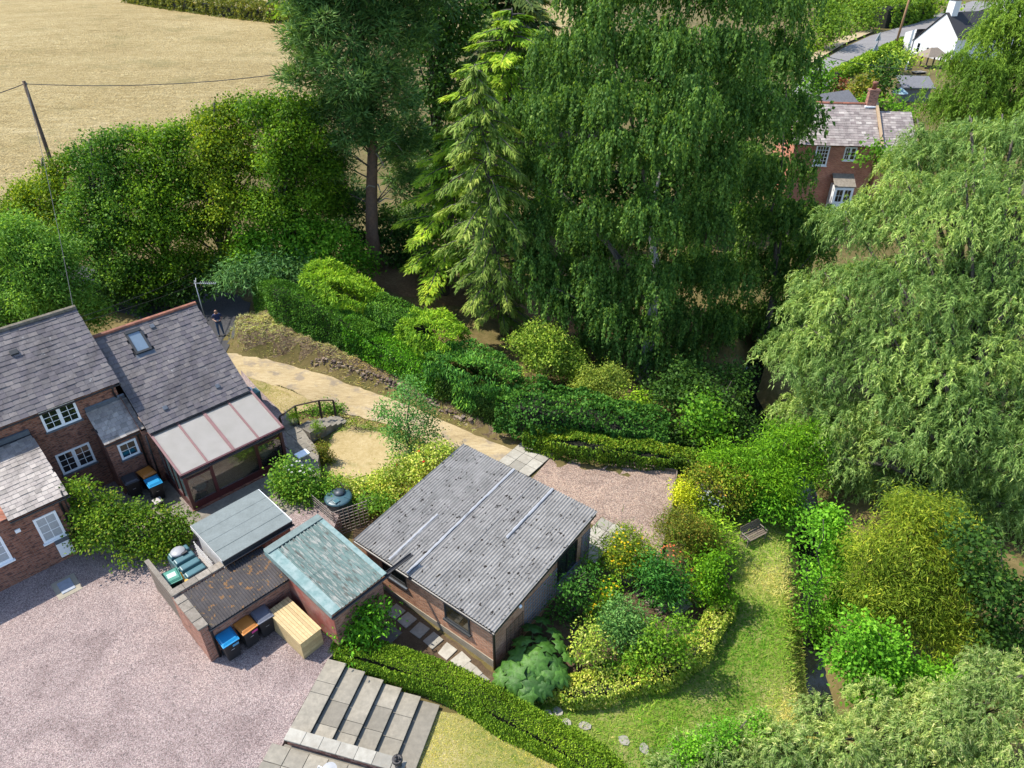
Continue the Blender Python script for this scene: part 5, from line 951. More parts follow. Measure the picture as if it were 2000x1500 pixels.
mb = MB(); mb.tube([(_w * .55, 0, 1.8), (_w * .55, .12, 1.8)], .2, 12); mb.build('wall_vent', m_fascia, wh); mb = MB(); mb.tube([(_w - .05, .08, 3.8), (_w - .05, .08, -.5)], .07, 6); mb.build('downpipe', m_alu, wh)
w3 = thing('white_cottage', 'further white rendered house behind the white roadside house', 'house', tuple(P(1975, 52, 0)), _ax)
mb = MB(); mb.add([(-6, 0, -1), (4, 0, -1), (4, -9, -1), (-6, -9, -1), (-6, 0, 4.5), (4, 0, 4.5), (4, -9, 4.5), (-6, -9, 4.5), (-6, -4.5, 7.5), (4, -4.5, 7.5)], [(1, 0, 4, 5), (2, 1, 5, 9, 6), (3, 2, 6, 7), (0, 3, 7, 8, 4)]); mb.build('wall', m_wht, w3)
roof_on(w3, [[(4.3, .2, 4.4), (-6.3, .2, 4.4), (-6.3, -4.5, 7.6), (4.3, -4.5, 7.6)], [(-6.3, -9.2, 4.4), (4.3, -9.2, 4.4), (4.3, -4.5, 7.6), (-6.3, -4.5, 7.6)]], .1).data.materials[0] = m_slate3
for x in (-3.5, 0): window(w3, (x + 1.2, 0, 2), -EX, EY, 1.2, 1.4, [(2, 2)], sill='w', fw=.12)
# garden buildings below the road
m_shing = plain('grey shingle', (.17, .17, .18), .8, .2, 4)
sh1 = thing('garden_shed', 'dark roofed shed behind the brick house ridge', 'shed', tuple(P(1622, 205, 1.8) * [1, 1, 0]), 28)
roof_on(sh1, [[(-2.6, -2.2, 2.0), (2.6, -2.2, 2.0), (2.6, 0, 3.3), (-2.6, 0, 3.3)], [(2.6, 2.2, 2.0), (-2.6, 2.2, 2.0), (-2.6, 0, 3.3), (2.6, 0, 3.3)]]).data.materials[0] = m_shing
mb = MB(); mb.add([(-2.4, -2, -1.2), (2.4, -2, -1.2), (2.4, 2, -1.2), (-2.4, 2, -1.2), (-2.4, -2, 2), (2.4, -2, 2), (2.4, 2, 2), (-2.4, 2, 2), (-2.4, 0, 3.2), (2.4, 0, 3.2)], [(0, 1, 5, 4), (1, 2, 6, 9, 5), (2, 3, 7, 6), (3, 0, 4, 8, 7)]); mb.build('wall', m_dkw, sh1)
s2p = P(1778, 203, -.5); sh2 = thing('summer_house', 'blue grey boarded summer house beside the upper willow', 'summer house', tuple(s2p), -8)
for k in range(12): mb = MB(); mb.box(-1.5 + k * .3, -1.5 + k * .3 + .29, 0, .05, -.5, 2.0); mb.build('board', plain('grey board', (.2, .21, .22), .8, .2) if k == 0 else sh2.children[0].data.materials[0], sh2)
mb = MB(); mb.box(-1.48, 2.08, .051, 3.0, -.5, 2.0); mb.build('wall', m_dkw, sh2); mb = MB(); mb.hull([(-1.8, -.4, 2.0), (2.5, -.4, 2.0), (2.5, 3.2, 2.9), (-1.8, 3.2, 2.9)], [(-1.8, -.4, 2.15), (2.5, -.4, 2.15), (2.5, 3.2, 3.02), (-1.8, 3.2, 3.02)]); mb.build('roof', m_shing, sh2); mb = MB(); mb.box(-1.4, 2.0, -.4, -.02, .2, .3); mb.build('shelf', m_fascia, sh2)
gzp = P(1812, 137, -.5); gz = thing('gazebo', 'small open gazebo with shingled hip roof below the white house', 'gazebo', tuple(gzp), 12)
mb = MB(); mb.add([(-2, -1.6, 2.2), (2, -1.6, 2.2), (2, 1.6, 2.2), (-2, 1.6, 2.2), (-.6, 0, 3.4), (.6, 0, 3.4)], [(0, 1, 5, 4), (1, 2, 5), (2, 3, 4, 5), (3, 0, 4), (3, 2, 1, 0)]); mb.build('roof', plain('cedar shingle', (.26, .21, .16), .9, .2), gz)
for x in (-1.8, -.6, .6, 1.8): 
    for y in (-1.4, 1.4): mb = MB(); mb.box(x - .08, x + .08, y - .08, y + .08, -.5, 2.2); mb.build('post', m_dkw, gz)
mb = MB(); mb.box(-1.8, 1.8, -1.44, -1.36, .5, .6); mb.build('rail', m_dkw, gz)
pr = thing('parasol', 'closed looking pale blue parasol beside the brick chimney', 'parasol', tuple(P(1748, 212, -.5)), 0)
mb = MB(); mb.add([(1.1 * math.cos(a), 1.1 * math.sin(a), 2.0) for a in np.linspace(0, 6.283, 9)[:-1]] + [(0, 0, 2.7)], [(k, (k + 1) % 8, 8) for k in range(8)] + [tuple(range(8))[::-1]]); mb.build('canopy', plain('pale blue cloth', (.3, .45, .5), .8), pr); mb = MB(); mb.tube([(0, 0, -.5), (0, 0, 2.68)], .03, 6); mb.build('pole', m_alu, pr)
pa_ = thing('patio_table', 'grey table and paving on the patio below the gazebo', 'table', tuple(P(1792, 150, -.5)), 15)
mb = MB(); mb.box(-1.0, 1.0, -.6, .6, .7, .78); mb.build('top', m_stone, pa_); 
for x in (-.8, .8): mb = MB(); mb.box(x - .06, x + .06, -.5, .5, -.5, .7); mb.build('leg', m_dkw, pa_)
gw_ = thing('garden_wall', 'low white garden wall left of the gazebo', 'wall', tuple(P(1771, 125, 0))); mb = MB(); _q = P(1766, 135, 0) - P(1774, 112, 0); mb.obox(-_q / 2 - EZ * .5, _q, (.3, 0, 0), (0, 0, 1.6)); mb.build('panel', m_wht, gw_)
ff = thing('wooden_fence', 'tan wooden fence panel by the road at the top right', 'fence', tuple(P(1815, 32, 0)))
_a, _b = P(1807, 34, 0), P(1822, 14, 0)
for k in range(6): mb = MB(); p = _a + (_b - _a) * k / 6 - P(1815, 32, 0); q = _a + (_b - _a) * (k + .97) / 6 - P(1815, 32, 0); mb.bar(p + EZ * 1.1, q + EZ * 1.1, .08, 2.2); mb.build('panel', m_wood, ff)
# ------------------------------------------------------------------ foliage
def nrm(v): return v / (np.linalg.norm(v, axis=-1, keepdims=True) + 1e-9)
NLEAF = [0]
def leaf_obj(name, C, A, Nr, L, Wd, rnd, clump, mat, parent, origin, fold=.18, droop=.12, kind='stuff', tri=False):
    n = len(C); q_ = 3 if tri else 4; A = nrm(A); S = nrm(np.cross(A, Nr)); Nr = np.cross(S, A); L = np.broadcast_to(L, n)[:, None]; Wd = np.broadcast_to(Wd, n)[:, None]; C = C - np.asarray(origin)
    m = C + A * L * .42 + Nr * Wd * fold; tip = C + A * L - np.array([0, 0, 1.]) * L * droop
    v = np.stack([C + S * Wd * .5, tip, C - S * Wd * .5] if tri else [C, m + S * Wd * .5, tip, m - S * Wd * .5], 1).reshape(-1, 3).astype(np.float32)
    me = bpy.data.meshes.new(name); me.vertices.add(q_ * n); me.vertices.foreach_set('co', v.ravel()); me.loops.add(q_ * n); me.loops.foreach_set('vertex_index', np.arange(q_ * n, dtype=np.int32))
    me.polygons.add(n); me.polygons.foreach_set('loop_start', np.arange(0, q_ * n, q_, dtype=np.int32)); 
    for nm, arr in (('rnd', rnd), ('clump', clump)): a = me.attributes.new(nm, 'FLOAT', 'FACE'); a.data.foreach_set('value', np.ascontiguousarray(arr, dtype=np.float32))
    me.update(); me.materials.append(mat); NLEAF[0] += n * (q_ - 2); o = link(bpy.data.objects.new(name, me), parent); o['kind'] = kind; return o
def sph(r_, n): v = r_.normal(size=(n, 3)); return nrm(v)
def lumpy(p, ph, f): return (np.sin(p[:, 0] * f + ph[0] + 1.3 * np.sin(p[:, 1] * f * .7)) + np.sin(p[:, 1] * f * 1.13 + ph[1] + 1.1 * np.sin(p[:, 2] * f * .8)) + np.sin(p[:, 2] * f * .91 + ph[2])) / 3
def shell(lobes, r_, n_of, zmin, rough, inner, skin=.9):
    """points over the outside of a heap of ellipsoids"""
    cs = np.array([l[0] for l in lobes]); rs = np.array([l[1] for l in lobes]); Pt, Ou = [], []
    for i in range(len(lobes)):
        n = n_of(rs[i]); u = sph(r_, int(n * 1.5) + 4); u = u[u[:, 2] > zmin][:max(1, n)]; p = cs[i] + u * rs[i]
        ph = r_.uniform(0, 6, 3); k = 1 + rough * (lumpy(p, ph, 2.6 / max(.3, rs[i].mean() * .55)) + .6 * lumpy(p, ph + 1, 6.5 / max(.3, rs[i].mean() * .55))) - np.abs(r_.normal(0, inner, len(p))); p = cs[i] + u * rs[i] * k[:, None]
        if len(lobes) > 1:
            q = np.linalg.norm((p[:, None, :] - cs[None]) / rs[None], axis=2); q[:, i] = 9; m = (q > .78).all(1); p, u = p[m], u[m]
        Pt.append(p); Ou.append(u)
    return np.concatenate(Pt), np.concatenate(Ou)
def blob(lobes, cover, L, Wd, seed, cn=14, clr=None, zmin=-.7, rough=.2, inner=.1, up=.4, rand=.8, axis=(1., .9, -.15), radial=False, flat=.7):
    """clumps of leaves over the lobes. axis: weights of outward, random and vertical in the leaf's direction"""
    r_ = np.random.default_rng(seed); clr = clr or L * 1.6
    p, u = shell(lobes, r_, lambda R3: int(4 * math.pi * (R3.mean() ** 2) * .66 * cover / (L * Wd * .55) / cn), zmin, rough, inner)
    k = len(p); d = r_.normal(size=(k, cn, 3)) * clr * np.array([1, 1, flat]); cl = np.repeat(np.clip(.5 + .5 * lumpy(p, np.array([2., 4., 1.]), .35 / L) + r_.normal(0, .22, k), 0, 1), cn); C = (p[:, None] + d).reshape(-1, 3); ou = np.repeat(u, cn, 0); n = len(C)
    rd = nrm(d.reshape(-1, 3)) if radial else sph(r_, n)
    A = ou * axis[0] + rd * axis[1] + np.array([0, 0, axis[2]]); Nr = ou + np.array([0, 0, up]) + sph(r_, n) * rand
    s = r_.uniform(.65, 1.25, n); return C, A, Nr, L * s, Wd * s, np.clip(r_.normal(.5, .24, n), 0, 1), cl
def weep(lobes, cover, L, Wd, slen, seed, wild=.12, out=.25, zmin=-.15, rough=.15, inner=.22, spread=.06, rnda=.75):
    r_ = np.random.default_rng(seed); k = max(3, int(slen / (L * .45)))
    p, u = shell(lobes, r_, lambda R3: int(4 * math.pi * (R3.mean() ** 2) * .6 * cover / (L * Wd * .55) / k), zmin, rough, inner)
    n = len(p); ln = slen * r_.uniform(.35, 1.15, n); t = (np.arange(k) + .5)[None] / k + r_.uniform(-.3, .3, (n, k)) / k; s = t * ln[:, None]
    h = u * [1, 1, 0]; dirr = nrm(h + r_.normal(0, .5, (n, 3)) * [1, 1, 0]); arch = out * (1 - np.exp(-s * 2.2)); 
    wv = r_.normal(0, wild, (n, 3)); C = p[:, None] + dirr[:, None] * arch[..., None] - np.array([0, 0, 1.]) * (s - arch * .35)[..., None] + wv[:, None] * np.sin(s * 3 + r_.uniform(0, 6, (n, 1)))[..., None] + r_.normal(0, spread, (n, k, 3))
    C = C.reshape(-1, 3); m = n * k; A = np.array([0, 0, -.75]) + sph(r_, m) * rnda + np.repeat(dirr, k, 0) * .25; Nr = np.repeat(u * [1, 1, .4], k, 0) + sph(r_, m) * .8 + np.array([0, 0, .25]); sc = r_.uniform(.65, 1.25, m)
    return C, A, Nr, L * sc, Wd * sc, np.clip(r_.normal(.5, .24, m), 0, 1), np.repeat(r_.random(n), k) * .6 + np.repeat(np.floor(r_.random(n) * 3) / 3, k) * .4
def sprays(lobes, cover, L, Wd, slen, seed, drop=.75, out=.8, zmin=-.45, rough=.2, inner=.15, spread=.03, lift=.35):
    """arching twigs over the lobes, narrow leaves along both sides of each"""
    r_ = np.random.default_rng(seed); k = max(4, int(slen / (L * .3)))
    p, u = shell(lobes, r_, lambda R3: int(4 * math.pi * (R3.mean() ** 2) * .7 * cover / (L * Wd * .5) / k), zmin, rough, inner)
    n = len(p); ln = slen * r_.uniform(.45, 1.2, n); d0 = nrm(u * out + sph(r_, n) * .55 + np.array([0, 0, lift])); t = (np.arange(k)[None] + r_.random((n, k))) / k; s = t * ln[:, None]
    dr = (drop * r_.uniform(.6, 1.3, n) / ln)[:, None]; C = p[:, None] + d0[:, None] * (s * (1 - .35 * t))[..., None] - np.array([0, 0, 1.]) * (dr * s ** 2)[..., None]
    tg = d0[:, None] * (1 - .7 * t)[..., None] - np.array([0, 0, 1.]) * (2 * dr * s)[..., None]; m = n * k; tg = nrm(tg.reshape(-1, 3)); C = C.reshape(-1, 3) + r_.normal(0, spread, (m, 3)); sd = nrm(np.cross(tg, np.repeat(u, k, 0) + sph(r_, m) * .6)) * np.where(r_.random(m) < .5, -1, 1)[:, None]
    A = tg * .85 + sd * .6 + sph(r_, m) * .25; Nr = np.repeat(u, k, 0) * .8 + sph(r_, m) * .7 + np.array([0, 0, .6]); sc = r_.uniform(.6, 1.25, m)
    return C, A, Nr, L * sc, Wd * sc, np.clip(r_.normal(.5, .22, m) + .25 * (t.reshape(-1) - .5), 0, 1), np.repeat(np.clip(.5 + .55 * lumpy(p, np.array([1., 3., 5.]), 1.5 / slen) + r_.normal(0, .2, n), 0, 1), k)
def layered(base, top, prof, nb, L, Wd, per, seed, rise=.12, drop=.45, fan=.28, tmin=.12, hang=.35):
    """conifer: boughs all round the stem, longer below; sprays along each bough. prof: [(t, radius)]"""
    r_ = np.random.default_rng(seed); base = np.asarray(base); top = np.asarray(top); t = tmin + (1 - tmin) * (np.arange(nb) + r_.random(nb)) / nb
    Rr = np.interp(t, [a for a, _ in prof], [b for _, b in prof]) * r_.uniform(.6, 1.12, nb); fi = np.arange(nb) * 2.39996 + r_.normal(0, .3, nb); d = np.stack([np.cos(fi), np.sin(fi), np.zeros(nb)], 1); lat = np.stack([-np.sin(fi), np.cos(fi), np.zeros(nb)], 1)
    p0 = base + (top - base) * t[:, None]; s = r_.beta(2.0, 1.1, (nb, per)); ls = r_.normal(0, 1, (nb, per)); ls = np.clip(ls, -2, 2) * fan * (1.15 - s) * .7
    C = p0[:, None] + d[:, None] * (Rr[:, None] * s)[..., None] + lat[:, None] * (Rr[:, None] * ls)[..., None] + np.array([0, 0, 1.]) * (Rr[:, None] * (rise * s - drop * s ** 2 - .25 * ls ** 2) - np.abs(r_.normal(0, hang * .5, (nb, per))) * .5)[..., None]
    n = nb * per; C = C.reshape(-1, 3); A = np.repeat(d, per, 0) * .7 + np.repeat(lat, per, 0) * (np.sign(ls).reshape(-1, 1) * .5) + np.array([0, 0, -hang]) + sph(r_, n) * .35; Nr = np.array([0, 0, 1.]) + sph(r_, n) * .5 + np.repeat(d, per, 0) * .2
    sc = r_.uniform(.6, 1.3, n); return C, A, Nr, L * sc, Wd * sc, np.clip(s.reshape(-1) * .7 + r_.normal(.15, .18, n), 0, 1), np.repeat(r_.random(nb), per), (p0, d, Rr)
def px_lobes(ls, Y0, sc=(1, 1, 1), sub=0, subz=-.55):
    out = []; rs_ = np.random.default_rng(int(abs(ls[0][0] * 7 + ls[0][1])))
    for l in ls:
        px, py, r_, dy = l[:4]; c = at(px, py, Y0 + dy); depth = c[1] * math.cos(TH) - (c[2] - H) * math.sin(TH); r_ = r_ * .92 * depth / F; s = l[4] if len(l) > 4 else sc; R3 = np.array([r_ * s[0], r_ * s[1], r_ * s[2]])
        if not sub: out.append((c, R3)); continue
        out.append((c, R3 * .66)); u = sph(rs_, sub * 6); u = u[u[:, 2] > subz]; keep = []          # break the lobe into bosses
        for v in u:
            if len(keep) < sub and all(v @ w < .62 for w in keep): keep.append(v)
        out += [(c + v * R3 * rs_.uniform(.62, .98), R3 * rs_.uniform(.26, .48)) for v in keep]
    return out
m_bark1 = plain('grey bark', (.1, .085, .07), .95, .3, 8, bmp=.6); m_barkp = plain('pine bark', (.2, .115, .075), .95, .3, 6, bmp=.8, dirt=(.12, .1, .09), dscale=1.2, damt=.6); m_barkw = plain('birch bark', (.42, .4, .37), .8, .2, 5, dirt=(.05, .045, .04), dscale=2.5, damt=.9)
def stems(t, base, lobes, r0, mat, limbs=True, topr=.3, wob=.15, seed=0, split=.45, nlimb=99, ls_=1.0, tf=1.0):
    """tapered trunk to the highest lobe, limbs to the others"""
    rr = np.random.default_rng(seed + 91); base = np.asarray(base, float); hi = max(lobes, key=lambda l: l[0][2])[0]; ax = np.array([base[0] * .3 + hi[0] * .7, base[1] * .3 + hi[1] * .7, hi[2]]); ax = base + (ax - base) * tf; n = 7
    pts = [base - EZ * .3 + (ax - base + EZ * .3) * k / n + (rr.normal(0, wob, 3) * [1, 1, 0] * (0 < k < n)) for k in range(n + 1)]; rad = [r0 * (1 - (1 - topr) * k / n) for k in range(n + 1)]; rad[0] *= 1.25
    mb = MB(); mb.tube([p - base for p in pts], rad, 9); mb.build('trunk', mat, t, True)
    if limbs:
        mb = MB()
        big = [l for l in lobes if l[0] is not hi]; step_ = max(1, len(big) // nlimb)
        for c, R3 in (big if nlimb > 90 else big[::step_]):
            if c is hi or (nlimb > 90 and len(lobes) > 30 and R3.mean() < .9 * np.mean([l[1].mean() for l in lobes])): continue
            z = base[2] + max(.25, min(.9, split)) * (c[2] - base[2]); s = np.clip((z - base[2]) / max(.1, ax[2] - base[2]), .05, .95); a = base + (ax - base) * s; mid = (a + c) / 2 + EZ * .12 * np.linalg.norm(c - a) * .5 + rr.normal(0, .1, 3); rl = ls_ * r0 * .38 * (1 - s * .5)
            mb.tube([q - base for q in (a, mid, c + (c - a) * .1)], [rl, rl * .65, rl * .22], 6)
        mb.build('limbs', m_bark1, t, True, kind='stuff')
def tree(name, label, cat, base, lobes, mat, gen, r0=.2, bark=None, group=None, part='crown', limbs=True, seed=0, **kw):
    base = np.asarray(base, float); t = thing(name, label, cat, tuple(base), 0, group); stems(t, base, lobes, r0, bark or m_bark1, limbs, seed=seed, split=kw.pop('split', .45), nlimb=kw.pop('nlimb', 99), topr=kw.pop('topr', .3), ls_=kw.pop('ls_', 1.0), tf=kw.pop('tf', 1.0))
    tri = kw.pop('tri', False); res = gen(lobes, seed=seed, **kw); leaf_obj(part, *res[:7], mat, t, base, tri=tri); return t
SEED = [100]
def bush(label, lobes_px, Y0=None, base=None, mat=None, L=.12, Wd=.07, cover=2.2, name='shrub', cat='shrub', group=None, r0=.05, sc=(1, 1, 1), gen=blob, part='foliage', **kw):
    SEED[0] += 1; b = G(*base) if len(base) == 2 else np.asarray(base, float); lb = px_lobes(lobes_px, b[1] if Y0 is None else Y0, sc, kw.pop('sub', 6))
    return tree(name, label, cat, b, lb, mat, gen, r0, None, group, part, True, SEED[0], cover=cover, L=L, Wd=Wd, **kw)
# leaf colours
g_birch = leafmat('birch leaf', [(.024, .058, .02), (.052, .112, .034), (.09, .165, .05), (.16, .235, .08)], .36, cvar=.5)
g_willow = leafmat('curly willow leaf', [(.05, .1, .035), (.11, .18, .065), (.19, .27, .115), (.33, .4, .23)], .34, cvar=.45)
g_willow2 = leafmat('upper willow leaf', [(.045, .085, .016), (.085, .15, .026), (.13, .21, .038), (.18, .27, .055)], .32)
g_willow3 = leafmat('near willow leaf', [(.06, .12, .04), (.14, .21, .08), (.25, .31, .15), (.46, .48, .32)], .34, cvar=.4)
g_pine = leafmat('pine needle', [(.024, .055, .024), (.045, .095, .038), (.075, .14, .055), (.12, .19, .075)], .2, cvar=.5)
g_larch = leafmat('larch needle', [(.04, .08, .018), (.075, .13, .028), (.12, .18, .045), (.19, .23, .075)], .25)
g_cedar = leafmat('golden cedar', [(.04, .09, .012), (.085, .17, .018), (.16, .26, .024), (.3, .36, .05)], .25)
g_cedard = leafmat('dark cedar', [(.016, .035, .012), (.03, .055, .018), (.05, .08, .024), (.09, .11, .03)], .15)
g_syc = leafmat('sycamore leaf', [(.03, .07, .012), (.058, .125, .016), (.1, .185, .02), (.17, .26, .03)], .32, cvar=.45)
g_syc2 = leafmat('yellow sycamore leaf', [(.04, .075, .012), (.08, .14, .016), (.14, .2, .02), (.24, .27, .03)], .32, cvar=.5); g_syc3 = leafmat('deep sycamore leaf', [(.02, .055, .014), (.04, .1, .02), (.07, .15, .028), (.13, .21, .04)], .3, cvar=.5)
g_dark = leafmat('dark leaf', [(.014, .036, .012), (.025, .06, .017), (.04, .09, .022), (.065, .12, .03)], .25)
g_ash = leafmat('ash leaf', [(.04, .1, .022), (.075, .165, .032), (.13, .24, .05), (.2, .31, .09)], .32)
g_hazel = leafmat('hazel leaf', [(.035, .1, .014), (.07, .175, .02), (.12, .25, .028), (.19, .32, .05)], .32)
g_jun = leafmat('blue green juniper', [(.025, .065, .03), (.05, .12, .05), (.085, .18, .075), (.14, .24, .11)], .15)
g_gold = leafmat('golden cypress', [(.045, .11, .012), (.1, .2, .018), (.18, .3, .025), (.3, .4, .05)], .2)
g_hedge = leafmat('conifer hedge', [(.016, .05, .012), (.032, .09, .016), (.058, .14, .02), (.1, .2, .03)], .15, cvar=.4)
g_cyp = leafmat('green cypress', [(.018, .06, .018), (.036, .115, .028), (.07, .18, .036), (.13, .26, .045)], .16, cvar=.5)
g_laur = leafmat('laurel', [(.02, .07, .01), (.045, .14, .014), (.085, .22, .02), (.16, .32, .04)], .2, .3)
g_ivy = leafmat('ivy', [(.014, .05, .012), (.028, .09, .018), (.05, .13, .026), (.09, .185, .04)], .2, .6, spec=.15)
g_box = leafmat('box hedge', [(.035, .08, .01), (.075, .14, .014), (.13, .21, .02), (.2, .27, .04)], .2, cvar=.4)
g_var = leafmat('variegated leaf', [(.06, .14, .02), (.16, .24, .035), (.34, .37, .09), (.55, .52, .2)], .25)
g_lime = leafmat('lime shrub', [(.06, .12, .02), (.13, .21, .03), (.23, .31, .06), (.38, .42, .13)], .28)
g_bam = leafmat('bamboo leaf', [(.05, .09, .012), (.1, .15, .018), (.17, .22, .028), (.3, .31, .06)], .3, cvar=.5)
g_fern = leafmat('fern green', [(.03, .085, .008), (.065, .16, .012), (.12, .25, .016), (.19, .33, .03)], .3)
g_nett = leafmat('bright weeds', [(.04, .12, .012), (.08, .21, .02), (.13, .3, .03), (.2, .38, .06)], .32)
g_blue = leafmat('blue green leaf', [(.03, .08, .03), (.06, .14, .05), (.1, .2, .075), (.16, .27, .11)], .25)
g_sap = leafmat('sapling leaf', [(.03, .09, .03), (.06, .155, .05), (.1, .22, .075), (.18, .3, .13)], .25)
g_rose = leafmat('rose leaf', [(.035, .1, .016), (.07, .16, .025), (.12, .23, .035), (.24, .32, .07)], .28)
g_heath = leafmat('bronze shrub', [(.05, .08, .015), (.1, .13, .022), (.16, .16, .03), (.17, .08, .025)], .2)
g_far = leafmat('far foliage', [(.045, .09, .018), (.085, .15, .025), (.14, .22, .035), (.2, .28, .055)], .3)
g_rhub = leafmat('giant leaf', [(.025, .1, .02), (.04, .14, .028)], .22, .35, cvar=.3)
def flower(name, c): c = np.array(c); return leafmat(name, [tuple(c * .8), tuple(c), tuple(np.minimum(c * 1.15, 1))], .2, cvar=.15, tint=(1, 1, 1))
f_or = flower('orange petals', (.72, .3, .015)); f_red = flower('red petals', (.6, .02, .03)); f_wh = flower('cream petals', (.75, .72, .6)); f_yel = flower('yellow petals', (.7, .55, .04)); f_pk = flower('rust petals', (.35, .09, .05))
def blooms(t, lobes, mat, n, size, seed, zmin=.0, name='blossoms', out=1.08):
    r_ = np.random.default_rng(seed); p, u = shell(lobes, r_, lambda R3: max(1, n // len(lobes)), zmin, .15, .03); k = len(p); cs = np.array(t.location); p = p + u * size * .8; C = np.repeat(p, 4, 0); fi = np.tile(np.arange(4) * 1.571, k) + np.repeat(r_.random(k) * 6, 4); A = np.stack([np.cos(fi), np.sin(fi), .3 + 0 * fi], 1)
    leaf_obj(name, C, A, np.repeat(u + [0, -.3, 1.2], 4, 0), size, size * .9, r_.random(4 * k), np.repeat(r_.random(k), 4), mat, t, cs)

# ------------------------------------------------------------------ the big trees
def mirror_low(ls): return ls
b = G(737, 525); lb = px_lobes([(700,50,95,0),(615,60,66,-1),(600,140,48,-1),(785,60,70,1),(690,150,85,-2),(765,180,70,-1),(640,215,52,0),(705,240,66,-1),(650,310,46,1),(795,265,52,1.5),(640,365,40,1.5),(690,395,42,2),(700,-40,110,0),(810,-30,80,2),(600,-25,75,0),(800,350,42,3.5),(805,440,38,4),(672,455,34,2.5),(770,300,40,3)], b[1], sub=8)
tree('pine_tree', 'tall pine with bare straight trunk and blue green crown', 'tree', b, lb, g_pine, blob, .48, m_barkp, cover=2.3, L=.36, Wd=.085, cn=26, clr=.22, axis=(.35, 1.1, .25), radial=True, seed=11, rough=.28, inner=.16, up=.6, split=.85, tri=True, ls_=.35)
# dead twigs on the pine trunk
_pt = bpy.data.objects['pine_tree']; mb = MB()
for px0, py0, px1, py1 in ((742,250,790,300),(745,260,775,262),(732,365,712,370),(738,360,745,380),(740,395,768,390),(735,300,752,330)): a_, b_ = at(px0, py0, b[1]), at(px1, py1, b[1] - .4); m_ = (a_ + b_) / 2 + [.0, -.2, .25]; mb.tube([a_ - b, m_ - b, b_ - b], [.06, .04, .015], 5)
mb.build('dead_branches', m_lath, _pt, kind='stuff')
# golden cedars and larch
def conifer(name, label, base, top, prof_px, mat, nb, per, L, Wd, r0=.22, bark=m_bark1, seed=1, **kw):
    base = np.asarray(base, float); top = np.asarray(top, float); t = thing(name, label, 'tree', tuple(base)); C, A, Nr, LL, WW, rn, cl, (p0, d, Rr) = layered(base, top, prof_px, nb, L, Wd, per, seed, **kw); leaf_obj('crown', C, A, Nr, LL, WW, rn, cl, mat, t, base, tri=True)
    mb = MB(); mb.tube([q - base for q in (base - EZ * .3, base * .5 + top * .5, top)], [r0 * 1.2, r0 * .7, .04], 9); mb.build('trunk', bark, t, True); mb = MB()
    for k in range(nb): 
        rs_ = kw.get('rise', .12); dp = kw.get('drop', .45); mb.tube([p0[k] - base + d[k] * Rr[k] * s + EZ * Rr[k] * (rs_ * s - dp * s * s) for s in (0, .35, .7, .95)], [r0 * .2, r0 * .15, r0 * .1, .01], 4, cap=False)
    mb.build('boughs', bark, t, True, kind='stuff'); return t
lb_ = G(985, 652); Yl = lb_[1]
conifer('larch_tree', 'slender pale larch with sparse drooping branches in front of the birch', lb_, at(928, 125, Yl - 1), [(0, 1.4), (.12, 2.2), (.4, 3.4), (.6, 3.1), (.8, 2.2), (.93, 1.2), (1, .2)], g_larch, 105, 170, .3, .1, .24, plain('larch bark', (.11, .1, .085), .95, .3), 21, rise=.22, drop=.5, tmin=.08, hang=.6, fan=.25)
c1 = G(868, 575); conifer('golden_cedar', 'bright yellow green cedar with layered boughs beside the larch', c1, at(900, 185, c1[1] + 1), [(0, 3.0), (.2, 3.6), (.45, 3.4), (.7, 2.6), (.9, 1.3), (1, .2)], g_cedar, 64, 330, .3, .11, .26, seed=22, rise=.1, drop=.3, fan=.34, hang=.3)
c2 = P(985, 470, .5); conifer('golden_cedar', 'golden topped cedar rising behind the larch at the top edge', c2, at(1000, 15, c2[1]), [(0, 4.5), (.5, 5.0), (.75, 4.4), (.9, 3.2), (1, .9)], g_cedar, 60, 380, .42, .15, .35, seed=23, rise=.15, drop=.28, fan=.36, hang=.3)
c3 = P(1010, 250, .5); conifer('dark_cedar', 'dark cedar at the top edge behind the golden cedar', c3, at(990, -70, c3[1]), [(0, 10), (.5, 9), (.8, 6.5), (1, 1.5)], g_cedard, 80, 330, .75, .3, .6, seed=24, rise=.1, drop=.25, fan=.36)
b = P(850, 420, .6); lb = px_lobes([(850,90,62,0),(870,190,55,-1),(845,290,48,-1),(862,10,66,1),(900,60,50,2),(850,380,44,-1),(880,310,40,0)], b[1], sub=9); tree('broadleaf_tree', 'dark broadleaf tree filling the gap between pine and cedars', 'tree', b, lb, g_dark, blob, .35, seed=31, cover=2.0, L=.34, Wd=.22)
# weeping birches
b = G(1258, 745); YB = b[1]
lb = px_lobes([(1160,-20,85,4),(1290,-30,95,3),(1410,-20,95,3),(1075,105,70,4),(1175,80,82,2),(1300,80,88,1),(1420,100,88,2),(1030,215,58,3),(1115,200,78,1),(1225,190,80,-1),(1350,195,85,-1),(1455,220,78,1),(1035,320,56,2),(1125,320,74,0),(1235,290,82,-2.5),(1315,255,60,-3),(1385,330,80,-1),(1065,420,52,1),(1155,420,72,-1.5),(1265,410,80,-3),(1390,430,76,-1),(1085,520,46,0),(1170,540,66,-2),(1280,540,74,-2.5),(1390,540,72,-.5),(1130,600,46,-1),(1215,620,56,-1.5),(1320,610,58,-1),(1410,620,50,-.5),(1160,660,40,-1.2),(1340,670,46,-1),(1270,660,36,1.5),(1240,560,60,3),(1340,520,60,4),(1150,470,60,4),(1250,440,70,4),(1255,635,46,-3.5),(1225,685,38,-3),(1292,695,38,-3),(1110,560,44,-2),(1185,600,46,-3),(1035,430,50,0),(1050,500,46,-1),(1075,575,44,-2)], YB + 3, (1, 1, .8), 7, -.1)
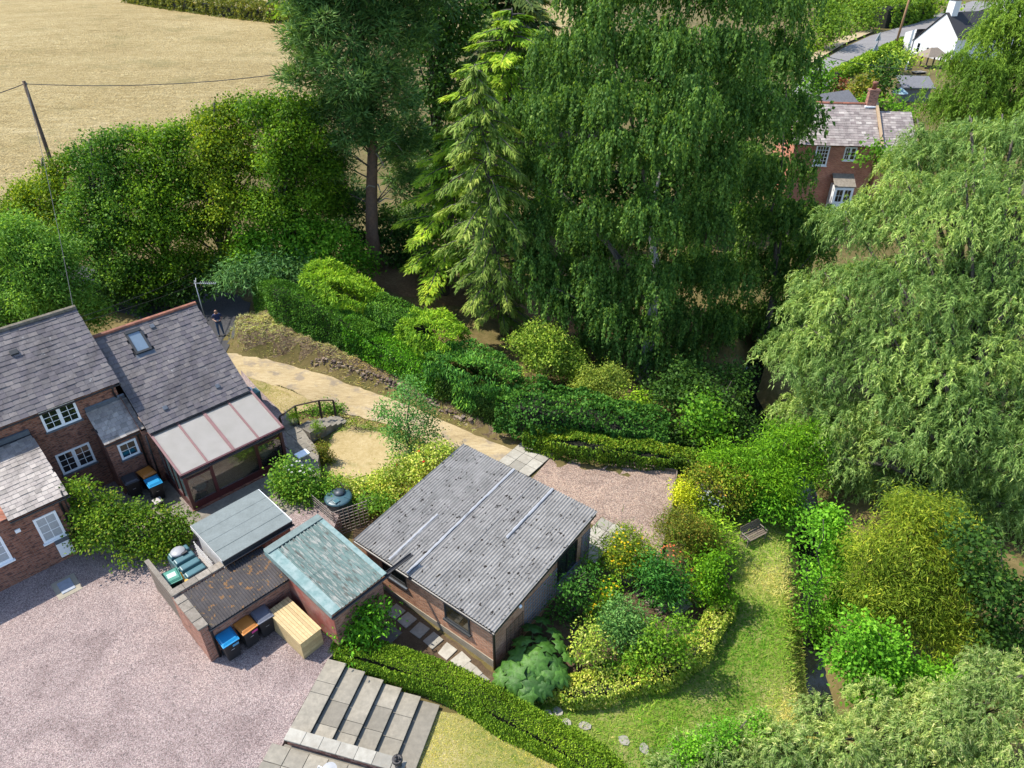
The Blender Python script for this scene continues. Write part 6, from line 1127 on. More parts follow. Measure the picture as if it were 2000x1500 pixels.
tb_ = tree('birch_tree', 'huge weeping birch with hanging dark green curtains in the centre', 'tree', b, lb, g_birch, weep, .45, m_barkw, cover=3.0, L=.16, Wd=.11, slen=1.9, seed=41, rough=.1, zmin=-.05, spread=.04, out=.3, wild=.06, rnda=.55, nlimb=7, topr=.12, tf=.55)
b2 = G(1500, 690); lb = px_lobes([(1530,5,78,4),(1535,105,70,3),(1550,225,58,3),(1480,340,72,0),(1545,330,50,2),(1500,435,72,0),(1590,415,40,1),(1470,520,62,0),(1545,500,56,1),(1430,620,58,-1),(1500,610,50,0),(1400,660,40,-1),(1480,690,42,-1),(1610,440,40,1),(1560,430,56,-1),(1600,480,40,0),(1535,550,52,-1),(1560,600,44,-1),(1450,700,40,-2),(1520,650,44,-2)], b2[1] + 2, (1, 1, .8), 7, -.1)
tree('birch_tree', 'second weeping birch at the right with darker foliage down to the stream', 'tree', b2, lb, g_birch, weep, .26, m_bark1, cover=3.0, L=.17, Wd=.12, slen=1.8, seed=42, rough=.1, zmin=-.05, spread=.04, out=.3, wild=.06, rnda=.55, nlimb=4, topr=.15, tf=.5)
b = P(1300, 420, -.4); lb = px_lobes([(1090,210,90,0),(1230,150,110,0),(1380,190,110,0),(1500,230,90,0),(1130,380,90,-2),(1280,380,110,-2),(1420,390,100,-2),(1180,520,70,-5),(1300,540,80,-5),(1430,540,70,-5)], b[1], (1, 1, 1), 6); tree('broadleaf_tree', 'dark leafy tree glimpsed behind the hanging birch', 'tree', b, lb, g_dark, blob, .4, seed=43, cover=1.7, L=.4, Wd=.28, nlimb=4)
# curly willow and others on the right
b = G(1800, 1000); lb = px_lobes([(1790,320,66,10),(1850,310,80,10),(1930,310,90,9),(2010,300,100,9),(1660,440,62,8),(1735,420,76,8),(1850,430,110,6),(1970,430,110,6),(2060,450,100,6),(1600,590,74,6),(1690,570,95,5),(1810,570,110,4),(1940,570,110,4),(2050,620,110,4),(1545,680,52,6),(1610,700,80,4),(1710,700,100,3),(1840,710,115,2),(1970,720,110,2),(1575,800,62,4),(1650,840,84,2),(1770,830,100,1),(1890,850,110,0),(2000,870,110,0),(1655,930,50,2),(1740,940,60,1),(1840,960,76,0),(1950,1000,84,-.5),(2030,1050,80,-.5)], b[1], (1, 1, .85), 9)
tree('willow_tree', 'large pale curly willow filling the right side beyond the stream', 'tree', b, lb, g_willow, sprays, .5, m_bark1, cover=1.75, L=.19, Wd=.05, slen=1.0, seed=51, rough=.38, inner=.22, tri=True)
b = P(1900, 330, -.5); lb = px_lobes([(1925,75,36,0),(1975,40,56,0),(2030,60,66,0),(1875,125,34,-1),(1935,150,64,-2),(2010,150,84,-1),(1840,205,36,-2),(1895,225,62,-3),(1985,240,84,-3),(1990,-20,50,2)], b[1], (1, 1, .85), 8); tree('willow_tree', 'weeping yellow green willow in the top right corner', 'tree', b, lb, g_willow2, sprays, .4, m_bark1, cover=2.1, L=.3, Wd=.1, slen=2.0, seed=52, drop=1.0, spread=.06, tri=True)
b = G(1720, 1480); lb = px_lobes([(1330,1510,54,0),(1405,1490,62,0),(1500,1470,74,.2),(1610,1460,88,.2),(1730,1440,92,.4),(1850,1420,96,.3),(1960,1385,100,.4),(2040,1350,80,.6),(1560,1540,90,-.5),(1720,1540,100,-.6),(1900,1530,110,-.6),(1420,1560,80,-.5)], b[1] - 1.0, (1, 1, .85), 9); tree('willow_tree', 'near pale silvery willow across the bottom right corner', 'tree', b, lb, g_willow3, sprays, .14, cover=2.0, L=.13, Wd=.03, slen=.6, seed=53, spread=.02, drop=.5, tri=True)
# row of sycamores by the lane, ash by the cottage
for i, (lab, bx, ls) in enumerate((
  ('bright sycamore nearest the pine in the lane row', (560,555), [(618,222,30,1),(575,215,32,0),(540,212,28,1),(505,222,34,0),(600,265,40,-.5),(550,265,40,-1),(610,320,48,.5),(550,325,50,-1),(590,385,50,-.5),(640,400,40,1.5),(530,410,46,-1.5),(610,460,42,0)]),
  ('tall sycamore second from the pine in the lane row', (440,560), [(478,215,26,1),(440,220,30,0),(405,240,30,.5),(465,265,36,-.5),(420,285,38,-.5),(480,320,42,-1),(420,340,46,-1.5),(385,370,40,0),(460,400,50,-2),(400,440,50,-1.5),(475,490,46,-2),(410,520,46,-2.5)]),
  ('broad sycamore in the middle of the lane row', (320,570), [(360,262,28,1),(320,275,30,0),(285,272,26,.5),(345,315,38,-.5),(290,320,38,-.5),(350,375,46,-1),(295,385,46,-1.5),(330,440,48,-2),(270,460,46,-2),(350,520,46,-2.5),(290,545,44,-3)]),
  ('sycamore with yellowing top left of the middle of the lane row', (200,575), [(240,275,26,1),(205,280,26,0),(165,310,28,.5),(225,325,36,-.5),(180,350,36,0),(235,385,42,-1),(170,400,44,-1),(215,455,46,-2),(160,480,42,-2),(235,530,46,-3)]),
  ('dark sycamore at the left end of the lane row', (80,560), [(130,320,24,.5),(100,340,26,0),(65,375,28,0),(30,405,30,0),(115,385,36,-1),(70,425,40,-1),(20,455,42,-1),(120,450,42,-2),(70,490,46,-2),(-10,490,44,-1)]))):
    b = G(*bx); lb = px_lobes(ls, b[1] + 1.0, (1, 1, .9), 8); tree('sycamore_tree', lab, 'tree', b, lb, (g_syc, g_syc2, g_syc, g_syc3, g_syc2)[i], blob, .22, seed=60 + i, group='sycamores along the lane', cover=2.5, L=.17, Wd=.13, cn=20, clr=.34, rough=.2, inner=.14)
b = np.array([*P(70, 640, 2)[:2], -.2]); lb = px_lobes([(30,470,52,0),(100,510,52,0),(-10,540,56,0),(50,560,56,-.8),(130,575,46,-.5),(170,610,34,-.3),(90,620,48,-1),(20,635,44,-1),(-30,600,50,0)], b[1], sub=8); tree('ash_tree', 'light green ash tree behind the cottage roof at the left edge', 'tree', b, lb, g_ash, blob, .18, seed=70, cover=2.2, L=.2, Wd=.075, cn=16, axis=(.9, 1., -.3), rough=.2)
# ------------------------------------------------------------------ shrubs behind and along the bank
bush('bright green hazel bush behind the long hedge near the lane', [(500,480,42,0),(560,455,48,0),(620,462,46,0),(668,485,42,0),(470,520,34,-.5),(600,510,46,-.5),(655,530,40,-1),(540,520,40,-1),(700,520,30,0)], base=(570,560), mat=g_hazel, L=.22, Wd=.15, cover=2.0)
bush('added dark undergrowth standing in for black shade along the lane below the sycamores', [(180,590,30,0),(225,575,34,0),(290,582,34,0),(350,572,34,0),(400,552,32,0),(430,530,28,0),(320,560,30,1)], base=(320,600), mat=g_dark, L=.2, Wd=.14)  # dark bush added to cover the lane where black shade lies
bush('dark laurel thicket behind the pine trunk', [(770,480,40,1),(810,500,40,1),(760,440,40,2),(700,470,30,1.5),(830,450,40,2)], base=(790,525), mat=g_dark, L=.22, Wd=.15)
bush('blue green juniper spreading over the lane end of the hedge', [(455,545,32,-.5),(495,530,32,0),(540,528,32,0),(585,538,30,0),(620,545,24,0)], base=(520,600), mat=g_jun, L=.3, Wd=.06, cn=12, cover=2.2, axis=(.8, .8, -.35), zmin=-.4)
bush('cream edged shrub with pale leaves below the birch', [(1035,675,36,0),(1075,665,34,0),(1105,700,34,0),(1060,705,36,-.4),(1045,650,22,0),(1120,730,26,-.3)], base=(1075,745), mat=g_lime, L=.14, Wd=.085, cover=2.2)
bush('smaller olive toned shrub right of the cream edged shrub', [(1160,745,34,0),(1195,745,30,0),(1175,770,30,-.3)], base=(1175,790), mat=leafmat('olive shrub', [(.06, .1, .02), (.13, .18, .035), (.21, .25, .06), (.31, .33, .1)], .25), L=.13, Wd=.07)
m_inner = plain('dark hedge core', (.02, .022, .012), 1.0, .4, 9)  # near-black solid hull, added to block light and view through the hedges
def hedge(label, path, w, h, mat, L, Wd, cover=2.0, seed=1, name='hedge', zc=None, wob=.08, core=True, group=None, world=False, axis=(1., .8, .1), topm=1.0):
    """clipped hedge along a line of photo points on the ground; w, h at each point"""
    r_ = np.random.default_rng(seed); q = np.array(path, float) if world else np.array([G(a, b) for a, b in path]); w = np.broadcast_to(w, len(q)); h = np.broadcast_to(h, len(q)); sg = np.r_[0, np.cumsum(np.linalg.norm(np.diff(q[:, :2], axis=0), axis=1))]; Lt = sg[-1]; t = thing(name, label, 'hedge', tuple(q[0]), 0, group)
    def sec(s): 
        p = np.stack([np.interp(s, sg, q[:, k]) for k in range(3)], -1); d = np.stack([np.interp(s + .2, sg, q[:, k]) - np.interp(s - .2, sg, q[:, k]) for k in (0, 1)], -1); d = nrm(d); return p, np.stack([d[:, 1], -d[:, 0], 0 * d[:, 0]], -1), np.interp(s, sg, w), np.interp(s, sg, h)
    area = Lt * (w.mean() + 2 * h.mean()); n = int(area * cover / (L * Wd * .55)); s = r_.uniform(0, Lt, n); p, sd, ww, hh = sec(s); peri = ww + 2 * hh; a = r_.random(n) * peri
    top = (a > hh) & (a < hh + ww); lft = a <= hh; x = np.where(top, a - hh - ww / 2, np.where(lft, -ww / 2, ww / 2)); z = np.where(top, hh, np.where(lft, a, a - hh - ww)); rd_ = .12 * ww; z = z - np.where(top, np.clip(np.abs(x) / (ww / 2) - .6, 0, 1) ** 2 * .5, 0); x = x * (1 - .1 * np.clip(z / hh, 0, 1))
    C = p + sd * x[:, None]; C[:, 2] += z; ph = r_.uniform(0, 6, 3); ou = np.where(top[:, None], [0, 0, 1.], sd * np.where(lft, -1, 1)[:, None]); C = C + ou * (wob * 1.6 * lumpy(C, ph, 1.9) + wob * lumpy(C, ph + 1, 5.5) + r_.normal(0, L * .25, n))[:, None] ; rn = np.clip(r_.normal(.5, .24, n) + np.where(top, .12 * topm, 0), 0, 1)
    cl = .5 + .5 * lumpy(C, ph + 2, 2.2) + r_.normal(0, .1, n); sc_ = r_.uniform(.65, 1.3, n); leaf_obj('foliage', C, ou * axis[0] + sph(r_, n) * axis[1] + [0, 0, axis[2]], ou + sph(r_, n) * .7 + [0, 0, .35], L * sc_, Wd * sc_, rn, np.clip(cl, 0, 1), mat, t, q[0])
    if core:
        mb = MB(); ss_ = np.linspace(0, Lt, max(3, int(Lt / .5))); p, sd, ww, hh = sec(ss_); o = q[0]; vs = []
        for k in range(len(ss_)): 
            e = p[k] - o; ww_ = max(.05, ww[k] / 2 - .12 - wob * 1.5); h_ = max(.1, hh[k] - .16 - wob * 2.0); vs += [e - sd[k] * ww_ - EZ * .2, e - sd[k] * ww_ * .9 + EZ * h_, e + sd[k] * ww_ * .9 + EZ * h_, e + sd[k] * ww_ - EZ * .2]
        m = len(ss_); mb.add(vs, [(4 * k + j, 4 * k + (j + 1) % 4, 4 * k + 4 + (j + 1) % 4, 4 * k + 4 + j) for k in range(m - 1) for j in range(4)] + [(3, 2, 1, 0), tuple(4 * m - 4 + j for j in range(4))]); mb.build('dark_core', m_inner, t)
    return t
hedge('tall clipped conifer hedge on the bank above the track', [(520,604),(560,624),(620,648),(680,672),(740,699)], [1.1, 1.2, 1.2, 1.2, 1.1], [2.4, 2.3, 2.2, 2.0, 1.8], g_hedge, .13, .055, 2.2, 81)
FA = (.9, .8, -.25)
hedge('golden cypress on top of the hedge near the pine', [(610,606),(650,622),(700,642),(745,660)], [1.6, 2.2, 2.2, 1.6], [2.7, 3.3, 3.1, 2.6], g_gold, .24, .06, 2.4, 801, wob=.24, axis=FA, core=False)
hedge('dark trimmed yew between the two golden cypresses', [(735,655),(780,675),(830,695)], [1.6, 2.2, 1.8], [2.5, 2.6, 2.3], g_hedge, .15, .06, 2.4, 802, wob=.15, axis=FA)
hedge('second golden cypress spilling over the hedge below the larch', [(800,690),(850,712),(905,735)], [1.6, 2.3, 1.8], [2.3, 2.9, 2.5], g_gold, .24, .06, 2.4, 803, wob=.24, axis=FA, core=False)
hedge('feathery green cypress at the right end of the tall hedge', [(850,742),(900,762),(960,785),(1010,800)], [1.7, 2.4, 2.5, 1.8], [1.9, 2.5, 2.5, 2.1], g_cyp, .24, .06, 2.4, 804, wob=.24, axis=FA, core=False)
hedge('broad ivy covered bank above the long low hedge', [(985,815),(1050,832),(1130,850),(1210,862),(1300,878)], [2.4, 3.0, 2.8, 2.6, 2.0], [1.9, 2.3, 2.0, 1.8, 1.4], g_ivy, .14, .12, 2.4, 805, wob=.28)
hedge('clipped laurel hedge continuing above the stone wall', [(690,676),(720,690),(770,715),(830,745),(868,768)], 1.3, [1.9, 1.6, 1.35, 1.25, 1.1], g_laur, .13, .07, 2.2, 82)
hedge('dark rounded hedge at the end of the stone wall', [(868,768),(910,788),(960,815),(1010,838)], 1.3, [1.4, 1.5, 1.3, 1.0], leafmat('dark hedge', [(.02, .045, .014), (.036, .075, .018), (.06, .11, .025), (.09, .14, .035)], .18), .12, .065, 2.2, 83)
hedge('long low clipped hedge behind the gravel forecourt', [(1025,868),(1080,880),(1160,892),(1240,905),(1330,915),(1400,928)], [.9, 1.1, 1.1, 1.1, 1.1, 1.0], [1.0, 1.1, 1.1, 1.1, 1.0, .9], leafmat('forecourt hedge', [(.03, .065, .01), (.055, .11, .014), (.09, .16, .018), (.17, .2, .03)], .18, cvar=.5), .12, .065, 2.2, 84, wob=.14)
bush('dark undergrowth below the birch beside the stream', [(1310,770,44,1),(1370,780,44,.5),(1420,800,40,0),(1350,740,40,2),(1440,840,40,-.5),(1300,850,40,-1),(1370,850,44,-1),(1430,740,34,1.5)], base=(1370,840), mat=g_dark, L=.18, Wd=.12, cover=2.0)
bush('lime fern sprouting in the ivy below the birch', [(1248,780,16,0),(1240,800,18,-.2),(1262,795,14,0)], base=(1245,825), mat=g_gold, L=.2, Wd=.07, cover=1.6, name='fern', cat='fern')
bush('young lime leaved sycamore above the long hedge end', [(1375,795,28,0),(1395,820,26,-.2),(1365,825,26,-.2),(1385,850,24,-.4)], base=(1380,880), mat=g_hazel, L=.2, Wd=.15, cover=1.6, cn=8)
bush('bright green fern bank left of the willow above the bench', [(1490,900,50,0),(1540,870,46,.5),(1450,930,40,-.3),(1520,940,50,-.6),(1560,920,40,0),(1420,900,36,.4),(1590,860,36,.8)], base=(1500,985), mat=g_fern, L=.18, Wd=.045, cover=2.2, name='fern', cat='fern', axis=(.9, .7, -.4))
bush('glossy laurel bush behind the garden bench', [(1500,985,34,0),(1535,980,34,0),(1470,980,30,.2),(1545,1005,26,-.3)], base=(1510,1020), mat=g_laur, L=.16, Wd=.07, cover=2.0)
# young tree on the lawn
b = G(800, 888); lb = px_lobes([(790,790,40,0),(820,810,34,.3),(765,800,30,-.2),(800,840,42,-.3),(770,840,30,.2),(835,850,24,0),(800,755,26,.1),(790,870,30,-.5),(745,805,14,0)], b[1]); tree('young_tree', 'open leafy young tree standing between lawn and track', 'tree', b, lb, g_sap, blob, .06, seed=91, cover=.85, L=.12, Wd=.075, cn=8, inner=.25, rough=.3)
# roses and shrubs by the lawn
t = bush('yellow variegated rose hedge between lawn and garage', [(660,950,26,0),(705,965,32,-.2),(745,950,32,0),(785,930,34,0),(825,905,32,.2),(855,885,26,.3),(770,965,28,-.6),(720,990,24,-.6),(815,940,24,-.4)], base=(760,975), mat=g_var, L=.12, Wd=.075, cover=1.8, rough=.26)
lbv = px_lobes([(705,965,32,-.2),(745,950,32,0),(785,930,34,0),(825,905,32,.2)], G(760, 975)[1]); blooms(t, lbv, f_red, 14, .09, 5, .2, 'red_roses')
bush('green rose growth hanging over the trellis by the water tank', [(690,1000,20,-.3),(722,985,22,-.3),(650,945,18,.4),(750,985,22,-.6)], base=(705,1000), mat=g_rose, L=.12, Wd=.08, cover=1.6)
t = bush('green climbing rose with white blooms by the conservatory corner', [(560,925,28,0),(590,940,34,0),(610,970,30,-.3),(575,960,30,-.2),(545,945,18,0),(595,985,26,-.5),(628,950,20,0)], base=(590,985), mat=g_rose, L=.13, Wd=.085, cover=1.9); blooms(t, px_lobes([(575,918,20,0),(590,935,26,0)], G(590, 985)[1]), f_wh, 26, .07, 6, .3, 'white_roses')
t = bush('mixed green and bronze shrub against the cottage extension', [(160,960,26,.3),(150,1000,30,0),(190,1000,40,0),(230,1020,42,-.2),(275,1030,42,-.2),(320,1030,40,0),(350,1045,28,-.1),(200,1040,40,-.6),(260,1060,38,-.8),(310,1065,34,-.6),(165,1040,26,-.4)], base=(250,1075), mat=leafmat('yard shrub', [(.03, .075, .012), (.07, .14, .018), (.13, .21, .026), (.2, .2, .05)], .28, cvar=.5), L=.13, Wd=.075, cover=2.0, rough=.26)
bush('glossy laurel bush beside the green roofed shed', [(705,1195,24,0),(735,1190,22,.1),(690,1220,26,-.2),(725,1222,30,-.2),(705,1240,26,-.4)], base=(712,1258), mat=g_laur, L=.17, Wd=.075, cover=2.0, cn=8, r0=.03)
bush('low mixed planting under the wooden handrail', [(556,828,12,0),(595,812,13,.2),(620,803,15,.3),(645,799,14,.4),(664,803,10,.4)], base=(615,812), mat=g_rose, L=.12, Wd=.07, cover=1.8, r0=.02)
bush('bronze tipped heather border along the terrace edge', [(628,876,11,0),(636,888,12,0),(642,902,12,0),(640,918,11,0)], base=(635,905), mat=g_heath, L=.08, Wd=.05, cover=2.2, r0=.02)
bush('small edging plants along the circular lawn', [(690,826,7,0),(720,830,8,0),(668,838,7,0),(750,840,9,0)], base=(700,840), mat=g_box, L=.09, Wd=.05, cover=1.6, r0=.02)
for i, (a, b_, lab) in enumerate(((580,850,'small clipped conifer in a pot nearest the conservatory'), (622,858,'small clipped conifer in a pot beside the lawn'))):
    p = G(a, b_); p[2] = max(p[2], -.5) if i else -.05; t = thing('potted_conifer', lab, 'potted plant', tuple(p), 0, 'potted conifers'); mb = MB(); mb.lathe([(.1, 0), (.16, .02), (.2, .26), (.22, .28), (.2, .3), (.02, .28)], n=14); mb.build('pot', m_stone, t, True); C, A, Nr, L_, W_, rn, cl = blob([(p + [0, 0, .45], np.array([.19, .19, .22])), (p + [0, 0, .65], np.array([.12, .12, .2])), (p + [0, 0, .82], np.array([.06, .06, .14]))], 2.5, .07, .03, 300 + i, 8, axis=(.6, .5, .8)); leaf_obj('foliage', C, A, Nr, L_, W_, rn, cl, g_gold, t, p); mb = MB(); mb.tube([(0, 0, .25), (0, 0, .9)], .02, 6); mb.build('stem', m_bark1, t)
# box hedge along the bottom
hedge('long clipped box hedge curving down from the gravel yard', [(655,1282),(720,1300),(800,1325),(880,1355),(960,1398),(1040,1440),(1110,1480),(1180,1530),(1260,1600)], [.75, .85, .9, .9, .95, .95, .95, .95, .95], [.75, 1.0, 1.05, 1.0, 1.0, 1.0, 1.0, 1.0, 1.0], g_box, .08, .046, 2.9, 85, wob=.05)
# flower border east of the garage
hedge('golden variegated hedge curving round the flower border', [(1030,1352),(1110,1365),(1200,1352),(1290,1322),(1365,1275),(1405,1215),(1412,1170)], [.9, 1.0, 1.05, 1.05, 1.0, .95, .8], [.55, .7, .8, .85, .85, .8, .6], g_var, .1, .06, 2.0, 86, wob=.12)
t = bush('clump of orange marigold like flowers beside the slabs', [(1225,1060,30,0),(1250,1085,30,-.2),(1205,1085,26,-.2),(1230,1105,28,-.3),(1195,1065,18,0)], base=(1225,1125), mat=leafmat('marigold green', [(.06, .1, .012), (.11, .17, .02), (.18, .24, .03), (.25, .29, .05)], .28), L=.11, Wd=.04, cover=1.7, name='flower_clump', cat='flowers', r0=.02); blooms(t, px_lobes([(1225,1060,30,0),(1250,1085,30,-.2),(1205,1085,26,-.2),(1230,1105,28,-.3)], G(1225, 1125)[1]), f_or, 170, .055, 7, .0)
t = bush('tall orange flowers among stalks nearer the garage', [(1190,1150,18,0),(1180,1175,18,0),(1165,1195,18,-.1),(1200,1170,14,0)], base=(1180,1215), mat=g_fern, L=.13, Wd=.04, cover=1.2, name='flower_clump', cat='flowers', r0=.02); blooms(t, px_lobes([(1190,1150,18,0),(1180,1175,18,0),(1165,1195,18,-.1)], G(1180, 1215)[1]), f_or, 45, .06, 8, -.1)
bush('bronze feathery shrub at the corner of the forecourt', [(1320,1025,34,0),(1355,1035,34,0),(1335,1060,32,-.3),(1375,1060,28,-.2),(1385,1085,24,-.3)], base=(1345,1095), mat=g_heath, L=.11, Wd=.035, cover=2.2, axis=(.8, .8, .1))
bush('bright fern like shrub right of the bronze shrub', [(1385,1030,28,0),(1405,1055,26,-.2),(1375,1050,22,.2)], base=(1400,1080), mat=g_gold, L=.2, Wd=.05, cover=1.8, axis=(.9, .6, -.1))
bush('yellow green upright shrub at the forecourt corner edging', [(1338,960,24,0),(1345,985,24,-.1),(1330,978,18,0)], base=(1340,1008), mat=leafmat('yellow shrub', [(.12, .16, .01), (.24, .29, .015), (.38, .4, .03), (.5, .48, .06)], .25), L=.11, Wd=.06, cover=2.0)
t = bush('shrub covered in cream white flowers behind the border', [(1375,968,20,0),(1395,980,22,0),(1380,990,18,-.1)], base=(1385,1005), mat=g_lime, L=.11, Wd=.06, cover=1.6); blooms(t, px_lobes([(1375,968,20,0),(1395,980,22,0),(1380,990,18,-.1)], G(1385, 1005)[1]), f_wh, 150, .07, 9, -.1)
bush('mixed rust and green planting beyond the white flowers', [(1430,980,22,0),(1410,1000,20,0),(1450,960,22,.2),(1400,935,28,.5),(1440,930,28,.5),(1360,930,22,.4)], base=(1420,1010), mat=leafmat('rusty mix', [(.05, .09, .015), (.1, .15, .02), (.17, .2, .03), (.25, .15, .04)], .25, cvar=.5), L=.13, Wd=.06, cover=1.8)
bush('dark green peony clump in the middle of the border', [(1280,1110,28,0),(1305,1130,30,-.1),(1290,1150,28,-.2),(1260,1125,18,0),(1320,1155,22,-.2)], base=(1295,1175), mat=g_laur if False else leafmat('peony leaf', [(.012, .05, .014), (.022, .085, .02), (.04, .13, .028), (.07, .18, .045)], .2), L=.17, Wd=.06, cover=2.0)
t = bush('spiky green leaves with red spikes beside the peony', [(1340,1120,22,0),(1355,1140,22,-.1),(1330,1100,18,.1)], base=(1345,1160), mat=g_fern, L=.4, Wd=.035, cover=1.1, name='flower_clump', cat='flowers', axis=(.7, .5, .5), r0=.02); blooms(t, px_lobes([(1350,1130,22,0),(1310,1085,22,0)], G(1345, 1160)[1]), f_pk, 60, .05, 10, .0, 'red_spikes')
bush('green perennials at the right end of the border', [(1385,1120,28,0),(1400,1150,26,-.1),(1370,1150,26,0),(1395,1095,20,.1),(1415,1180,16,-.1)], base=(1390,1180), mat=g_fern, L=.13, Wd=.07, cover=1.9)
bush('blue green shrub in the lower middle of the border', [(1215,1205,30,0),(1245,1225,32,-.1),(1215,1240,30,-.2),(1190,1215,22,0)], base=(1220,1268), mat=g_blue, L=.11, Wd=.055, cover=2.0)
bush('pale yellow shrub beside the giant leaves', [(1150,1250,24,0),(1165,1275,24,-.1),(1140,1280,22,-.1)], base=(1152,1305), mat=g_var, L=.12, Wd=.06, cover=1.7)
bush('leafy green plants inside the curve of the golden hedge', [(1290,1245,30,0),(1260,1275,28,-.1),(1320,1265,26,-.1),(1230,1290,26,-.2),(1190,1300,24,-.2),(1330,1225,22,0),(1100,1325,22,-.1)], base=(1260,1310), mat=leafmat('border green', [(.04, .1, .012), (.08, .17, .018), (.13, .24, .025), (.22, .29, .06)], .28, cvar=.5), L=.12, Wd=.07, cover=1.8)
bush('shaded green ground plants along the garage wall', [(1110,1150,22,0),(1130,1175,22,0),(1090,1190,20,0),(1120,1210,22,0),(1150,1130,18,0),(1085,1225,16,0),(1150,1215,18,0)], base=(1115,1205), mat=g_ivy, L=.13, Wd=.07, cover=1.5)
bush('arching grass clump at the garage corner', [(1165,1090,22,0),(1150,1105,20,0),(1175,1105,16,0)], base=(1160,1118), mat=g_fern, L=.42, Wd=.03, cover=1.6, name='grass_clump', cat='grass clump', axis=(.8, .4, .3), r0=.015)
# giant rhubarb: each leaf a piece
gu = G(1040, 1310); t = thing('giant_rhubarb', 'giant rhubarb with huge dark green leaves at the garage corner', 'plant', tuple(gu)); rr = np.random.default_rng(44); gm = []
for k in range(4):
    mb = MB(); nseg = 22; vs = [(0, 0, .02)]; 
    for j in range(nseg): a_ = 2 * math.pi * j / nseg; lob = 1 + .24 * math.cos(a_ * 7 + k) + rr.uniform(-.06, .06); rim = (.72 if abs(a_ - math.pi) < .3 else 1) * lob; vs += [(.55 * math.cos(a_), .5 * math.sin(a_), .1 + .05 * math.cos(a_ * 6 + k)), (rim * math.cos(a_), .92 * rim * math.sin(a_), .04 * math.cos(a_ * 6 + k) - .16)]
    fs = [(0, 1 + 2 * j, 1 + 2 * ((j + 1) % nseg)) for j in range(nseg)] + [(1 + 2 * j, 2 + 2 * j, 2 + 2 * ((j + 1) % nseg), 1 + 2 * ((j + 1) % nseg)) for j in range(nseg)]; mb.add(vs, fs); me_ = mb.mesh('leaf', plain('giant leaf %d' % k, ((.045, .13, .014), (.065, .17, .02), (.032, .1, .012), (.085, .2, .026))[k], .55, .3, 9, bmp=.6, bscale=18, spec=.3), True); gm.append(me_)
stk = MB(); k = 0
for px, py in ((1060,1210),(1085,1235),(1040,1225),(1020,1250),(1060,1250),(1095,1260),(1075,1280),(1040,1270),(1010,1280),(1050,1295),(1090,1300),(1110,1282),(985,1310),(1005,1312),(1030,1318),(1060,1322),(1085,1322),(1020,1340),(1045,1345),(975,1325),(1000,1335),(1100,1320),(1065,1345),(1030,1295),(1070,1262),(1028,1360)):
    d_ = np.array([(px - 1045) / 40, -(py - 1285) / 40]); hgt = 1.25 - .22 * np.hypot(*d_) + rr.uniform(-.1, .1); q = P(px, py, gu[2] + max(.35, hgt)); ra_ = math.atan2(q[1] - gu[1], q[0] - gu[0]); s_ = rr.uniform(.3, .46); tl = .35 + .2 * min(1.5, np.hypot(q[0] - gu[0], q[1] - gu[1]))
    place('leaf', gm[k % 4], t, Matrix.Translation(q - gu) @ Matrix.Rotation(ra_, 4, 'Z') @ Matrix.Rotation(tl, 4, 'Y') @ Matrix.Rotation(rr.uniform(-.25, .25), 4, 'X') @ Matrix.Diagonal((s_, s_, s_, 1))); stk.tube([(0, 0, -.1), (q - gu) * [.4, .4, .75], q - gu], [.03, .025, .018], 5); k += 1
stk.build('stalks', plain('stalk', (.12, .16, .05), .6), t, kind='stuff')
# right bank of the stream
bush('large yellow green bamboo clump beyond the stream', [(1700,1080,44,.6),(1760,1060,52,.8),(1820,1090,56,.6),(1700,1140,50,0),(1770,1140,60,0),(1850,1160,60,0),(1800,1210,56,-.6),(1870,1230,50,-.7),(1720,1190,44,-.4),(1900,1130,44,.4),(1780,1000,44,1.4),(1840,1010,40,1.4)], base=(1790,1260), mat=g_bam, L=.17, Wd=.035, cover=2.1, name='bamboo', cat='bamboo', axis=(.8, .7, -.55), rough=.3, inner=.15, tri=True)
bush('bright green weeds along the far stream edge', [(1625,1040,34,.4),(1640,1080,36,.2),(1630,1120,34,0),(1645,1160,32,0),(1620,1010,26,.6),(1625,1195,26,-.2)], base=(1640,1180), mat=g_nett, L=.14, Wd=.09, cover=2.2, name='weeds', cat='weeds')
bush('broad bright green knotweed below the bamboo', [(1680,1240,40,0),(1730,1270,44,-.1),(1680,1300,44,-.4),(1740,1320,46,-.5),(1790,1330,42,-.5),(1640,1290,28,-.2),(1850,1340,40,-.4),(1700,1350,40,-.8)], base=(1720,1370), mat=g_nett, L=.14, Wd=.1, cover=2.2, name='knotweed', cat='weeds')
bush('weedy growth on the near stream bank', [(1575,1100,18,0),(1588,1150,22,0),(1580,1205,24,0),(1590,1250,22,0),(1605,1230,22,0),(1572,1050,14,0),(1600,1310,30,0),(1600,1340,30,0),(1590,1370,30,0),(1580,1020,14,0)], base=(1585,1250), mat=g_nett, L=.14, Wd=.08, cover=1.7, name='weeds', cat='weeds')
bush('dark ivy in the shade under the willow', [(1930,1130,50,.5),(1990,1180,60,0),(1960,1260,50,-.5),(2010,1290,50,-.5),(1900,1060,40,1)], base=(1960,1320), mat=g_dark, L=.18, Wd=.12, cover=1.8)
bush('leafy bramble along the bottom edge left of the near willow', [(1340,1470,30,0),(1300,1500,34,0),(1420,1430,26,.2),(1250,1520,30,0),(1380,1450,24,0),(1480,1420,24,.2)], base=(1370,1500), mat=g_nett, L=.1, Wd=.06, cover=1.7, name='bramble', cat='shrub')
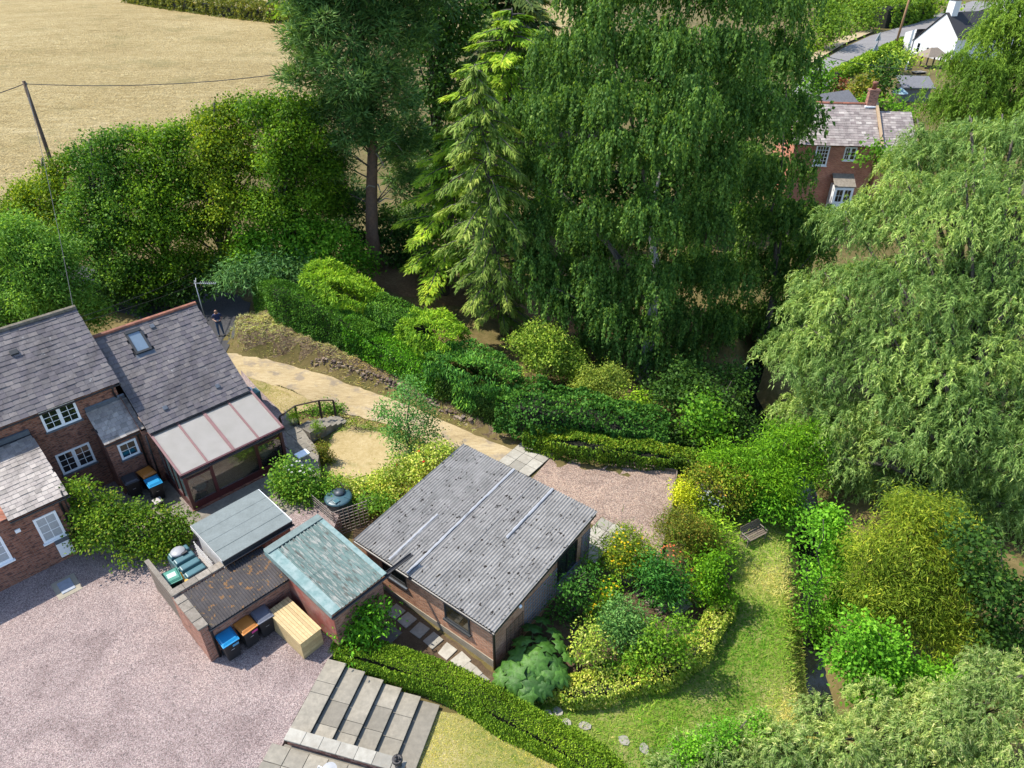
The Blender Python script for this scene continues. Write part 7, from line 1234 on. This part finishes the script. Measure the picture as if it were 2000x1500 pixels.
# ------------------------------------------------------------------ far hedges, trees and shrubs
def fbush(label, lobes, base, mat=g_far, L=.6, Wd=.4, cat='shrub', name='shrub', **kw): return bush(label, lobes, base=P(base[0], base[1], base[2] if len(base) > 2 else 0), mat=mat, L=L, Wd=Wd, cat=cat, name=name, cover=kw.pop('cover', 1.9), r0=.12, **kw)
hedge('tall bright hedge along the far side of the road', [P(1712, 54, 0), P(1755, 46, 0), P(1800, 34, 0)], 5.0, 4.6, g_far, .6, .35, 2.0, 95, world=True, wob=.4)
hedge('clipped low hedge along the near side of the road', [P(1628, 160, 0), P(1670, 138, 0), P(1720, 112, 0), P(1768, 92, 0)], 1.6, 1.5, g_box, .4, .25, 2.0, 96, world=True, wob=.1)
hedge('long field hedge along the top left edge', [P(255, 2, 1.2), P(350, 20, 1.2), P(450, 34, 1.2), P(540, 46, 1.2), P(600, 52, 1.2)], 3.5, 3.2, leafmat('field hedge', [(.05, .07, .02), (.09, .1, .03), (.14, .15, .04), (.2, .17, .07)], .25), .6, .35, 2.0, 97, world=True, wob=.4)
fbush('round bushy tree beside the road bend', [(1682,35,24,0),(1695,22,22,2),(1668,25,20,2),(1695,46,16,-1)], (1685,62), cat='tree', name='round_tree')
fbush('hedge bushes at the road edge behind the birch', [(1600,50,24,2),(1632,62,22,0),(1600,85,22,0),(1640,45,20,3),(1578,100,20,-1),(1620,25,26,6)], (1605,100))
fbush('trees at the top edge beyond the road', [(1640,0,30,0),(1700,-5,30,0),(1750,5,26,0),(1590,-10,34,0),(1800,-8,26,0),(1850,5,16,-20)], (1690,25), L=.9, Wd=.6, mat=g_far, cat='trees', name='tree_group')
fbush('small bright tree at the bottom of the road', [(1600,150,22,0),(1590,165,20,0),(1612,165,20,0),(1600,135,14,0)], (1602,190), mat=g_hazel, L=.5, Wd=.3)
fbush('rounded rust tinted garden shrub behind the brick house', [(1685,172,24,0),(1700,185,20,-1),(1670,188,20,-1)], (1688,205), mat=g_heath, L=.4, Wd=.25)
fbush('dark evergreen in the garden behind the brick house', [(1720,150,24,0),(1725,175,24,-1),(1735,130,18,1)], (1725,200), mat=g_dark, L=.45, Wd=.3)
fbush('yellow green shrubs in the garden near the gazebo', [(1750,118,18,0),(1740,135,16,-1),(1765,108,14,1),(1785,118,10,0),(1700,140,18,1)], (1748,145), mat=g_lime, L=.45, Wd=.3)
fbush('small lime bush beside the brick chimney', [(1690,198,14,0),(1705,200,12,0),(1745,200,14,0),(1760,218,16,-1),(1770,225,14,-1)], (1730,222), mat=g_hazel, L=.35, Wd=.25)
fbush('dark red leaved shrub by the garden shed', [(1640,172,12,0),(1650,180,10,0)], (1645,192), mat=flower('copper leaf', (.13, .04, .025)), L=.35, Wd=.25)
fbush('creeper over the front of the brick house', [(1712,285,13,0),(1690,310,10,0),(1730,300,14,0),(1742,320,16,0)], (1705,370,-1), mat=g_hazel, L=.3, Wd=.2, Y0=59.3)
fbush('trees at the top edge behind the pine', [(590,10,30,0),(640,0,40,5),(560,20,20,0)], (600,60,1), L=.8, Wd=.5)
# ------------------------------------------------------------------ grass
def grass(name, label, poly, n, hgt, wid, cols, seed, lean=.5, dry=False, off=.03):
    r_ = np.random.default_rng(seed); P_ = np.array([np.asarray(p)[:2] for p in poly]); lo, hi = P_.min(0), P_.max(0); xy = r_.uniform(lo, hi, (int(n * 2.2), 2)); xy = xy[inpoly(xy[:, 0], xy[:, 1], P_)][:n]; n = len(xy); z = T(xy[:, 0], xy[:, 1]) + off; C = np.column_stack([xy, z]); pt = .5 + .5 * lumpy(C, np.array([1., 2., 3.]), 1.3); hh = hgt * r_.uniform(.5, 1.3, n) * (.6 + .8 * pt)
    fi = r_.uniform(0, 6.28, n); A = np.stack([np.cos(fi) * lean, np.sin(fi) * lean, np.ones(n)], 1) + r_.normal(0, .2, (n, 3)); o = leaf_obj(name, C, A, sph(r_, n) + [0, -.4, .3], hh, wid, np.clip((.5 if not dry else .45 - .24 * np.clip(polyd(C[:, 0], C[:, 1], STREAM)[0] - 1.5 + 1.3 * lumpy(C, np.array([2., 5., 1.]), 1.7), -1.0, 1.8)) + .55 * lumpy(C, np.array([4., 1., 2.]), .9) + r_.normal(0, .2, n), 0, 1), np.clip(pt + r_.normal(0, .15, n), 0, 1), leafmat(name + ' blades', cols, .3, cvar=.3), None, (0, 0, 0), fold=.05, droop=.35, tri=True); tag(o, label, 'grass', kind='stuff'); return o
gl = [(.06, .16, .02), (.11, .23, .03), (.22, .3, .07), (.46, .39, .21)]
grass('long_grass', 'long mixed green and straw grass around the bench', gp((1000,1375),(1080,1370),(1250,1345),(1370,1290),(1425,1200),(1430,1100),(1420,1030),(1450,1000),(1548,1040),(1562,1100),(1560,1200),(1570,1300),(1590,1420),(1640,1560),(1300,1600),(1180,1500),(1080,1430)), 34000, .22, .03, gl, 201, .9, True)
grass('dry_grass', 'dry straw and tufts on the bank beside the track', gp((448,668),(470,690),(560,708),(650,733),(740,765),(850,812),(930,845),(930,812),(850,760),(760,705),(690,668),(600,640),(545,618),(515,605),(480,612),(458,640)), 22000, .26, .035, [(.24, .18, .09), (.4, .31, .18), (.55, .45, .29), (.22, .25, .07)], 202, 1.4)
grass('short_grass', 'short patchy green and dry grass beside the stone steps', gp((850,1390),(900,1395),(960,1425),(1040,1455),(1140,1510),(1230,1600),(760,1650)), 14000, .07, .02, [(.09, .15, .02), (.2, .24, .04), (.4, .34, .14), (.5, .41, .2)], 203, .9)
grass('green_tufts', 'green grass along the cottage side of the track', gp((470,735),(520,750),(600,790),(560,808),(520,798),(492,765)), 5000, .09, .025, [(.1, .16, .02), (.18, .22, .03), (.3, .28, .08)], 204, .8)
grass('straw', 'loose straw and dry blades over the track and lawn', gp((470,700),(560,712),(740,772),(930,852),(1040,893),(960,925),(880,890),(780,915),(690,930),(640,900),(660,845),(600,790),(480,735)), 22000, .08, .03, [(.3, .23, .1), (.48, .37, .2), (.64, .53, .33)], 205, 2.0)
grass('lawn_rim', 'greener grass round the rim of the circular lawn', gp((632,890),(648,848),(700,830),(765,842),(810,872),(780,872),(745,852),(700,842),(662,852),(648,885),(655,925),(690,935),(690,945),(645,942),(625,912)), 7000, .09, .025, [(.12, .2, .025), (.22, .28, .04), (.4, .36, .13)], 206, .9)
print('leaves', NLEAF[0])
